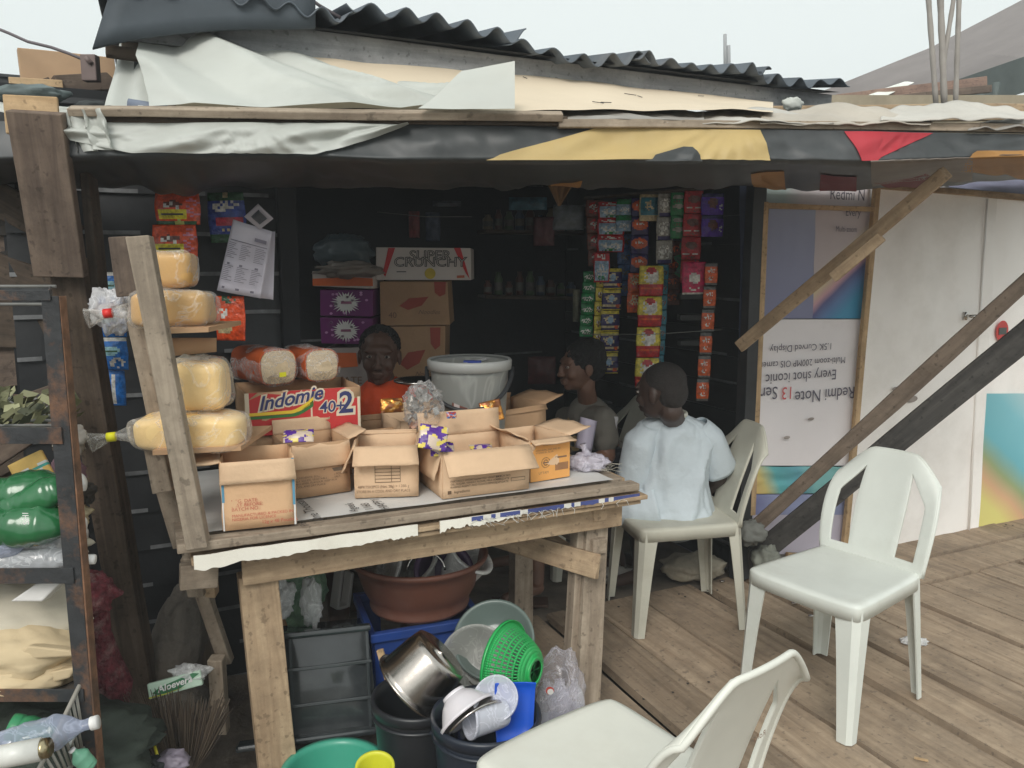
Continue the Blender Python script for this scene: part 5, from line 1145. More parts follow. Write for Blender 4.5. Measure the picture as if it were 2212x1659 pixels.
# sliced loaves on the noodle carton
CRUST = mat("bread_crust", srgb(205, 95, 40), .6, .12, 10, .1); CRUMB = mat("white_crumb", srgb(226, 205, 172), .85, .06, 30, .35, bscale=45)
def sliced(label, c, w_, h, L, yaw, seed):
    M = T(Vector(c)) @ Matrix.Rotation(yaw, 4, 'Z'); t_ = thing("bread_loaf", label, "bread", group="bagged loaves", M=M)
    out = []; n = 30
    for i in range(n):
        a = 2*math.pi*i/n; x = math.copysign(abs(math.cos(a))**.5, math.cos(a)); z = math.copysign(abs(math.sin(a))**.5, math.sin(a))
        out.append(((w_/2)*(x*(1.0 if z < 0 else 1.04)), h/2+z*h/2+(.006 if z > .5 else 0)*(1-x*x)))
    Mx = frame(Vector((0, 0, 0)), Vector((1, 0, 0)), Vector((0, 0, 1)))          # local z -> -y
    b = MB(); vs = [Vector((x, 0, z)) for x, z in out]+[Vector((x, L, z)) for x, z in out]
    b.add(vs, [(i, (i+1) % n, n+(i+1) % n, n+i) for i in range(n)]+[tuple(range(n, 2*n))], 0, True); b.build("crust", CRUST, t_, M)
    b = MB(); b.add([Vector((x*.93, -.003, (z-h/2)*.93+h/2)) for x, z in out], [tuple(range(n-1, -1, -1))]); b.add([Vector((x*.93, .0, (z-h/2)*.93+h/2)) for x, z in out]+[Vector((x, .0, z)) for x, z in out], [(i, (i+1) % n, n+(i+1) % n, n+i) for i in range(n)], 1)
    b.build("cut_face", [CRUMB, CRUST], t_, M)
    b = MB(); b.grid(lambda u, v: Vector((0, 0, h/2))+Vector((math.cos(u*2*math.pi)*w_*.55*(1.0 if .08 < v < .92 else .35 if v in (0, 1) else .9)*(abs(math.cos(u*2*math.pi))**-.3 if abs(math.cos(u*2*math.pi)) > .4 else 1.2), -.03+v*(L+.06), math.sin(u*2*math.pi)*h*.57*(1.0 if .08 < v < .92 else .35)))+Vector((nz((u*9, v*5, seed)), 0, nz((u*9, v*5, seed+3))))*.012, 40, 18)
    b.build("bag", film("bread_film", (.96, .94, .92), .07, .1, .6, 26), t_, M); return t_
zc = a9.z+H9+.008
s1 = at(603, 845, 2.47); s2 = at(695, 835, 2.54)
l1 = sliced("left sliced loaf with yellow tape on its crumb, on the red noodle carton", (s1.x, 2.47, zc), .118, .105, .21, R_(42), 1)
l2 = sliced("right sliced loaf with white crumb facing out on the red noodle carton", (s2.x, 2.55, zc), .108, .098, .19, R_(36), 2)
b = MB(); b.box((0, -.03, .035), (.011, .001, .007)); b.build("tape", YT, l1, W[l1.name])
# small goods on the table
def packet(label, c, w_, h, m, x=(1, 0, 0), y=(0, .5, 1), seed=0, cat="packet", name="snack_packet", group="snack packets in the cartons", extra=None, mfn=None):
    M = frame(Vector(c), Vector(x), Vector(y)); b = MB()
    def f(u, v): return Vector(((u-.5)*w_*(1+.05*nz((v*5, seed, 0))), (v-.5)*h, .12*w_*math.sin(math.pi*u)*math.sin(math.pi*v)+.02*w_*nz((u*6, v*6, seed), 1.4)))
    b.grid(f, 16, 18, mfn=mfn or (lambda u, v: 1 if nz((u*3.2, v*3.6, seed), 1, seed) > .12 else (2 if nz((u*4, v*4, seed+5), 1, seed) > .22 else 0)))
    b2 = MB(); b2.v = list(b.v); b2.f = b.f; b2.m = b.m; b2.sm = b.sm; b2.t = b.t
    return tag(b2.build(name, m, None, M, solid=.002), label, cat, group)
PUR = [mat("purple_foil", (.10, .03, .28), .3, .2, 20, .3, bscale=50), mat("cream_foil", (.62, .5, .4), .3, .2), mat("yellow_foil", (.75, .6, .12), .3, .2)]
bx4 = onz(1000, 1010, Zt)
packet("purple and yellow snack packet sticking up at the left of the wide carton", at(936, 945, 2.20), .08, .07, PUR, (1, .2, -.2), (0, .5, 1), 3)
packet("purple snack packet lying on the left edge inside the wide carton", at(955, 970, 2.24), .07, .05, PUR, (1, .3, -.1), (-.1, .6, .6), 4)
packet("purple snack packet low inside the wide carton at the right", at(1040, 968, 2.36), .07, .04, PUR, (1, .3, 0), (0, .8, .3), 5)
packet("striped purple and white packet in the carton behind the red-printed one", at(645, 942, 2.12), .08, .045, PUR, (1, .2, 0), (0, .7, .5), 6)
GOLD = [mat("gold_foil", (.62, .27, .05), .25, .2, 20, .5, metal=.6, bscale=30), mat("gold_foil_dark", (.25, .09, .03), .3, .2, metal=.5), mat("gold_foil_light", (.85, .55, .22), .25, .1, metal=.5)]
packet("folded gold foil packet in the back carton beside the bucket", at(1030, 880, 2.62), .11, .07, GOLD, (1, .2, -.3), (.1, .5, 1), 7)
packet("gold foil packet with an open dark mouth right of the folded one", at(1062, 888, 2.58), .07, .07, GOLD, (1, .2, .2), (0, .4, 1), 8)
packet("orange foil packet left of the clear snack bag", at(846, 876, 2.5), .07, .045, GOLD, (1, .3, 0), (0, .3, 1), 9)
packet("small red and blue sweet packet in the carton behind the wide one", at(975, 897, 2.4), .03, .02, [mat("sweet_red", (.4, .05, .05), .3), mat("sweet_blue", (.05, .15, .4), .3), PUR[1]], (1, .3, 0), (0, .4, 1), 10)
# clear bag of wrapped snacks
sb = thing("snack_bag", "tall clear bag of small wrapped snacks standing before the bucket", "bag of snacks", at(915, 905, 2.45)); random.seed(5)
b = MB(); cb = at(915, 880, 2.45)
for i in range(70):
    p = cb+Vector((random.uniform(-.05, .05), random.uniform(-.03, .03), random.uniform(-.06, .05))); a = Vector((random.uniform(-1, 1), random.uniform(-1, 1), random.uniform(-1, 1))).normalized(); c_ = a.orthogonal()
    b.add([p-a*.012-c_*.007, p+a*.012-c_*.007, p+a*.012+c_*.007, p-a*.012+c_*.007], [(0, 1, 2, 3)], 0 if p.z > cb.z-.02 else random.choice((0, 1)))
b.build("snacks", [mat("silver_wrap", (.5, .48, .45), .25, .2, metal=.6), mat("pink_brown_snack", (.42, .24, .17), .5, .2)], sb)
b = MB(); b.ell(tuple(cb), (.06, .04, .075), 36, 24, 0, None, lambda d: .2*nz(d*3, 1, 2)+(.25*abs(nz(d*6, 1, 3)) if d.z > .3 else 0)); b.build("bag", film("snack_film", (.9, .9, .9), .06, .08, .5, 30), sb)
# clear bag right end
crumple("sugar_bag", "knotted clear bag of lilac-white sachets at the right end of the table", "bag", onz(1268, 1012, Zt)+Vector((0, 0, .022)), (.065, .045, .03), film("lilac_film", (.72, .68, .78), .6, .25, .9, 30), .35, seed=3, tail=([(0, 0, .02), (-.01, 0, .045), (-.015, 0, .06)], [.02, .008, .012]))
b = MB(); random.seed(3)
for i in range(40): p = onz(1300+random.uniform(-20, 25), 1010+random.uniform(-8, 10), Zt+.004); b.tube([p, p+Vector((random.uniform(-.02, .02), random.uniform(-.01, .01), .006)), p+Vector((random.uniform(-.04, .04), random.uniform(-.02, .02), .003))], .0007, 4)
tag(b.build("frayed_threads", mat("pale_thread", (.5, .47, .4), .9)), "pale frayed sacking threads at the far right corner of the table", "threads")
# clear bucket
CB = at(1015, 868, 2.72); CBz = Zt; rB = .138; hB = at(1015, 775, 2.72).z-CBz
buck = thing("clear_bucket", "translucent grey-white bucket with a black carrying handle behind the cartons", "bucket", (CB.x, 2.72, CBz)); MBk = W[buck.name]
cl_pl = film("bucket_plastic", (.36, .37, .35), .55, .35, .05, 4)
b = MB(); b.lathe([(0, 0), (rB*.80, 0), (rB*.82, .01), (rB*.95, hB*.85), (rB*.97, hB-.01)], 56); b.build("pail", cl_pl, buck, MBk, solid=.002)
b = MB(); b.lathe([(rB*.97, hB-.035), (rB*1.04, hB-.033), (rB*1.05, hB-.004), (rB*1.02, hB+.002), (rB*.96, hB-.002)], 56); b.build("rim", mat("milky_rim", (.38, .39, .38), .4, .05), buck, MBk)
b = MB(); b.tube([MBk @ Vector((rB*1.06*math.cos(a), -rB*1.06*abs(math.sin(a)), hB-.03-.125*math.sin(a)**1.0)) for a in [math.pi*i/30 for i in range(31)]], .0075, 10); b.build("handle", mat("black_handle", (.02, .022, .025), .5, .1), buck)
b = MB(); b.grid(lambda x, y: MBk @ Vector((rB*.93*math.sin(-.42+x*.62), -rB*.935*math.cos(-.42+x*.62)-.002, hB*.38+y*.075*(1-.35*(x-.3)))), 12, 6, mfn=lambda x, y: 0 if nz((x*5, y*4, 2)) > .05 else 1)
b.build("sticker", [mat("sticker_brown", (.16, .05, .035), .5, .2), mat("sticker_pale", (.5, .42, .4), .5, .1)], buck)
b = MB(); b.box((CB.x+.01, 2.72, CBz+hB-.012), (.03, .012, .006)); b.tube([(CB.x-.03, 2.70, CBz+hB-.02), (CB.x+.06, 2.75, CBz+hB-.004)], .006, 8, 1); tag(b.build("scoop", [mat("blue_lid", (.03, .06, .3), .4), mat("pale_spoon", (.4, .4, .4), .4)]), "small dark blue scoop with pale handle in the mouth of the clear bucket", "scoop")
bowl("steel_tin", "round steel dish lying at the shoulder of the person in orange", at(905, 832, 2.86), .05, .085, .02, STEEL, cat="dish", lip=.004)
# ================================================================ STOCK IN THE SHOP
beam("shop_counter", at(640, 850, 3.95), at(1060, 850, 4.05), .5, .04, UP, W_DARK, None); tag(bpy.data.objects["shop_counter"], "dark timber counter inside the shop carrying the stacked cartons", "counter")
for u in (660, 1040):
    p = at(u, 850, 4.0); o = beam("leg", (p.x, p.y, -.02), (p.x, p.y, p.z-.02), .06, .06, (0, -1, 0), W_DARK, bpy.data.objects["shop_counter"])
def block(name, label, tl, tr, br, bl, Y, depth, mats_, deco=None, cat="box", group=None):
    """closed carton given by its front face in picture points at depth Y"""
    q = [at(u, v, Y) for u, v in (tl, tr, br, bl)]; x = (q[2]-q[3]); x.z = 0; M = frame(q[3], x, Vector((0, 0, 1)))
    Mi = M.inverted(); l = [Mi @ v for v in q]; b = MB(); fr = [Vector((v.x, v.y, 0)) for v in (l[3], l[2], l[1], l[0])]; bk_ = [v+Vector((0, 0, -depth)) for v in fr]
    b.add(fr+bk_, [(0, 1, 2, 3), (7, 6, 5, 4), (0, 4, 5, 1), (1, 5, 6, 2), (2, 6, 7, 3), (3, 7, 4, 0)]); o = b.build(name, mats_, None, M, bevel=.003); tag(o, label, cat, group)
    w_ = (l[2]-l[3]).x; h_ = l[0].y
    if deco: deco(o, M, w_, h_)
    return o
def dpoly(o, M, pts, m, nm, z=.003): b = MB(); b.poly(pts, .0006, 0, M @ T((0, 0, z))); return b.build(nm, m, o)
def dtext(o, M, s_, x, y, size, m, shear=0, bold=0, z=.0045, sx=1): return text(s_, o, M @ Vector((x, y, z)), M.to_3x3() @ Vector((1, 0, 0)), M.to_3x3() @ Vector((0, 1, 0)), size, m, shear, bold, sx=sx)
WBX = mat("white_carton_dim", srgb(215, 205, 198), .7, .05, 4); STR = mat("stripe_red", srgb(205, 45, 50), .6, .08)
def deco_white(o, M, w_, h_):
    dpoly(o, M, [(.075*w_, .22*h_), (.10*w_, .10*h_), (.21*w_, .98*h_), (.14*w_, .98*h_)], STR, "red_stripe"); dpoly(o, M, [(.82*w_, .98*h_), (.89*w_, .98*h_), (.985*w_, .03*h_), (.945*w_, .20*h_)], STR, "red_stripe")
    for s_, y in (("SUPER", .62), ("CRUNCHY", .42)):
        dtext(o, M, s_, .57*w_, y*h_, .062, INK, .05, .002, .004, 1.15); dtext(o, M, s_, .57*w_, y*h_, .062, WBX, .05, -.0016, .0052, 1.15)
    b = MB(); b.lathe([(.026, 0), (0, 0)], 24, 0, M @ T((.57*w_, .2*h_, .004))); b.build("yellow_disc", mat("disc_yellow", srgb(205, 180, 60), .6), o)
    dpoly(o, M, [(.22*w_, .24*h_), (.32*w_, .24*h_), (.32*w_, .27*h_), (.22*w_, .27*h_)], INK, "print_line"); dpoly(o, M, [(.85*w_, .14*h_), (.93*w_, .15*h_), (.93*w_, .07*h_), (.85*w_, .06*h_)], mat("stamp_orange", srgb(200, 100, 60), .6), "stamp")
block("shop_carton", "white carton with red slanted stripes and outlined lettering on top of the brown ones", (812, 534), (1017, 536), (1018, 605), (812, 605), 3.85, .3, WBX, deco_white, group="cartons stacked in the shop")
def deco_brown(o, M, w_, h_):
    R2 = mat("faded_red_print", srgb(170, 80, 65), .8, .1)
    dpoly(o, M, [(.28*w_, .45*h_), (.42*w_, .62*h_), (.70*w_, .66*h_), (.60*w_, .46*h_), (.40*w_, .36*h_)], R2, "faded_emblem"); dpoly(o, M, [(.78*w_, .99*h_), (.95*w_, .99*h_), (.94*w_, .72*h_), (.86*w_, .66*h_), (.79*w_, .75*h_)], R2, "faded_badge")
    dtext(o, M, "Noodles", .70*w_, .27*h_, .03, INK_B, .4); dtext(o, M, "40", .18*w_, .18*h_, .04, INK_B)
block("shop_carton", "brown carton with faded red print, directly under the white striped one", (820, 608), (966, 608), (972, 702), (822, 704), 3.88, .3, CARD_D, deco_brown, group="cartons stacked in the shop")
block("shop_carton", "lower brown carton with a faded red badge beside the head of the person in orange", (824, 706), (962, 704), (960, 850), (828, 850), 3.88, .3, CARD_D, deco_brown, group="cartons stacked in the shop")
PURP = mat("purple_carton", srgb(115, 35, 110), .5, .08, 5)
def deco_burst(o, M, w_, h_):
    pts = []; n = 26
    for i in range(2*n): a = 2*math.pi*i/(2*n); r = (1.0 if i % 2 else .66)*(1+.14*math.sin(i*2.3)); pts.append((w_*.5+w_*.27*r*math.cos(a), h_*.5+h_*.43*r*math.sin(a)))
    dpoly(o, M, pts, WHITE, "white_burst"); dpoly(o, M, [(.40*w_, .46*h_), (.61*w_, .46*h_), (.60*w_, .56*h_), (.41*w_, .55*h_)], mat("burst_ink", srgb(150, 90, 120), .6), "burst_mark", .0045)
    random.seed(int(w_*1000))
    for i in range(12): x = random.uniform(.1, .9)*w_; y = random.uniform(.08, .92)*h_; dpoly(o, M, [(x+.008*math.cos(k), y+.006*math.sin(k)) for k in (0, 1, 2, 3, 4, 5)], mat("splash_lilac", srgb(205, 150, 200), .6), "splash")
block("shop_carton", "upper purple carton with a white starburst", (691, 626), (806, 626), (805, 684), (692, 682), 3.8, .3, PURP, deco_burst, group="cartons stacked in the shop")
block("shop_carton", "lower purple carton with a white starburst", (691, 686), (805, 688), (802, 744), (694, 742), 3.8, .3, PURP, deco_burst, group="cartons stacked in the shop")
def deco_or(o, M, w_, h_): dpoly(o, M, [(0, .02*h_), (w_, 0), (w_, .52*h_), (.62*w_, .62*h_), (.3*w_, .55*h_), (0, .5*h_)], mat("band_orange", srgb(225, 110, 50), .6, .1), "orange_band")
block("shop_carton", "flat white and orange carton on top of the purple ones", (674, 586), (806, 588), (806, 624), (676, 618), 3.78, .32, WBX, deco_or, group="cartons stacked in the shop")
def deco_m(o, M, w_, h_): dpoly(o, M, [(.12*w_, .55*h_), (.75*w_, .6*h_), (.72*w_, .9*h_), (.14*w_, .9*h_)], mat("band_orange", srgb(225, 110, 50)), "orange_panel"); dtext(o, M, "MATE", .55*w_, .22*h_, .05, INK_B)
block("shop_carton", "pale carton with an orange panel at the bottom of the purple stack", (702, 752), (800, 750), (800, 850), (700, 850), 3.82, .28, mat("grey_pack", srgb(170, 160, 155), .6), deco_m, group="cartons stacked in the shop")
crumple("plastic_bag", "grey-blue bulging bag on top of the orange-banded carton", "plastic bag", at(742, 545, 3.85), (.13, .08, .085), mat("grey_blue_bag", (.13, .17, .19), .35, .1, 6, .2, trl=.2), .28, seed=4)
crumple("plastic_bag", "flat crumpled cream bag draped over the orange-banded carton", "plastic bag", at(755, 582, 3.68), (.13, .05, .035), mat("cream_bag", (.33, .28, .24), .4, .1, 6, .2, trl=.2), .5, seed=6)
random.seed(11)
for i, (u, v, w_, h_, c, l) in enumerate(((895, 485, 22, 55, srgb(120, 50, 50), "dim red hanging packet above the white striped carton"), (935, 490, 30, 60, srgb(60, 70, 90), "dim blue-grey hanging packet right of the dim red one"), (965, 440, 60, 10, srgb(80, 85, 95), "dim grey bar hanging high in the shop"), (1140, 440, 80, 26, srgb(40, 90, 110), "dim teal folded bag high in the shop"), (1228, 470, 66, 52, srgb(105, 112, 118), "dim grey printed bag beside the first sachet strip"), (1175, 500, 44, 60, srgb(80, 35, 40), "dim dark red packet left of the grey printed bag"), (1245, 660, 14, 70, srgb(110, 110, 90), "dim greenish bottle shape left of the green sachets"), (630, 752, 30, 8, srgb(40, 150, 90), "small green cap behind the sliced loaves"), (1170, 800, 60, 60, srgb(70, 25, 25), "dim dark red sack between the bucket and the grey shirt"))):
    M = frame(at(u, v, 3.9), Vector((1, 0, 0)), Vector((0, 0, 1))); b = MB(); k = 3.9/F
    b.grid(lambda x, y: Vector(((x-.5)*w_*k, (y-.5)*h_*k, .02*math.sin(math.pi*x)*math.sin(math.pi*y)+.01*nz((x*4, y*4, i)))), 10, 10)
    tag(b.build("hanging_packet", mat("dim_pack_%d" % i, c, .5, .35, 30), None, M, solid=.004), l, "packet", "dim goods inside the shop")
for (u0, v0, u1, v1, l) in ((815, 458, 1020, 468, "thin cord stretched across the dark shop opening"), (1260, 722, 1560, 712, "thin cord behind the sachet strips")):
    b = MB(); a = at(u0, v0, 3.4); c = at(u1, v1, 3.5); b.tube([a, a.lerp(c, .5)-UP*.01, c], .0016, 5); tag(b.build("cord", mat("grey_cord", (.16, .16, .15), .8)), l, "cord")

# dim stock on two wall shelves at the back
for q, (v, z0) in enumerate(((500, 0), (640, 1))):
    a = at(1040, v, 4.25); c = at(1250, v+4, 4.42); sh_ = tag(beam("wall_shelf", a, c, .16, .018, UP, W_DARK, None), ["upper dim wooden shelf at the back of the shop", "lower dim wooden shelf at the back of the shop"][q], "shelf")
    for i in range(9):
        p = a.lerp(c, (i+.6)/9.4)+Vector((0, -.02, .010)); r = random.uniform(.018, .028); hh = random.uniform(.07, .13); b = MB(); b.lathe([(0, 0), (r, .002), (r, hh*.7), (r*.6, hh*.85), (r*.6, hh), (0, hh)], 16, 0, T(p)); b.lathe([(r*1.02, hh*.2), (r*1.02, hh*.55)], 16, 1, T(p))
        col = random.choice(((90, 60, 50), (60, 80, 100), (120, 110, 90), (70, 90, 60), (110, 50, 50))); tag(b.build("jar", [mat("jar_%d%d%d" % col, srgb(*col), .4), mat("jar_label", srgb(95, 92, 88), .6, .3, 30)]), "small dim jar on the %s back shelf of the shop" % ("upper", "lower")[q], "jar", "jars on the %s back shelf" % ("upper", "lower")[q])
# ================================================================ SACHET STRIPS
RAILM = B(2.43, 2.95), B(1.97, 3.35)
b = MB(); a = at(1262, 428, 3.86); c = at(1575, 402, 3.66); b.tube([a, c], .008, 8, 0); tag(b.build("hanging_rail", W_DARK), "dark thin rail under the awning from which the sachet strips hang", "rail")
def smat(n_, c, k=1.0): return mat("sachet_"+n_, srgb(*c, k*.92), .26, .42, 55, .3, bscale=60)
def strip(label, ut, ub, vt, vb, wpx, n, style, Y=None, group="hanging strips of sachets", name="sachet_strip", yaw=0, pname="sachet", sag=1.0, cat="sachets"):
    """style: list of (v0, v1, u0, u1, material) painted rectangles; first entry is the ground"""
    if Y is None: Y = 3.86+(3.66-3.86)*((ut+ub)/2-1262)/313
    root = thing(name, label, cat, at(ut, vt, Y), group=group); mats_ = [s[4] for s in style]; sd = random.random()*30
    b = MB(); b.tube([at(ut, vt-6, Y), at(ut, vt+3, Y)], .002, 5); b.build("string", DARK, root)
    for i in range(n):
        k0 = i/n; k1 = (i+1)/n-.006; uc0 = ut+(ub-ut)*k0+2.2*sag*nz((i*1.7, sd, 0)); uc1 = ut+(ub-ut)*k1+2.2*sag*nz((i*1.7+1.3, sd, 0)); v0 = vt+(vb-vt)*k0; v1 = vt+(vb-vt)*k1
        a = at(uc0, v0, Y); c = at(uc1, v1, Y); wv = wpx*Y/F*(1.12 if group.startswith("hanging strips of") else 1.0); yw = yaw+.35*nz((i*2.1, sd, 4)); ax = Vector((math.cos(yw), math.sin(yw), .05*nz((i, sd, 7)))); hh = (c-a).length
        M = frame((a+c)/2, ax, a-c); bb = MB()
        def f(x, y): return Vector(((x-.5)*wv*(1-.03*math.cos(y*6.28)), (y-.5)*hh, .10*wv*math.sin(math.pi*x)*math.sin(math.pi*y)+.02*wv*nz((x*4, y*4, sd+i))))
        def mf(x, y):
            y = 1-y; r = 0
            for q, s in enumerate(style):
                if s[0] <= y <= s[1] and s[2] <= x <= s[3]:
                    if len(s) > 5 and ((x-(s[2]+s[3])/2)/(s[3]-s[2])*2)**2+((y-(s[0]+s[1])/2)/(s[1]-s[0])*2)**2 > 1+.3*nz((x*9, y*9, i)): continue
                    if len(s) > 6 and nz((x*12, y*12, q+sd)) < 0: continue
                    r = q
            return r
        bb.grid(f, 14, 18, mfn=mf); o = bb.build(pname, mats_, root, M, solid=.003)
        dgl = None
    return root
s_ = smat; wht = s_("white", (225, 222, 215)); red = s_("red", (190, 35, 40)); blu = s_("blue", (70, 110, 175)); grn = s_("green", (25, 130, 70)); yel = s_("yellow", (225, 205, 70)); nvy = s_("navy", (45, 35, 95)); org = s_("orange", (220, 95, 35)); brn = s_("brown", (110, 60, 45)); sil = s_("silver", (165, 160, 150)); mag = s_("magenta", (200, 25, 85)); pur = s_("purple", (95, 50, 175)); tea = s_("teal", (50, 130, 150)); crm = s_("cream", (215, 195, 150)); gry = s_("grey", (95, 95, 92)); sky_ = s_("pale_blue", (150, 180, 205))
G = (0, 1, 0, 1)
milk = [(*G, red), (.28, .94, .06, .94, sky_), (.40, .90, .12, .88, wht, 1, 1), (.04, .22, .15, .85, wht, 1, 1), (.78, .94, .2, .8, grn, 1, 1)]
strip("leftmost brown and red sachet strip behind the milk sachets", 1284, 1290, 432, 576, 34, 4, [(*G, brn), (.1, .9, .15, .85, red, 1, 1), (.3, .7, .2, .8, wht, 1, 1)])
strip("pair of red and pale blue milk sachets at the top left of the display", 1322, 1318, 436, 545, 52, 3, milk)
strip("short red and blue milk sachet strip hanging beneath the wider milk pair", 1302, 1296, 546, 610, 30, 1, milk, Y=3.8)
strip("pale blue and green sachets at the top, second strip from the left", 1350, 1346, 430, 500, 30, 2, [(*G, grn), (.35, 1, 0, 1, sky_), (.5, .9, .2, .8, wht, 1, 1)])
strip("thin green and white sachet strip low at the left of the display", 1275, 1264, 586, 728, 26, 6, [(*G, grn), (.3, .75, .1, .9, wht, 1, 1)])
strip("thin yellow sachet strip between the green and the navy ones", 1298, 1290, 590, 775, 18, 6, [(*G, yel), (.3, .8, .2, .8, brn, 1, 1), (.3, .6, .3, .7, wht, 1, 1)])
strip("yellow-edged navy sachet strip hanging to just above the grey-shirted child", 1324, 1314, 580, 808, 36, 5, [(*G, yel), (.15, .92, .02, .98, nvy), (.20, .66, .15, .75, crm, 1, 1), (.28, .6, .35, .65, sky_, 1), (.74, .84, 0, 1, crm), (.70, .88, .70, .95, org, 1)])
strip("orange and navy sachet strip at the top centre of the display", 1384, 1380, 428, 590, 34, 4, [(*G, nvy), (.12, .72, .05, .95, org, 1), (.3, .5, .3, .7, wht, 1, 1)])
strip("teal and cream sachet hanging top centre beside the orange strip", 1404, 1402, 420, 478, 38, 1, [(*G, crm), (.1, .75, .1, .9, tea), (.25, .6, .25, .75, crm, 1, 1)])
strip("silver sachet strip with pale discs in the middle of the display", 1440, 1434, 418, 570, 32, 3, [(*G, sil), (.2, .8, .1, .9, wht, 1, 1), (.84, 1, .1, .9, nvy)])
strip("green sachet strip with silver lettering right of the silver one", 1466, 1464, 416, 516, 30, 2, [(*G, grn), (.1, .3, .15, .85, sil, 1), (.5, .7, .15, .85, sil, 1), (.35, .45, .2, .8, brn, 1, 1)])
strip("dark red sachet strip with round brown emblems", 1500, 1488, 412, 612, 36, 4, [(*G, red), (.2, .55, .2, .8, brn, 1), (.7, .8, .1, .9, wht, 1, 1), (.85, .95, .1, .9, brn, 1, 1)])
strip("purple sachet strip with brown discs at the top right of the display", 1540, 1538, 418, 512, 42, 2, [(*G, pur), (.2, .7, .3, .72, brn, 1), (.0, .15, 0, 1, nvy), (.5, .8, .8, .95, wht, 1, 1)])
strip("orange and white sachet strip left of the big yellow one", 1376, 1372, 590, 676, 32, 2, [(*G, org), (.1, .7, .15, .85, crm, 1, 1), (.5, .8, .2, .8, red, 1, 1)])
strip("large yellow and red sachet strip hanging to the head of the shaved child", 1408, 1396, 574, 840, 46, 4, [(*G, yel), (.62, .98, 0, 1, red), (.08, .60, .18, .82, wht, 1), (.05, .26, .3, .7, red, 1), (.72, .78, .1, .9, org), (.18, .45, .1, .4, yel, 1, 1)], Y=3.70)
strip("thin teal sachet strip right of the big yellow one", 1434, 1422, 572, 800, 20, 7, [(*G, tea), (.2, .7, .1, .6, crm, 1, 1), (.4, .7, .5, .95, brn, 1, 1)])
strip("single magenta sachet with a white mark under the dark red strip", 1502, 1497, 566, 636, 46, 1, [(*G, mag), (.35, .65, .25, .75, wht, 1), (.75, .88, .25, .7, wht, 1, 1), (.95, 1, 0, 1, wht)], Y=3.62)
strip("narrow orange sachet strip at the far right of the display", 1538, 1516, 568, 868, 24, 6, [(*G, org), (.0, .16, 0, 1, gry), (.25, .45, .2, .8, wht, 1, 1), (.6, .8, .3, .7, wht, 1, 1), (.9, 1, 0, 1, gry)], Y=3.60)
strip("dim blue sachet strip half hidden behind the navy and orange ones", 1352, 1350, 505, 640, 30, 4, [(*G, blu), (.3, .7, .2, .8, gry, 1, 1)], Y=3.95)
strip("dim brown sachet strip half hidden behind the silver one", 1455, 1450, 520, 660, 34, 4, [(*G, brn), (.3, .7, .2, .8, org, 1, 1)], Y=3.95)
strip("dim green sachet strip half hidden beneath the dark red one", 1470, 1468, 520, 600, 26, 3, [(*G, grn), (.3, .7, .2, .8, gry, 1, 1)], Y=3.95)
# grey trays in the shadow behind the strips
for i, (v, l) in enumerate(((640, "upper dark grey plastic tray behind the orange strip"), (685, "middle dark grey plastic tray behind the orange strip"), (740, "lower pale-edged dark tray behind the orange strip"))):
    M = frame(at(1490, v, 3.8), Vector((1, .1, 0)), Vector((0, 0, 1))); b = MB(); b.box((0, 0, 0), (.055, .014, .03)); tag(b.build("tray", mat("dark_tray", (.05, .052, .05), .4, .2), None, M, bevel=.004), l, "tray", "dark trays beside the sachets")
# packets hanging at the left
og = [(*G, smat("bright_orange", (235, 85, 40))), (.30, .52, .22, .62, brn, 1), (.36, .55, .2, .6, wht, 1, 1), (.58, .85, .1, .68, smat("bright_yellow", (235, 215, 50))), (.66, .70, .14, .64, INK), (.76, .79, .2, .6, INK, 1, 1), (.1, .9, .72, .98, smat("pink", (215, 130, 150)), 1, 1), (.88, 1, 0, .9, smat("dark_green", (60, 100, 70))), (.86, 1, .4, .66, smat("lime", (190, 205, 120)), 1)]
strip("two orange packets with a yellow panel hanging on the black wall at the left", 387, 376, 412, 560, 84, 2, og, Y=2.44, name="hanging_packets", pname="packet", sag=.6)
strip("blue and green packet with a red word panel hanging left of the invoices", 492, 488, 416, 524, 68, 1, [(*G, smat("dark_green", (60, 100, 70))), (.16, .82, 0, 1, smat("mid_blue", (60, 80, 160))), (.18, .4, .1, .9, wht, 1, 1), (.50, .66, .2, .9, smat("red_panel", (200, 50, 70))), (.70, .80, .3, .8, crm, 1, 1), (.0, .14, .4, .6, crm, 1)], Y=2.5, name="hanging_packets", pname="packet")
strip("small red-orange packet below the hanging invoices", 500, 496, 640, 736, 56, 1, [(*G, smat("bright_orange", (235, 85, 40))), (.28, .5, .1, .5, wht, 1, 1), (.55, .85, .05, .55, crm, 1), (.0, .15, .1, .7, smat("dark_green", (60, 100, 70)), 1, 1)], Y=2.44, name="hanging_packets", pname="packet")
dp = [(*G, smat("diaper_blue", (40, 120, 205))), (.0, .10, 0, 1, wht), (.26, .56, .12, .80, smat("aqua", (165, 215, 225)), 1), (.37, .45, .22, .7, smat("dark_green", (60, 100, 70)), 1), (.62, .95, .42, .92, wht, 1, 1)]
strip("long strip of blue packs with pale oval labels left of the bread rack", 232, 246, 588, 800, 62, 3, dp, Y=2.30, name="hanging_packets", pname="packet", sag=.5)
strip("narrower blue pack with a white stripe at the bottom of the blue strip", 243, 246, 800, 876, 50, 1, [(*G, smat("diaper_blue", (40, 120, 205))), (.1, .95, .5, .66, wht), (.3, .6, .2, .4, wht, 1, 1)], Y=2.32, name="hanging_packets", pname="packet")
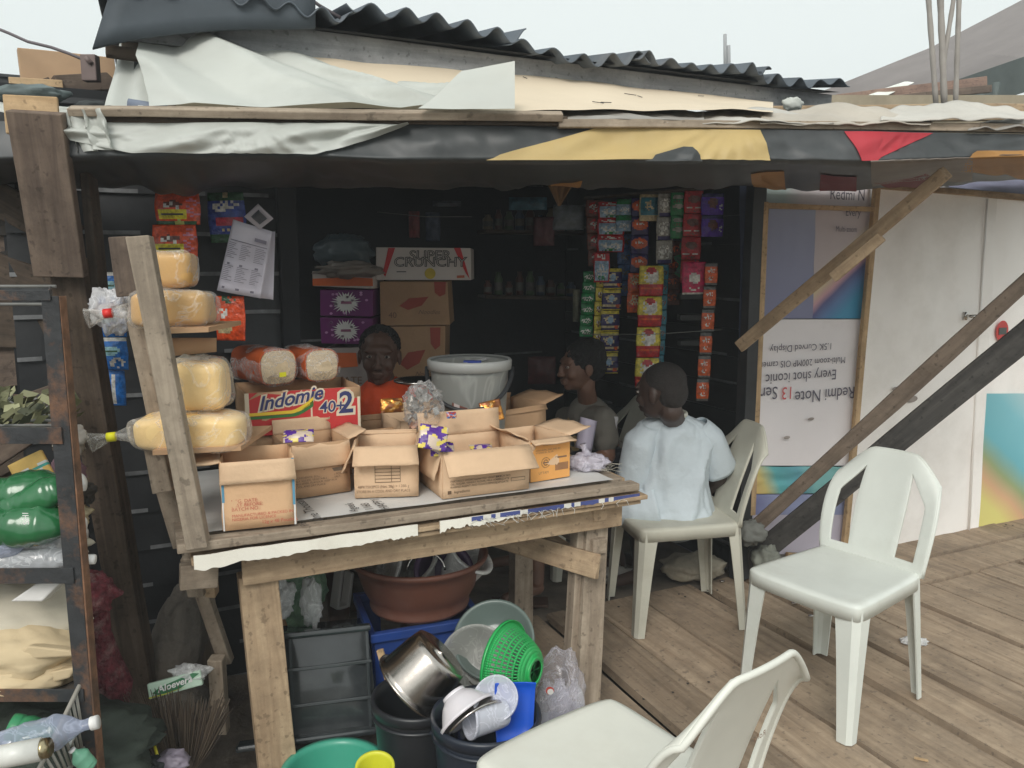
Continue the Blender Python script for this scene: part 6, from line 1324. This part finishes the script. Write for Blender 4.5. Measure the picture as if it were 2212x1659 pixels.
strip("red and brown packet with a white figure left of the blue strip", 200, 206, 588, 690, 36, 1, [(*G, smat("brick", (165, 60, 50))), (.15, .6, .2, .85, crm, 1), (.3, .5, .35, .7, red, 1), (.7, .8, .2, .8, wht, 1, 1)], Y=2.32, name="hanging_packets", pname="packet")
# invoices
PAP = mat("lilac_white_paper", srgb(208, 204, 216), .7, .03)
inv = thing("paper_sheets", "hanging printed invoice sheets pinned beside the blue packet", "papers", at(530, 480, 2.42))
def sheet(nm, tl, tr, br, bl, Y, m=PAP, par=inv, bend=.012):
    q = [at(*c, Y) for c in (tl, tr, br, bl)]; b = MB()
    b.grid(lambda x, y: (q[3].lerp(q[2], x)).lerp(q[0].lerp(q[1], x), y)+Vector((0, -bend*math.sin(math.pi*x*1.5+.4), 0)), 14, 10); return b.build(nm, m, par, None, solid=.0008)
sheet("sheet", (545, 500), (592, 500), (588, 648), (540, 640), 2.46); sheet("sheet", (505, 474), (586, 500), (560, 645), (470, 627), 2.42)
b = MB(); random.seed(9)
for blk in ((.04, .70), (.36, .70), (.68, .70), (.04, .38), (.36, .38), (.68, .38)):
    for i in range(9):
        x0, y0 = blk; y = y0-.025*i; ww = random.uniform(.12, .27)
        def q(x, y_): 
            c = [at(*c, 2.404) for c in ((505, 474), (586, 500), (560, 645), (470, 627))]; return (c[3].lerp(c[2], x)).lerp(c[0].lerp(c[1], x), y_)+Vector((0, -.012*math.sin(math.pi*x*1.5+.4), 0))
        b.add([q(x0, y), q(x0+ww, y), q(x0+ww, y-.008), q(x0, y-.008)], [(3, 2, 1, 0)])
for (x, y, ww, hh) in ((.62, .84, .28, .05), (.05, .74, .9, .012), (.1, .42, .07, .03), (.4, .42, .07, .03), (.74, .42, .08, .03), (.1, .08, .07, .03), (.42, .08, .08, .03), (.74, .08, .08, .03)):
    b.add([q(x, y), q(x+ww, y), q(x+ww, y-hh), q(x, y-hh)], [(3, 2, 1, 0)])
b.build("printed_lines", mat("print_grey", srgb(120, 116, 130), .8), inv)
cd = thing("photo_card", "small tilted square card with a dark printed square above the invoices", "card", at(560, 470, 2.4))
sheet("card", (558, 440), (590, 472), (560, 496), (528, 468), 2.41, mat("card_grey", srgb(185, 178, 185), .6, .05), cd, .004); sheet("print", (559, 453), (576, 472), (560, 485), (543, 468), 2.40, mat("print_dark", srgb(75, 78, 84), .7, .4, 40), cd, .004)
# ================================================================ LEFT: METAL RACK AND SCRAP
mr = thing("metal_rack", "rusty black angle-iron rack full of bottles and sacks at the left edge", "rack", (-.95, 1.65, 0))
def bar(nm, a, c, wd_=.03, th=.004, m=RUST, par=mr):
    return beam(nm, a, c, wd_, th, (0.1, -1, 0), m, par, jit=.0012, bev=.0006)
RX = at(112, 640, 1.60); RZ = RX.z
bar("upright", (RX.x-.004, 1.60, -.02), (RX.x-.004, 1.60, RZ), .034); bar("upright_flange", (RX.x+.014, 1.615, -.02), (RX.x+.014, 1.615, RZ), .004, .03, mat("rust_orange", (.20, .10, .055), .8, .4, 20, .4, stain=(.04, .035, .03), stain_amt=.8))
bar("upright", (RX.x-.24, 2.02, -.02), (RX.x-.24, 2.02, RZ-.02), .03); bar("upright", (RX.x-.9, 1.60, -.02), (RX.x-.9, 1.60, RZ), .034)
levels = [(at(60, 638, 1.6).z, .022), (at(60, 940, 1.6).z, .034), (at(60, 1242, 1.6).z, .034), (at(60, 1500, 1.6).z, .03)]
for z_, w_ in levels:
    bar("shelf_bar", (RX.x-.92, 1.595, z_), (RX.x, 1.595, z_), w_); bar("shelf_bar", (RX.x-.9, 2.02, z_), (RX.x-.24, 2.02, z_), w_); bar("side_bar", (RX.x-.01, 1.61, z_), (RX.x-.24, 2.02, z_), w_)
for z_ in (levels[1][0],):
    for k in range(7): b = MB(); b.tube([(RX.x-.9, 1.64+.07*k, z_+.012), (RX.x-.02-.035*k, 1.64+.055*k, z_+.012)], .0035, 6); b.build("shelf_wire", mat("wire_grey", (.22, .22, .21), .5, .2), mr)
for z_ in (RZ-.03, RZ+.012): b = MB(); b.tube([(RX.x-.9, 1.9, z_), (RX.x-.16, 1.9, z_)], .004, 6); b.build("top_wire", mat("wire_grey", (.22, .22, .21)), mr)
for z_ in (levels[2][0]-.02, levels[3][0]-.02): b = MB(); b.add([(RX.x-.02, 1.62, z_), (RX.x-.9, 1.62, z_), (RX.x-.9, 2.0, z_), (RX.x-.24, 2.0, z_)], [(0, 3, 2, 1)]); b.build("shelf_sheet", mat("old_board", (.10, .085, .07), .9, .3), mr, solid=.006)
beam("diagonal", (RX.x-.62, 2.04, levels[2][0]+.03), (RX.x-.22, 2.04, levels[1][0]-.02), .05, .02, (0, -1, 0), W_BROWN, mr)
# dark boarding behind the rack
fb = thing("board_fence", "dark brown slanting boards behind the rack at the far left", "fence", (-1.6, 2.7, 0))
for i, (u0, v0, u1, v1, w_, m_) in enumerate(((-60, 400, 190, 520, .10, W_DARK), (-60, 470, 190, 480, .10, mat("board_black", (.03, .026, .022), .9, .3)), (-60, 500, 200, 600, .10, W_BROWN), (-60, 560, 200, 640, .09, W_DARK), (-60, 690, 190, 700, .16, W_DARK), (-60, 800, 190, 770, .13, W_BROWN), (-60, 930, 200, 850, .10, W_BROWN), (-60, 1010, 200, 905, .12, W_DARK), (-60, 1100, 210, 960, .09, W_BROWN), (-60, 1180, 220, 1090, .13, W_DARK), (-60, 610, 200, 560, .14, mat("board_black", (.03, .026, .022))), (-60, 340, 60, 345, .09, W_TAN), (-60, 1290, 230, 1250, .2, W_DARK), (-60, 430, 120, 370, .2, mat("board_black", (.03, .026, .022))))):
    beam("board", at(u0, v0, 2.40+.02*(i % 3)), at(min(u1, 165), v1, 2.44+.02*(i % 3)), w_, .018, (0, -1, 0), m_, fb)
b = MB(); b.box((-2.05, 2.50, .9), (.68, .01, .88)); b.build("backing", mat("board_black", (.03, .026, .022)), fb)
b = MB(); b.grid(lambda x, y: at(20+180*x, 1260+230*y, 2.50), 4, 4); o = b.build("blue_board", mat("dim_board", (.11, .09, .07)), fb)
def bottle(label, c, d, L, r, m, capm=None, group="empty bottles on the metal rack", name="bottle"):
    d = Vector(d).normalized(); x = d.orthogonal().normalized(); M = frame(Vector(c), x, d.cross(x)); t_ = thing(name, label, "bottle", group=group, M=M)
    prof = [(0, 0), (r*.85, .002), (r, .02), (r*.94, L*.18), (r, L*.30), (r, L*.58), (r*.86, L*.68), (r*.42, L*.82), (r*.34, L*.86), (r*.34, L*.95)]
    b = MB(); b.lathe([(r_*(1+.035*math.sin(z_*220)), z_) for r_, z_ in [(lambda k: (prof[min(int(k*9), 8)][0]*(1-(k*9) % 1)+prof[min(int(k*9)+1, 9)][0]*((k*9) % 1), prof[min(int(k*9), 8)][1]*(1-(k*9) % 1)+prof[min(int(k*9)+1, 9)][1]*((k*9) % 1)))(q_/45) for q_ in range(45)]], 28); b.v = [v+Vector((nz(v*18+Vector(c)*9), nz(v*18+Vector(c)*5, 1, 3), 0))*r*.22 for v in b.v]; b.build("bottle_body", m, t_, M); b = MB(); b.lathe([(r*.40, L*.93), (r*.40, L), (0, L)], 20); b.build("cap", capm or WHITE, t_, M); return t_
z2 = levels[2][0]-.012
gg = GREEN_GLASS; clr = film("bottle_clear2", (.8, .82, .85), .3, .1, .15); bw_ = film("bottle_bluish", (.5, .55, .7), .35, .1, .15)
bottle("large green bottle lying topmost at the left edge of the rack", at(-30, 1075, 1.66), (1, .15, .12), .20, .042, gg)
bottle("large green bottle lying crosswise highest beside the rack upright", at(18, 1105, 1.64), (1, .1, .42), .17, .036, gg)
bottle("large green bottle in front with the round dark label", at(-30, 1135, 1.62), (1, .05, -.02), .20, .045, gg)
bottle("clear bottle with a white cap lying on the middle shelf of the rack", at(135, 1182, 1.66), (-1, .0, .10), .12, .025, clr)
bottle("clear bottle with a gold cap at the left end of the middle shelf", at(-60, 1185, 1.62), (1, .0, .12), .14, .026, bw_, mat("gold_cap", (.45, .38, .22), .4))
bottle("flattened clear bottle lying below the white-capped one", at(-30, 1212, 1.62), (1, .1, -.02), .22, .026, clr)
bottle("clear bottle lying behind the green ones on the middle shelf", at(-20, 1160, 1.85), (1, .1, 0), .22, .035, bw_)
bottle("round dark-labelled brown bottle between the green ones and the upright", at(95, 1140, 1.72), (-.3, -1, .1), .10, .03, mat("brown_glass", (.05, .06, .03), .2, .2))
text("SHI", bpy.data.objects["bottle.002"], at(62, 1120, 1.555), Vector((0, 0, 1)), Vector((-1, 0, 0)), .018, WHITE)
milkp = thing("patterned_carton", "white and teal patterned carton tilted above the green bottles", "carton", at(75, 1040, 1.8)); Mp = frame(at(78, 1030, 1.80), Vector((.86, .2, .42)), Vector((-.45, .1, .9)))
b = MB(); b.grid(lambda x, y: Vector(((x-.5)*.075, (y-.5)*.10, .004*math.sin(3*x))), 12, 16, mfn=lambda x, y: 1 if (.62 < y < .70 or .28 < y < .38) else (2 if y > .72 or nz((x*5, y*5, 0)) > .15 else 0)); b.build("face", [WHITE, mat("pattern_teal", srgb(60, 165, 155), .6), mat("pattern_yellow", srgb(235, 195, 110), .6)], milkp, Mp, solid=.02)
for (u, v, rx, rz, c, l, sd) in ((150, 950, .03, .03, srgb(175, 168, 160), "grey crumpled cloth between the rack and the leaning timber, upper", 1), (145, 1040, .03, .05, srgb(130, 100, 110), "dusty pink crumpled wrapper between rack and timber", 2), (158, 1110, .028, .03, srgb(205, 190, 155), "cream crumpled wrapper behind the rack upright", 3), (150, 1170, .035, .035, srgb(215, 208, 190), "white crumpled plastic behind the rack upright, lower", 4), (185, 1065, .015, .02, srgb(60, 55, 50), "small dark scrap beside the timber", 5)):
    crumple("scrap", l, "scrap", at(u, v, 1.95), (rx*1.3, .03, rz*1.2), mat("scrap_%d" % sd, c, .8, .15, 10, .3), .45, 2.4, seed=sd, group="scrap stuffed behind the rack")
# cabbage-like dry leaves on the wire shelf
b = MB(); random.seed(8); cc_ = at(10, 890, 1.72)
for i in range(160):
    p = cc_+Vector((random.gauss(0, .06), random.gauss(0, .05), random.gauss(0, .022))); a = Vector((random.gauss(0, 1), random.gauss(0, 1), random.gauss(0, .6))).normalized()*.016; c = a.orthogonal().normalized()*.010
    b.add([p-a-c, p+a-c*.4, p+a*1.1+c, p-a*.6+c], [(0, 1, 2, 3)], random.choice((0, 0, 1, 2)))
tag(b.build("dry_leaves", [mat("leaf_olive", (.11, .11, .05), .8, .3), mat("leaf_pale", (.30, .30, .17), .8, .3), mat("leaf_dark", (.045, .05, .025), .8, .3)]), "heap of dry olive leaves on the wire shelf of the rack", "leaves", None, "stuff")
# sacks on the lower shelf
def sack(label, u, v, Y, rx, ry, rz, m, sd, amp=.3, name="sack", fr=1.6): return crumple(name, label, "sack", at(u-28, v, Y-.04), (rx*.86, ry*.8, rz), m, amp*.6, fr, 48, 30, sd, group="sacks on the lower rack shelf")
KR = mat("kraft_sack", srgb(205, 185, 150), .85, .07, 4, .35, bscale=10, stain=srgb(165, 145, 115), stain_amt=.5)
OW = mat("offwhite_sack", srgb(198, 190, 172), .85, .06, 4, .35, bscale=9, stain=srgb(200, 130, 105), stain_amt=.35)
sack("wide off-white sack with pinkish patches on the lower rack shelf", 40, 1330, 1.80, .20, .13, .085, OW, 1, .28)
sack("folded brown paper sack in front on the lower rack shelf", 45, 1400, 1.74, .18, .12, .07, KR, 2, .32)
sack("bottom brown paper sack folded double on the lower rack shelf", 50, 1455, 1.72, .17, .11, .045, KR, 3, .35)
for i, pts in enumerate(([(5, 1440), (60, 1395), (150, 1405), (170, 1418), (40, 1425)], [(20, 1300), (75, 1262), (140, 1250), (90, 1300)], [(-10, 1480), (90, 1455), (165, 1440), (150, 1465), (20, 1500)], [(30, 1420), (110, 1408), (150, 1412), (60, 1440)])):
    q = [at(u, v, 1.62+.01*i) for u, v in pts]; b = MB(); b.add(q+[p+Vector((0, .03, -.006)) for p in q], [tuple(range(len(q)))[::-1], tuple(range(len(q), 2*len(q)))]+[(k, (k+1) % len(q), len(q)+(k+1) % len(q), len(q)+k) for k in range(len(q))])
    tag(b.build("paper_fold", [KR, WHITE, KR, mat("lilac_lining", srgb(195, 190, 200), .8, .05)][i], bevel=.004), ["long folded kraft paper flap over the front sack", "white creased sheet on top of the off-white sack", "kraft paper flap along the lowest rack shelf", "lilac-white lining showing in the folded sack"][i], "paper")
# red mesh bag
MESH = mat("red_mesh", (.17, .03, .04), .8, .45, 50, .8, stain=(.5, .4, .36), stain_amt=.5, bscale=80)
crumple("mesh_bag", "dark red mesh sack bundle lying over the off-white sack", "mesh bag", at(170, 1282, 1.88), (.085, .06, .055), MESH, .3, 2.2, seed=4)
b = MB(); b.tube([at(195, 1300, 1.98), at(218, 1370, 1.99), at(228, 1430, 2.0), at(238, 1480, 2.0), at(236, 1530, 2.0)], [.045, .028, .036, .055, .05], 20)
b.v = [v+Vector((nz(v*30), nz(v*30, 1, 3), 0))*.008 for v in b.v]; tag(b.build("mesh_sleeve", MESH), "long dark red mesh sleeve hanging down beside the leaning timber", "mesh bag")
crumple("cloth_bundle", "dark brown cloth bundle under the red mesh sleeve", "cloth", at(232, 1550, 1.95), (.05, .05, .045), mat("dark_brown_cloth", (.05, .038, .035), .9, .3, 8, .3), .35, seed=6)
crumple("plastic_bag", "black shiny plastic bag on the ground behind the brooms", "plastic bag", at(238, 1625, 1.85), (.07, .06, .06), mat("black_shiny_plastic", (.02, .018, .018), .2, .3, 6, .6, bscale=20), .35, seed=7)
# oven grille leaning in the lower left
gr = thing("wire_grille", "pale bent wire grille leaning in the bottom left corner", "grille", at(110, 1600, 1.45)); b = MB()
a0, a1, a2, a3 = at(70, 1690, 1.45), at(172, 1480, 1.6), at(190, 1600, 1.62), at(110, 1720, 1.46)
for i in range(13): p = a0.lerp(a1, i/12); q = a3.lerp(a2, i/12); b.tube([p, q], .0030, 6)
b.tube([a0, a1], .005, 6); b.tube([a3, a2], .005, 6); b.build("bars", mat("grille_pale", (.36, .34, .30), .5, .2), gr)
b = MB(); b.tube([at(-20, 1640, 1.4), at(90, 1618, 1.42)], .022, 14); tag(b.build("white_pipe", mat("white_plastic_pipe", (.7, .7, .66), .35)), "white plastic tube with a gold end in the bottom left corner", "pipe")
b = MB(); b.tube([at(90, 1618, 1.42), at(104, 1615, 1.42)], .019, 14); o = b.build("ferrule", mat("gold_metal", (.5, .42, .26), .3, metal=1), bpy.data.objects["white_pipe"])
bottle("green crushed bottle on the ground at the bottom left", at(20, 1570, 1.55), (.9, .1, -.3), .13, .03, mat("green_bottle_bright", (.03, .22, .09), .3), group="bottles on the ground")
bottle("blue-clear bottle on the ground beside the white tube", at(-10, 1620, 1.5), (1, .2, .2), .2, .035, bw_, group="bottles on the ground")
bottle("small pale green bottle on the ground by the rack foot", at(200, 1655, 1.55), (-.4, -.2, .6), .06, .018, mat("pale_green_plastic", (.18, .45, .3), .4), group="bottles on the ground")
crumple("dark_plant_rubbish", "dark green tangle of rubbish on the ground below the rack", "rubbish", at(120, 1600, 1.75), (.22, .14, .07), mat("dark_green_rubbish", (.03, .04, .03), .8, .4, 10, .5), .4, 2.5, seed=9)["kind"] = "stuff"
# concrete lump, brooms, toothpaste packet
CONC = mat("rough_concrete", (.27, .235, .20), .95, .25, 5, .7, bscale=28, stain=(.10, .085, .07), stain_amt=.6)
b = MB(); b.ell((0, 0, 0), (.075, .10, .21), 40, 30, 0, None, lambda d: .16*nz(d*2.2, 1, 3)+.05*nz(d*8, 1, 2)); o = b.build("concrete_block", CONC, None, T(at(385, 1400, 2.35)) @ Matrix.Rotation(R_(10), 4, 'Y')); tag(o, "tall rough lump of concrete standing behind the table's left leg", "concrete block")
b = MB(); b.ell((0, 0, 0), (.12, .10, .09), 30, 20, 0, None, lambda d: .2*nz(d*2.4, 1, 7)); tag(b.build("stone", CONC, None, T(at(370, 1530, 2.3))), "low rough stone at the foot of the concrete lump", "stone")
for i, (ut, vt, ub, l) in enumerate(((322, 1520, 372, "left short broom of brown palm bristles standing on its head"), (428, 1530, 392, "right short broom of brown palm bristles leaning left"))):
    b = MB(); random.seed(30+i); t0 = at(ub if i == 0 else ub+16, 1668, 1.86); c0 = at(ut, vt, 1.95)
    for k in range(260):
        a = random.uniform(-1, 1); bb_ = random.uniform(-1, 1); st_p = t0+Vector((a*.014, bb_*.014, 0)); en = c0+Vector((a*.075, bb_*.05, random.uniform(-.05, .03)))
        b.tube([st_p, st_p.lerp(en, .5)+Vector((a*.004, 0, 0)), en], .0011, 3, random.choice((0, 0, 1)), caps=False)
    b.tube([t0+Vector((0, 0, .0)), t0.lerp(c0, .18)], .018, 10, 1)
    tag(b.build("broom", [mat("bristle_brown", (.13, .095, .065), .9, .3), mat("bristle_dark", (.07, .05, .038), .9, .3)]), l, "broom", "short palm brooms")
tp = thing("toothpaste_packet", "green and white toothpaste carton lying on top of the brooms", "packet", at(378, 1490, 1.98)); a = at(322, 1510, 1.98); c = at(438, 1478, 2.02); Mt = frame(a, c-a, Vector((.1, .35, .9)))
Lt = (c-a).length; b = MB(); b.box((Lt/2, .018, -.012), (Lt/2, .020, .012)); b.build("carton_body", mat("pack_pale_green", srgb(190, 215, 195), .4, .08), tp, Mt, bevel=.003)
b = MB(); b.poly([(.01, .012), (.03, .022), (Lt*.85, .036), (Lt*.97, .03), (Lt*.6, .006), (.03, .0)], .0008, 0, Mt @ T((0, 0, .0006))); b.build("green_swoosh", mat("pack_green", srgb(40, 115, 70), .4), tp)
b = MB(); b.poly([(0, 0), (.04, -.001), (Lt*.7, .002), (Lt*.3, -.004), (0, -.004)], .0008, 0, Mt @ T((0, .004, .0012))); b.build("yellow_edge", mat("pack_yellow", srgb(200, 200, 70), .4), tp)
text("Aloevera", tp, Mt @ Vector((Lt*.5, .012, .0022)), Mt.to_3x3() @ Vector((1, .06, 0)), Mt.to_3x3() @ Vector((0, 1, 0)), .024, WHITE, .2, .0006)
crumple("plastic_bag", "small clear crumpled bag above the toothpaste carton", "plastic bag", at(412, 1452, 2.05), (.045, .03, .018), FILM_W, .5, seed=14)
crumple("plastic_bag", "small lilac knotted bag on the ground in front of the brooms", "plastic bag", at(372, 1645, 1.8), (.035, .03, .025), mat("lilac_bag", (.3, .26, .32), .4, .1, trl=.2), .45, seed=15)
b = MB(); b.tube([at(334, 1612, 1.82), at(342, 1640, 1.8)], .004, 8); tag(b.build("yellow_stick", mat("yellow_straw", (.75, .65, .04), .4)), "short yellow straw sticking up between the brooms", "straw")
crumple("dark_rag", "black rag on the ground below the yellow straw", "rag", at(332, 1655, 1.78), (.035, .03, .018), mat("black_rag", (.03, .035, .035)), .35, seed=16)
# whitish rubble stacked behind the timber
for i, (u, v, w_, h_, c, l) in enumerate(((255, 1290, 46, 36, srgb(150, 140, 115), "top tan block in the gap between timber and rack"), (258, 1345, 40, 30, srgb(140, 132, 112), "middle tan block in the gap"), (268, 1400, 44, 40, srgb(205, 205, 195), "white flat panel scrap in the gap"), (275, 1450, 48, 50, srgb(180, 172, 160), "grey-white panel scrap low in the gap"), (280, 1510, 50, 60, srgb(160, 150, 140), "lowest grey panel scrap in the gap"))):
    b = MB(); b.box((0, 0, 0), (w_/2*2.2/F, .02, h_/2*2.2/F)); tag(b.build("panel_scrap", mat("panel_scrap_%d" % i, c, .85, .12, 12), None, T(at(u, v, 2.24)) @ Matrix.Rotation(R_(-8+5*i), 4, 'Y'), bevel=.004), l, "panel scrap")

# ================================================================ ON THE DECK
crumple("clear_wrapper", "crumpled clear wrapper on the deck behind the right chair", "wrapper", onz(2285-310, 1385, .008), (.045, .03, .008), film("deck_wrapper", (.95, .95, .95), .35, .2, .9, 25), .5, seed=21)
crumple("grey_sack", "grey crumpled cloth hanging at the foot of the braces", "sack", at(1622, 1150, 3.35), (.06, .05, .05), mat("grey_green_cloth", (.16, .165, .15), .8, .2, 8, .3), .4, seed=22)
crumple("grey_sack", "grey-green sack standing on the deck beside the braces' foot", "sack", at(1655, 1215, 3.4), (.06, .05, .07), mat("mossy_sack", (.19, .20, .17), .85, .3, 12, .3), .3, seed=23)
crumple("stone", "pale rough stone under the worn chair by the shop corner", "stone", at(1500, 1215, 3.45)-UP*.02, (.14, .06, .06), mat("pale_stone", (.30, .27, .21), .9, .25, 10, .5, bscale=25), .25, seed=24)
for i, (u, v, l) in enumerate(((1715, 1302, "tiny bright foil scrap on the deck left of the right chair"), (1752, 1330, "second tiny foil scrap on the deck nearer the camera"), (1560, 1255, "scrap of foil by the worn chair's rear leg"))):
    crumple("foil_scrap", l, "scrap", onz(u, v, .004), (.012, .006, .003), STEEL, .4, nu=10, nv=8, seed=30+i)
b = MB(); p = onz(1990, 1640, .004); b.box((0, 0, 0), (.018, .004, .002), T(p) @ Matrix.Rotation(R_(-25), 4, 'Z')); tag(b.build("wood_chip", W_NEW), "small pale wood chip on the deck at the bottom", "wood chip")
0 and crumple("flat_stone", "flat grey-brown stone on the deck behind the cut-off chair", "stone", onz(1690, 1610, .0), (.09, .06, .018), mat("brown_stone", (.17, .145, .11), .9, .2, 8, .3), .25, 1.4, seed=26)

# ================================================================ BACKGROUND
bh = thing("background_house", "large building with a brown-grey tiled hip roof and pale green walls behind on the right", "house", (7.0, 9.5, 0))
b = MB(); q = [at(1780, 200, 9.8), at(2000, 112, 10.8), at(2230, -20, 10.8), at(2700, -260, 8.2), at(2700, 40, 6.0), at(2212, 138, 7.6), at(1905, 240, 9.2)]
ctr = sum(q, Vector())/len(q)
q_ = [at(1770, 205, 9.9), at(2010, 108, 10.6), at(2700, -250, 9.4), at(2700, 12, 6.6), at(2212, 130, 7.6), at(1860, 250, 9.3)]
def roofp(x, y):
    a_ = [q_[0], q_[1], q_[2]]; lo = [q_[5], q_[4], q_[3]]
    f2 = lambda l, t: l[0].lerp(l[1], t*2) if t < .5 else l[1].lerp(l[2], t*2-1)
    return f2(lo, x).lerp(f2(a_, x), y)+UP*.03*(1-(y*26 % 1))
b.grid(roofp, 24, 104, smooth=False); b.build("roof", mat("brown_grey_tiles", (.225, .205, .20), .85, .08, 2), bh)
f2 = lambda x: roofp(x, 0)
b = MB(); b.grid(lambda x, y: f2(x)+UP*(-.32*y)+Vector((0, -.05+.02*y, 0)), 20, 3); b.build("fascia", mat("dark_green_fascia", (.085, .105, .10), .7, .15), bh)
b = MB(); b.grid(lambda x, y: f2(x)+UP*(-.34)+Vector((.25, .7, 0))*y, 20, 3); b.build("soffit", mat("dark_green_fascia", (.085, .105, .10)), bh)
b = MB(); b.grid(lambda x, y: f2(x)+Vector((.25, .7, -.34-3.5*y)), 20, 3); b.build("wall", mat("pale_green_wall", (.40, .41, .29), .85, .08, 2, stain=(.34, .34, .26), stain_amt=.4), bh)
b = MB(); b.tube([at(2080, 228, 7.4), at(2150, 222, 7.3), at(2152, 178, 7.3)], .03, 6); b.tube([at(2075, 178, 7.6), at(2140, 226, 7.4)], .035, 6); b.build("bracket", mat("dark_green_fascia", (.085, .105, .10)), bh)
for (u0, v0, u1, v1, w_, Y, m_, l) in ((1805, 218, 2130, 180, .10, 6.6, wood("pinkish_board", (.33, .22, .17), (.23, .15, .12)), "long reddish-brown board below the tiled roof"), (1800, 228, 2140, 192, .05, 6.5, W_BROWN, "thin brown edge board under the reddish one"), (1900, 212, 2000, 190, .02, 6.9, WHITE, "thin white strip on the reddish board")):
    tag(beam("eave_plank", at(u0, v0, Y), at(u1, v1, Y), w_, .04, (0, -1, 0), m_, None), l, "plank")
b = MB(); qq = [at(1860, 216, 6.4), at(1900, 196, 6.6), at(1960, 176, 6.8), at(1975, 178, 6.8), at(1900, 214, 6.4)]; b.add(qq+[p+Vector((0, .05, .01)) for p in qq], [(4, 3, 2, 1, 0), (5, 6, 7, 8, 9)]+[(i, (i+1) % 5, 5+(i+1) % 5, 5+i) for i in range(5)]); tag(b.build("white_sheet", mat("pale_sheet", srgb(225, 228, 220), .6)), "pale flat sheet lying on the tiled roof's lower edge", "sheet")
b = MB(); b.box((0, 0, -1.0), (1.0, .05, 1.07), T(at(2090, 232, 5.6))); tag(b.build("low_wall", mat("cream_old_wall", (.33, .28, .20), .9, .15, 4)), "low cream wall seen between the rags and the far roof", "wall")
for i, (u0, v0, u1, v1, r, l) in enumerate(((2003, -40, 2022, 228, .015, "leftmost thin bamboo pole rising at the right"), (2030, -40, 2040, 228, .018, "second thin bamboo pole, thickest of the four"), (2066, -40, 2036, 150, .013, "third bamboo pole, slanting behind the others"), (2073, -40, 2064, 228, .014, "rightmost thin bamboo pole"))):
    b = MB(); a = at(u0, v0, 4.6); c = at(u1, v1, 4.6); b.tube([a.lerp(c, k/8) for k in range(9)], [r*(.9+.14*(k % 2)) for k in range(9)], 8); tag(b.build("bamboo_pole", mat("grey_bamboo", (.34, .31, .28), .7, .15)), l, "pole", "bamboo poles")
for i, (u, v0, w_, l) in enumerate(((1566, 74, .03, "taller thin grey post above the roof edge"), (1574, 98, .03, "shorter thin grey post above the roof edge"))):
    b = MB(); a = at(u, v0, 6); c = at(u+1, 175, 6); b.tube([a, c], .012, 6); tag(b.build("thin_post", mat("far_grey_post", (.35, .36, .37), .8)), l, "post", "thin posts beyond the roof")
for i, (u0, v0, u1, v1, w_, m_, l) in enumerate(((42, 150, 250, 168, .155, mat("orange_tan_board", (.50, .33, .20), .8, .08, 4), "broad orange-tan board above the far left roofs"), (120, 186, 250, 178, .07, W_BROWN, "brown board below the broad orange-tan one"), (130, 208, 250, 204, .09, W_GREY, "lower grey board at the far left"), (20, 183, 136, 190, .055, W_NEW, "short pale board end at the far left"), (110, 200, 140, 235, .12, W_DARK, "dark post stub beneath the short pale board"))):
    tag(beam("stacked_board", at(u0, v0, 3.4-.1*(i == 3)), at(u1, v1, 3.6-.2*(i == 3)), w_, .04, (0, -1, 0), m_, None), l, "board")
b = MB(); pts = [(-40, 48), (20, 72), (60, 90), (110, 102), (150, 116), (190, 133)]; b.tube([at(u, v, 3.3) for u, v in pts], .006, 6); tag(b.build("cable", mat("grey_cable", (.14, .12, .13), .7)), "grey cable sagging in from the top left to the far boards", "cable")
b = MB(); b.box((0, 0, 0), (.03, .02, .05), T(at(196, 148, 3.3))); b.tube([at(190, 134, 3.28), at(196, 128, 3.28)], .02, 8); tag(b.build("insulator", mat("brown_insulator", (.18, .13, .12), .6), bevel=.004), "small brown cable insulator on the orange-tan board", "insulator")
b = MB(); b.tube([at(660, -10, 2.5), at(690, 12, 2.5), at(735, 38, 2.5)], .005, 6); tag(b.build("roof_wire", mat("grey_cable", (.14, .12, .13))), "short grey wire crossing the sky above the roof edge", "wire")
# ================================================================ AIR
hm = bpy.data.materials.new("haze_air"); hm.use_nodes = True; _n = hm.node_tree.nodes; _n.remove(_n["Principled BSDF"])
_v = _n.new("ShaderNodeVolumePrincipled"); _v.inputs["Color"].default_value = (.93, .97, 1, 1); _v.inputs["Density"].default_value = .0085
hm.node_tree.links.new(_v.outputs[0], _n["Material Output"].inputs["Volume"])
b = MB(); b.box((0, 20, 5.4), (62, 62, 6.8)); hz = b.build("haze", hm, None, T((0, 20, -1.4))@T((0, -20, 1.4))); hz["kind"] = "stuff"
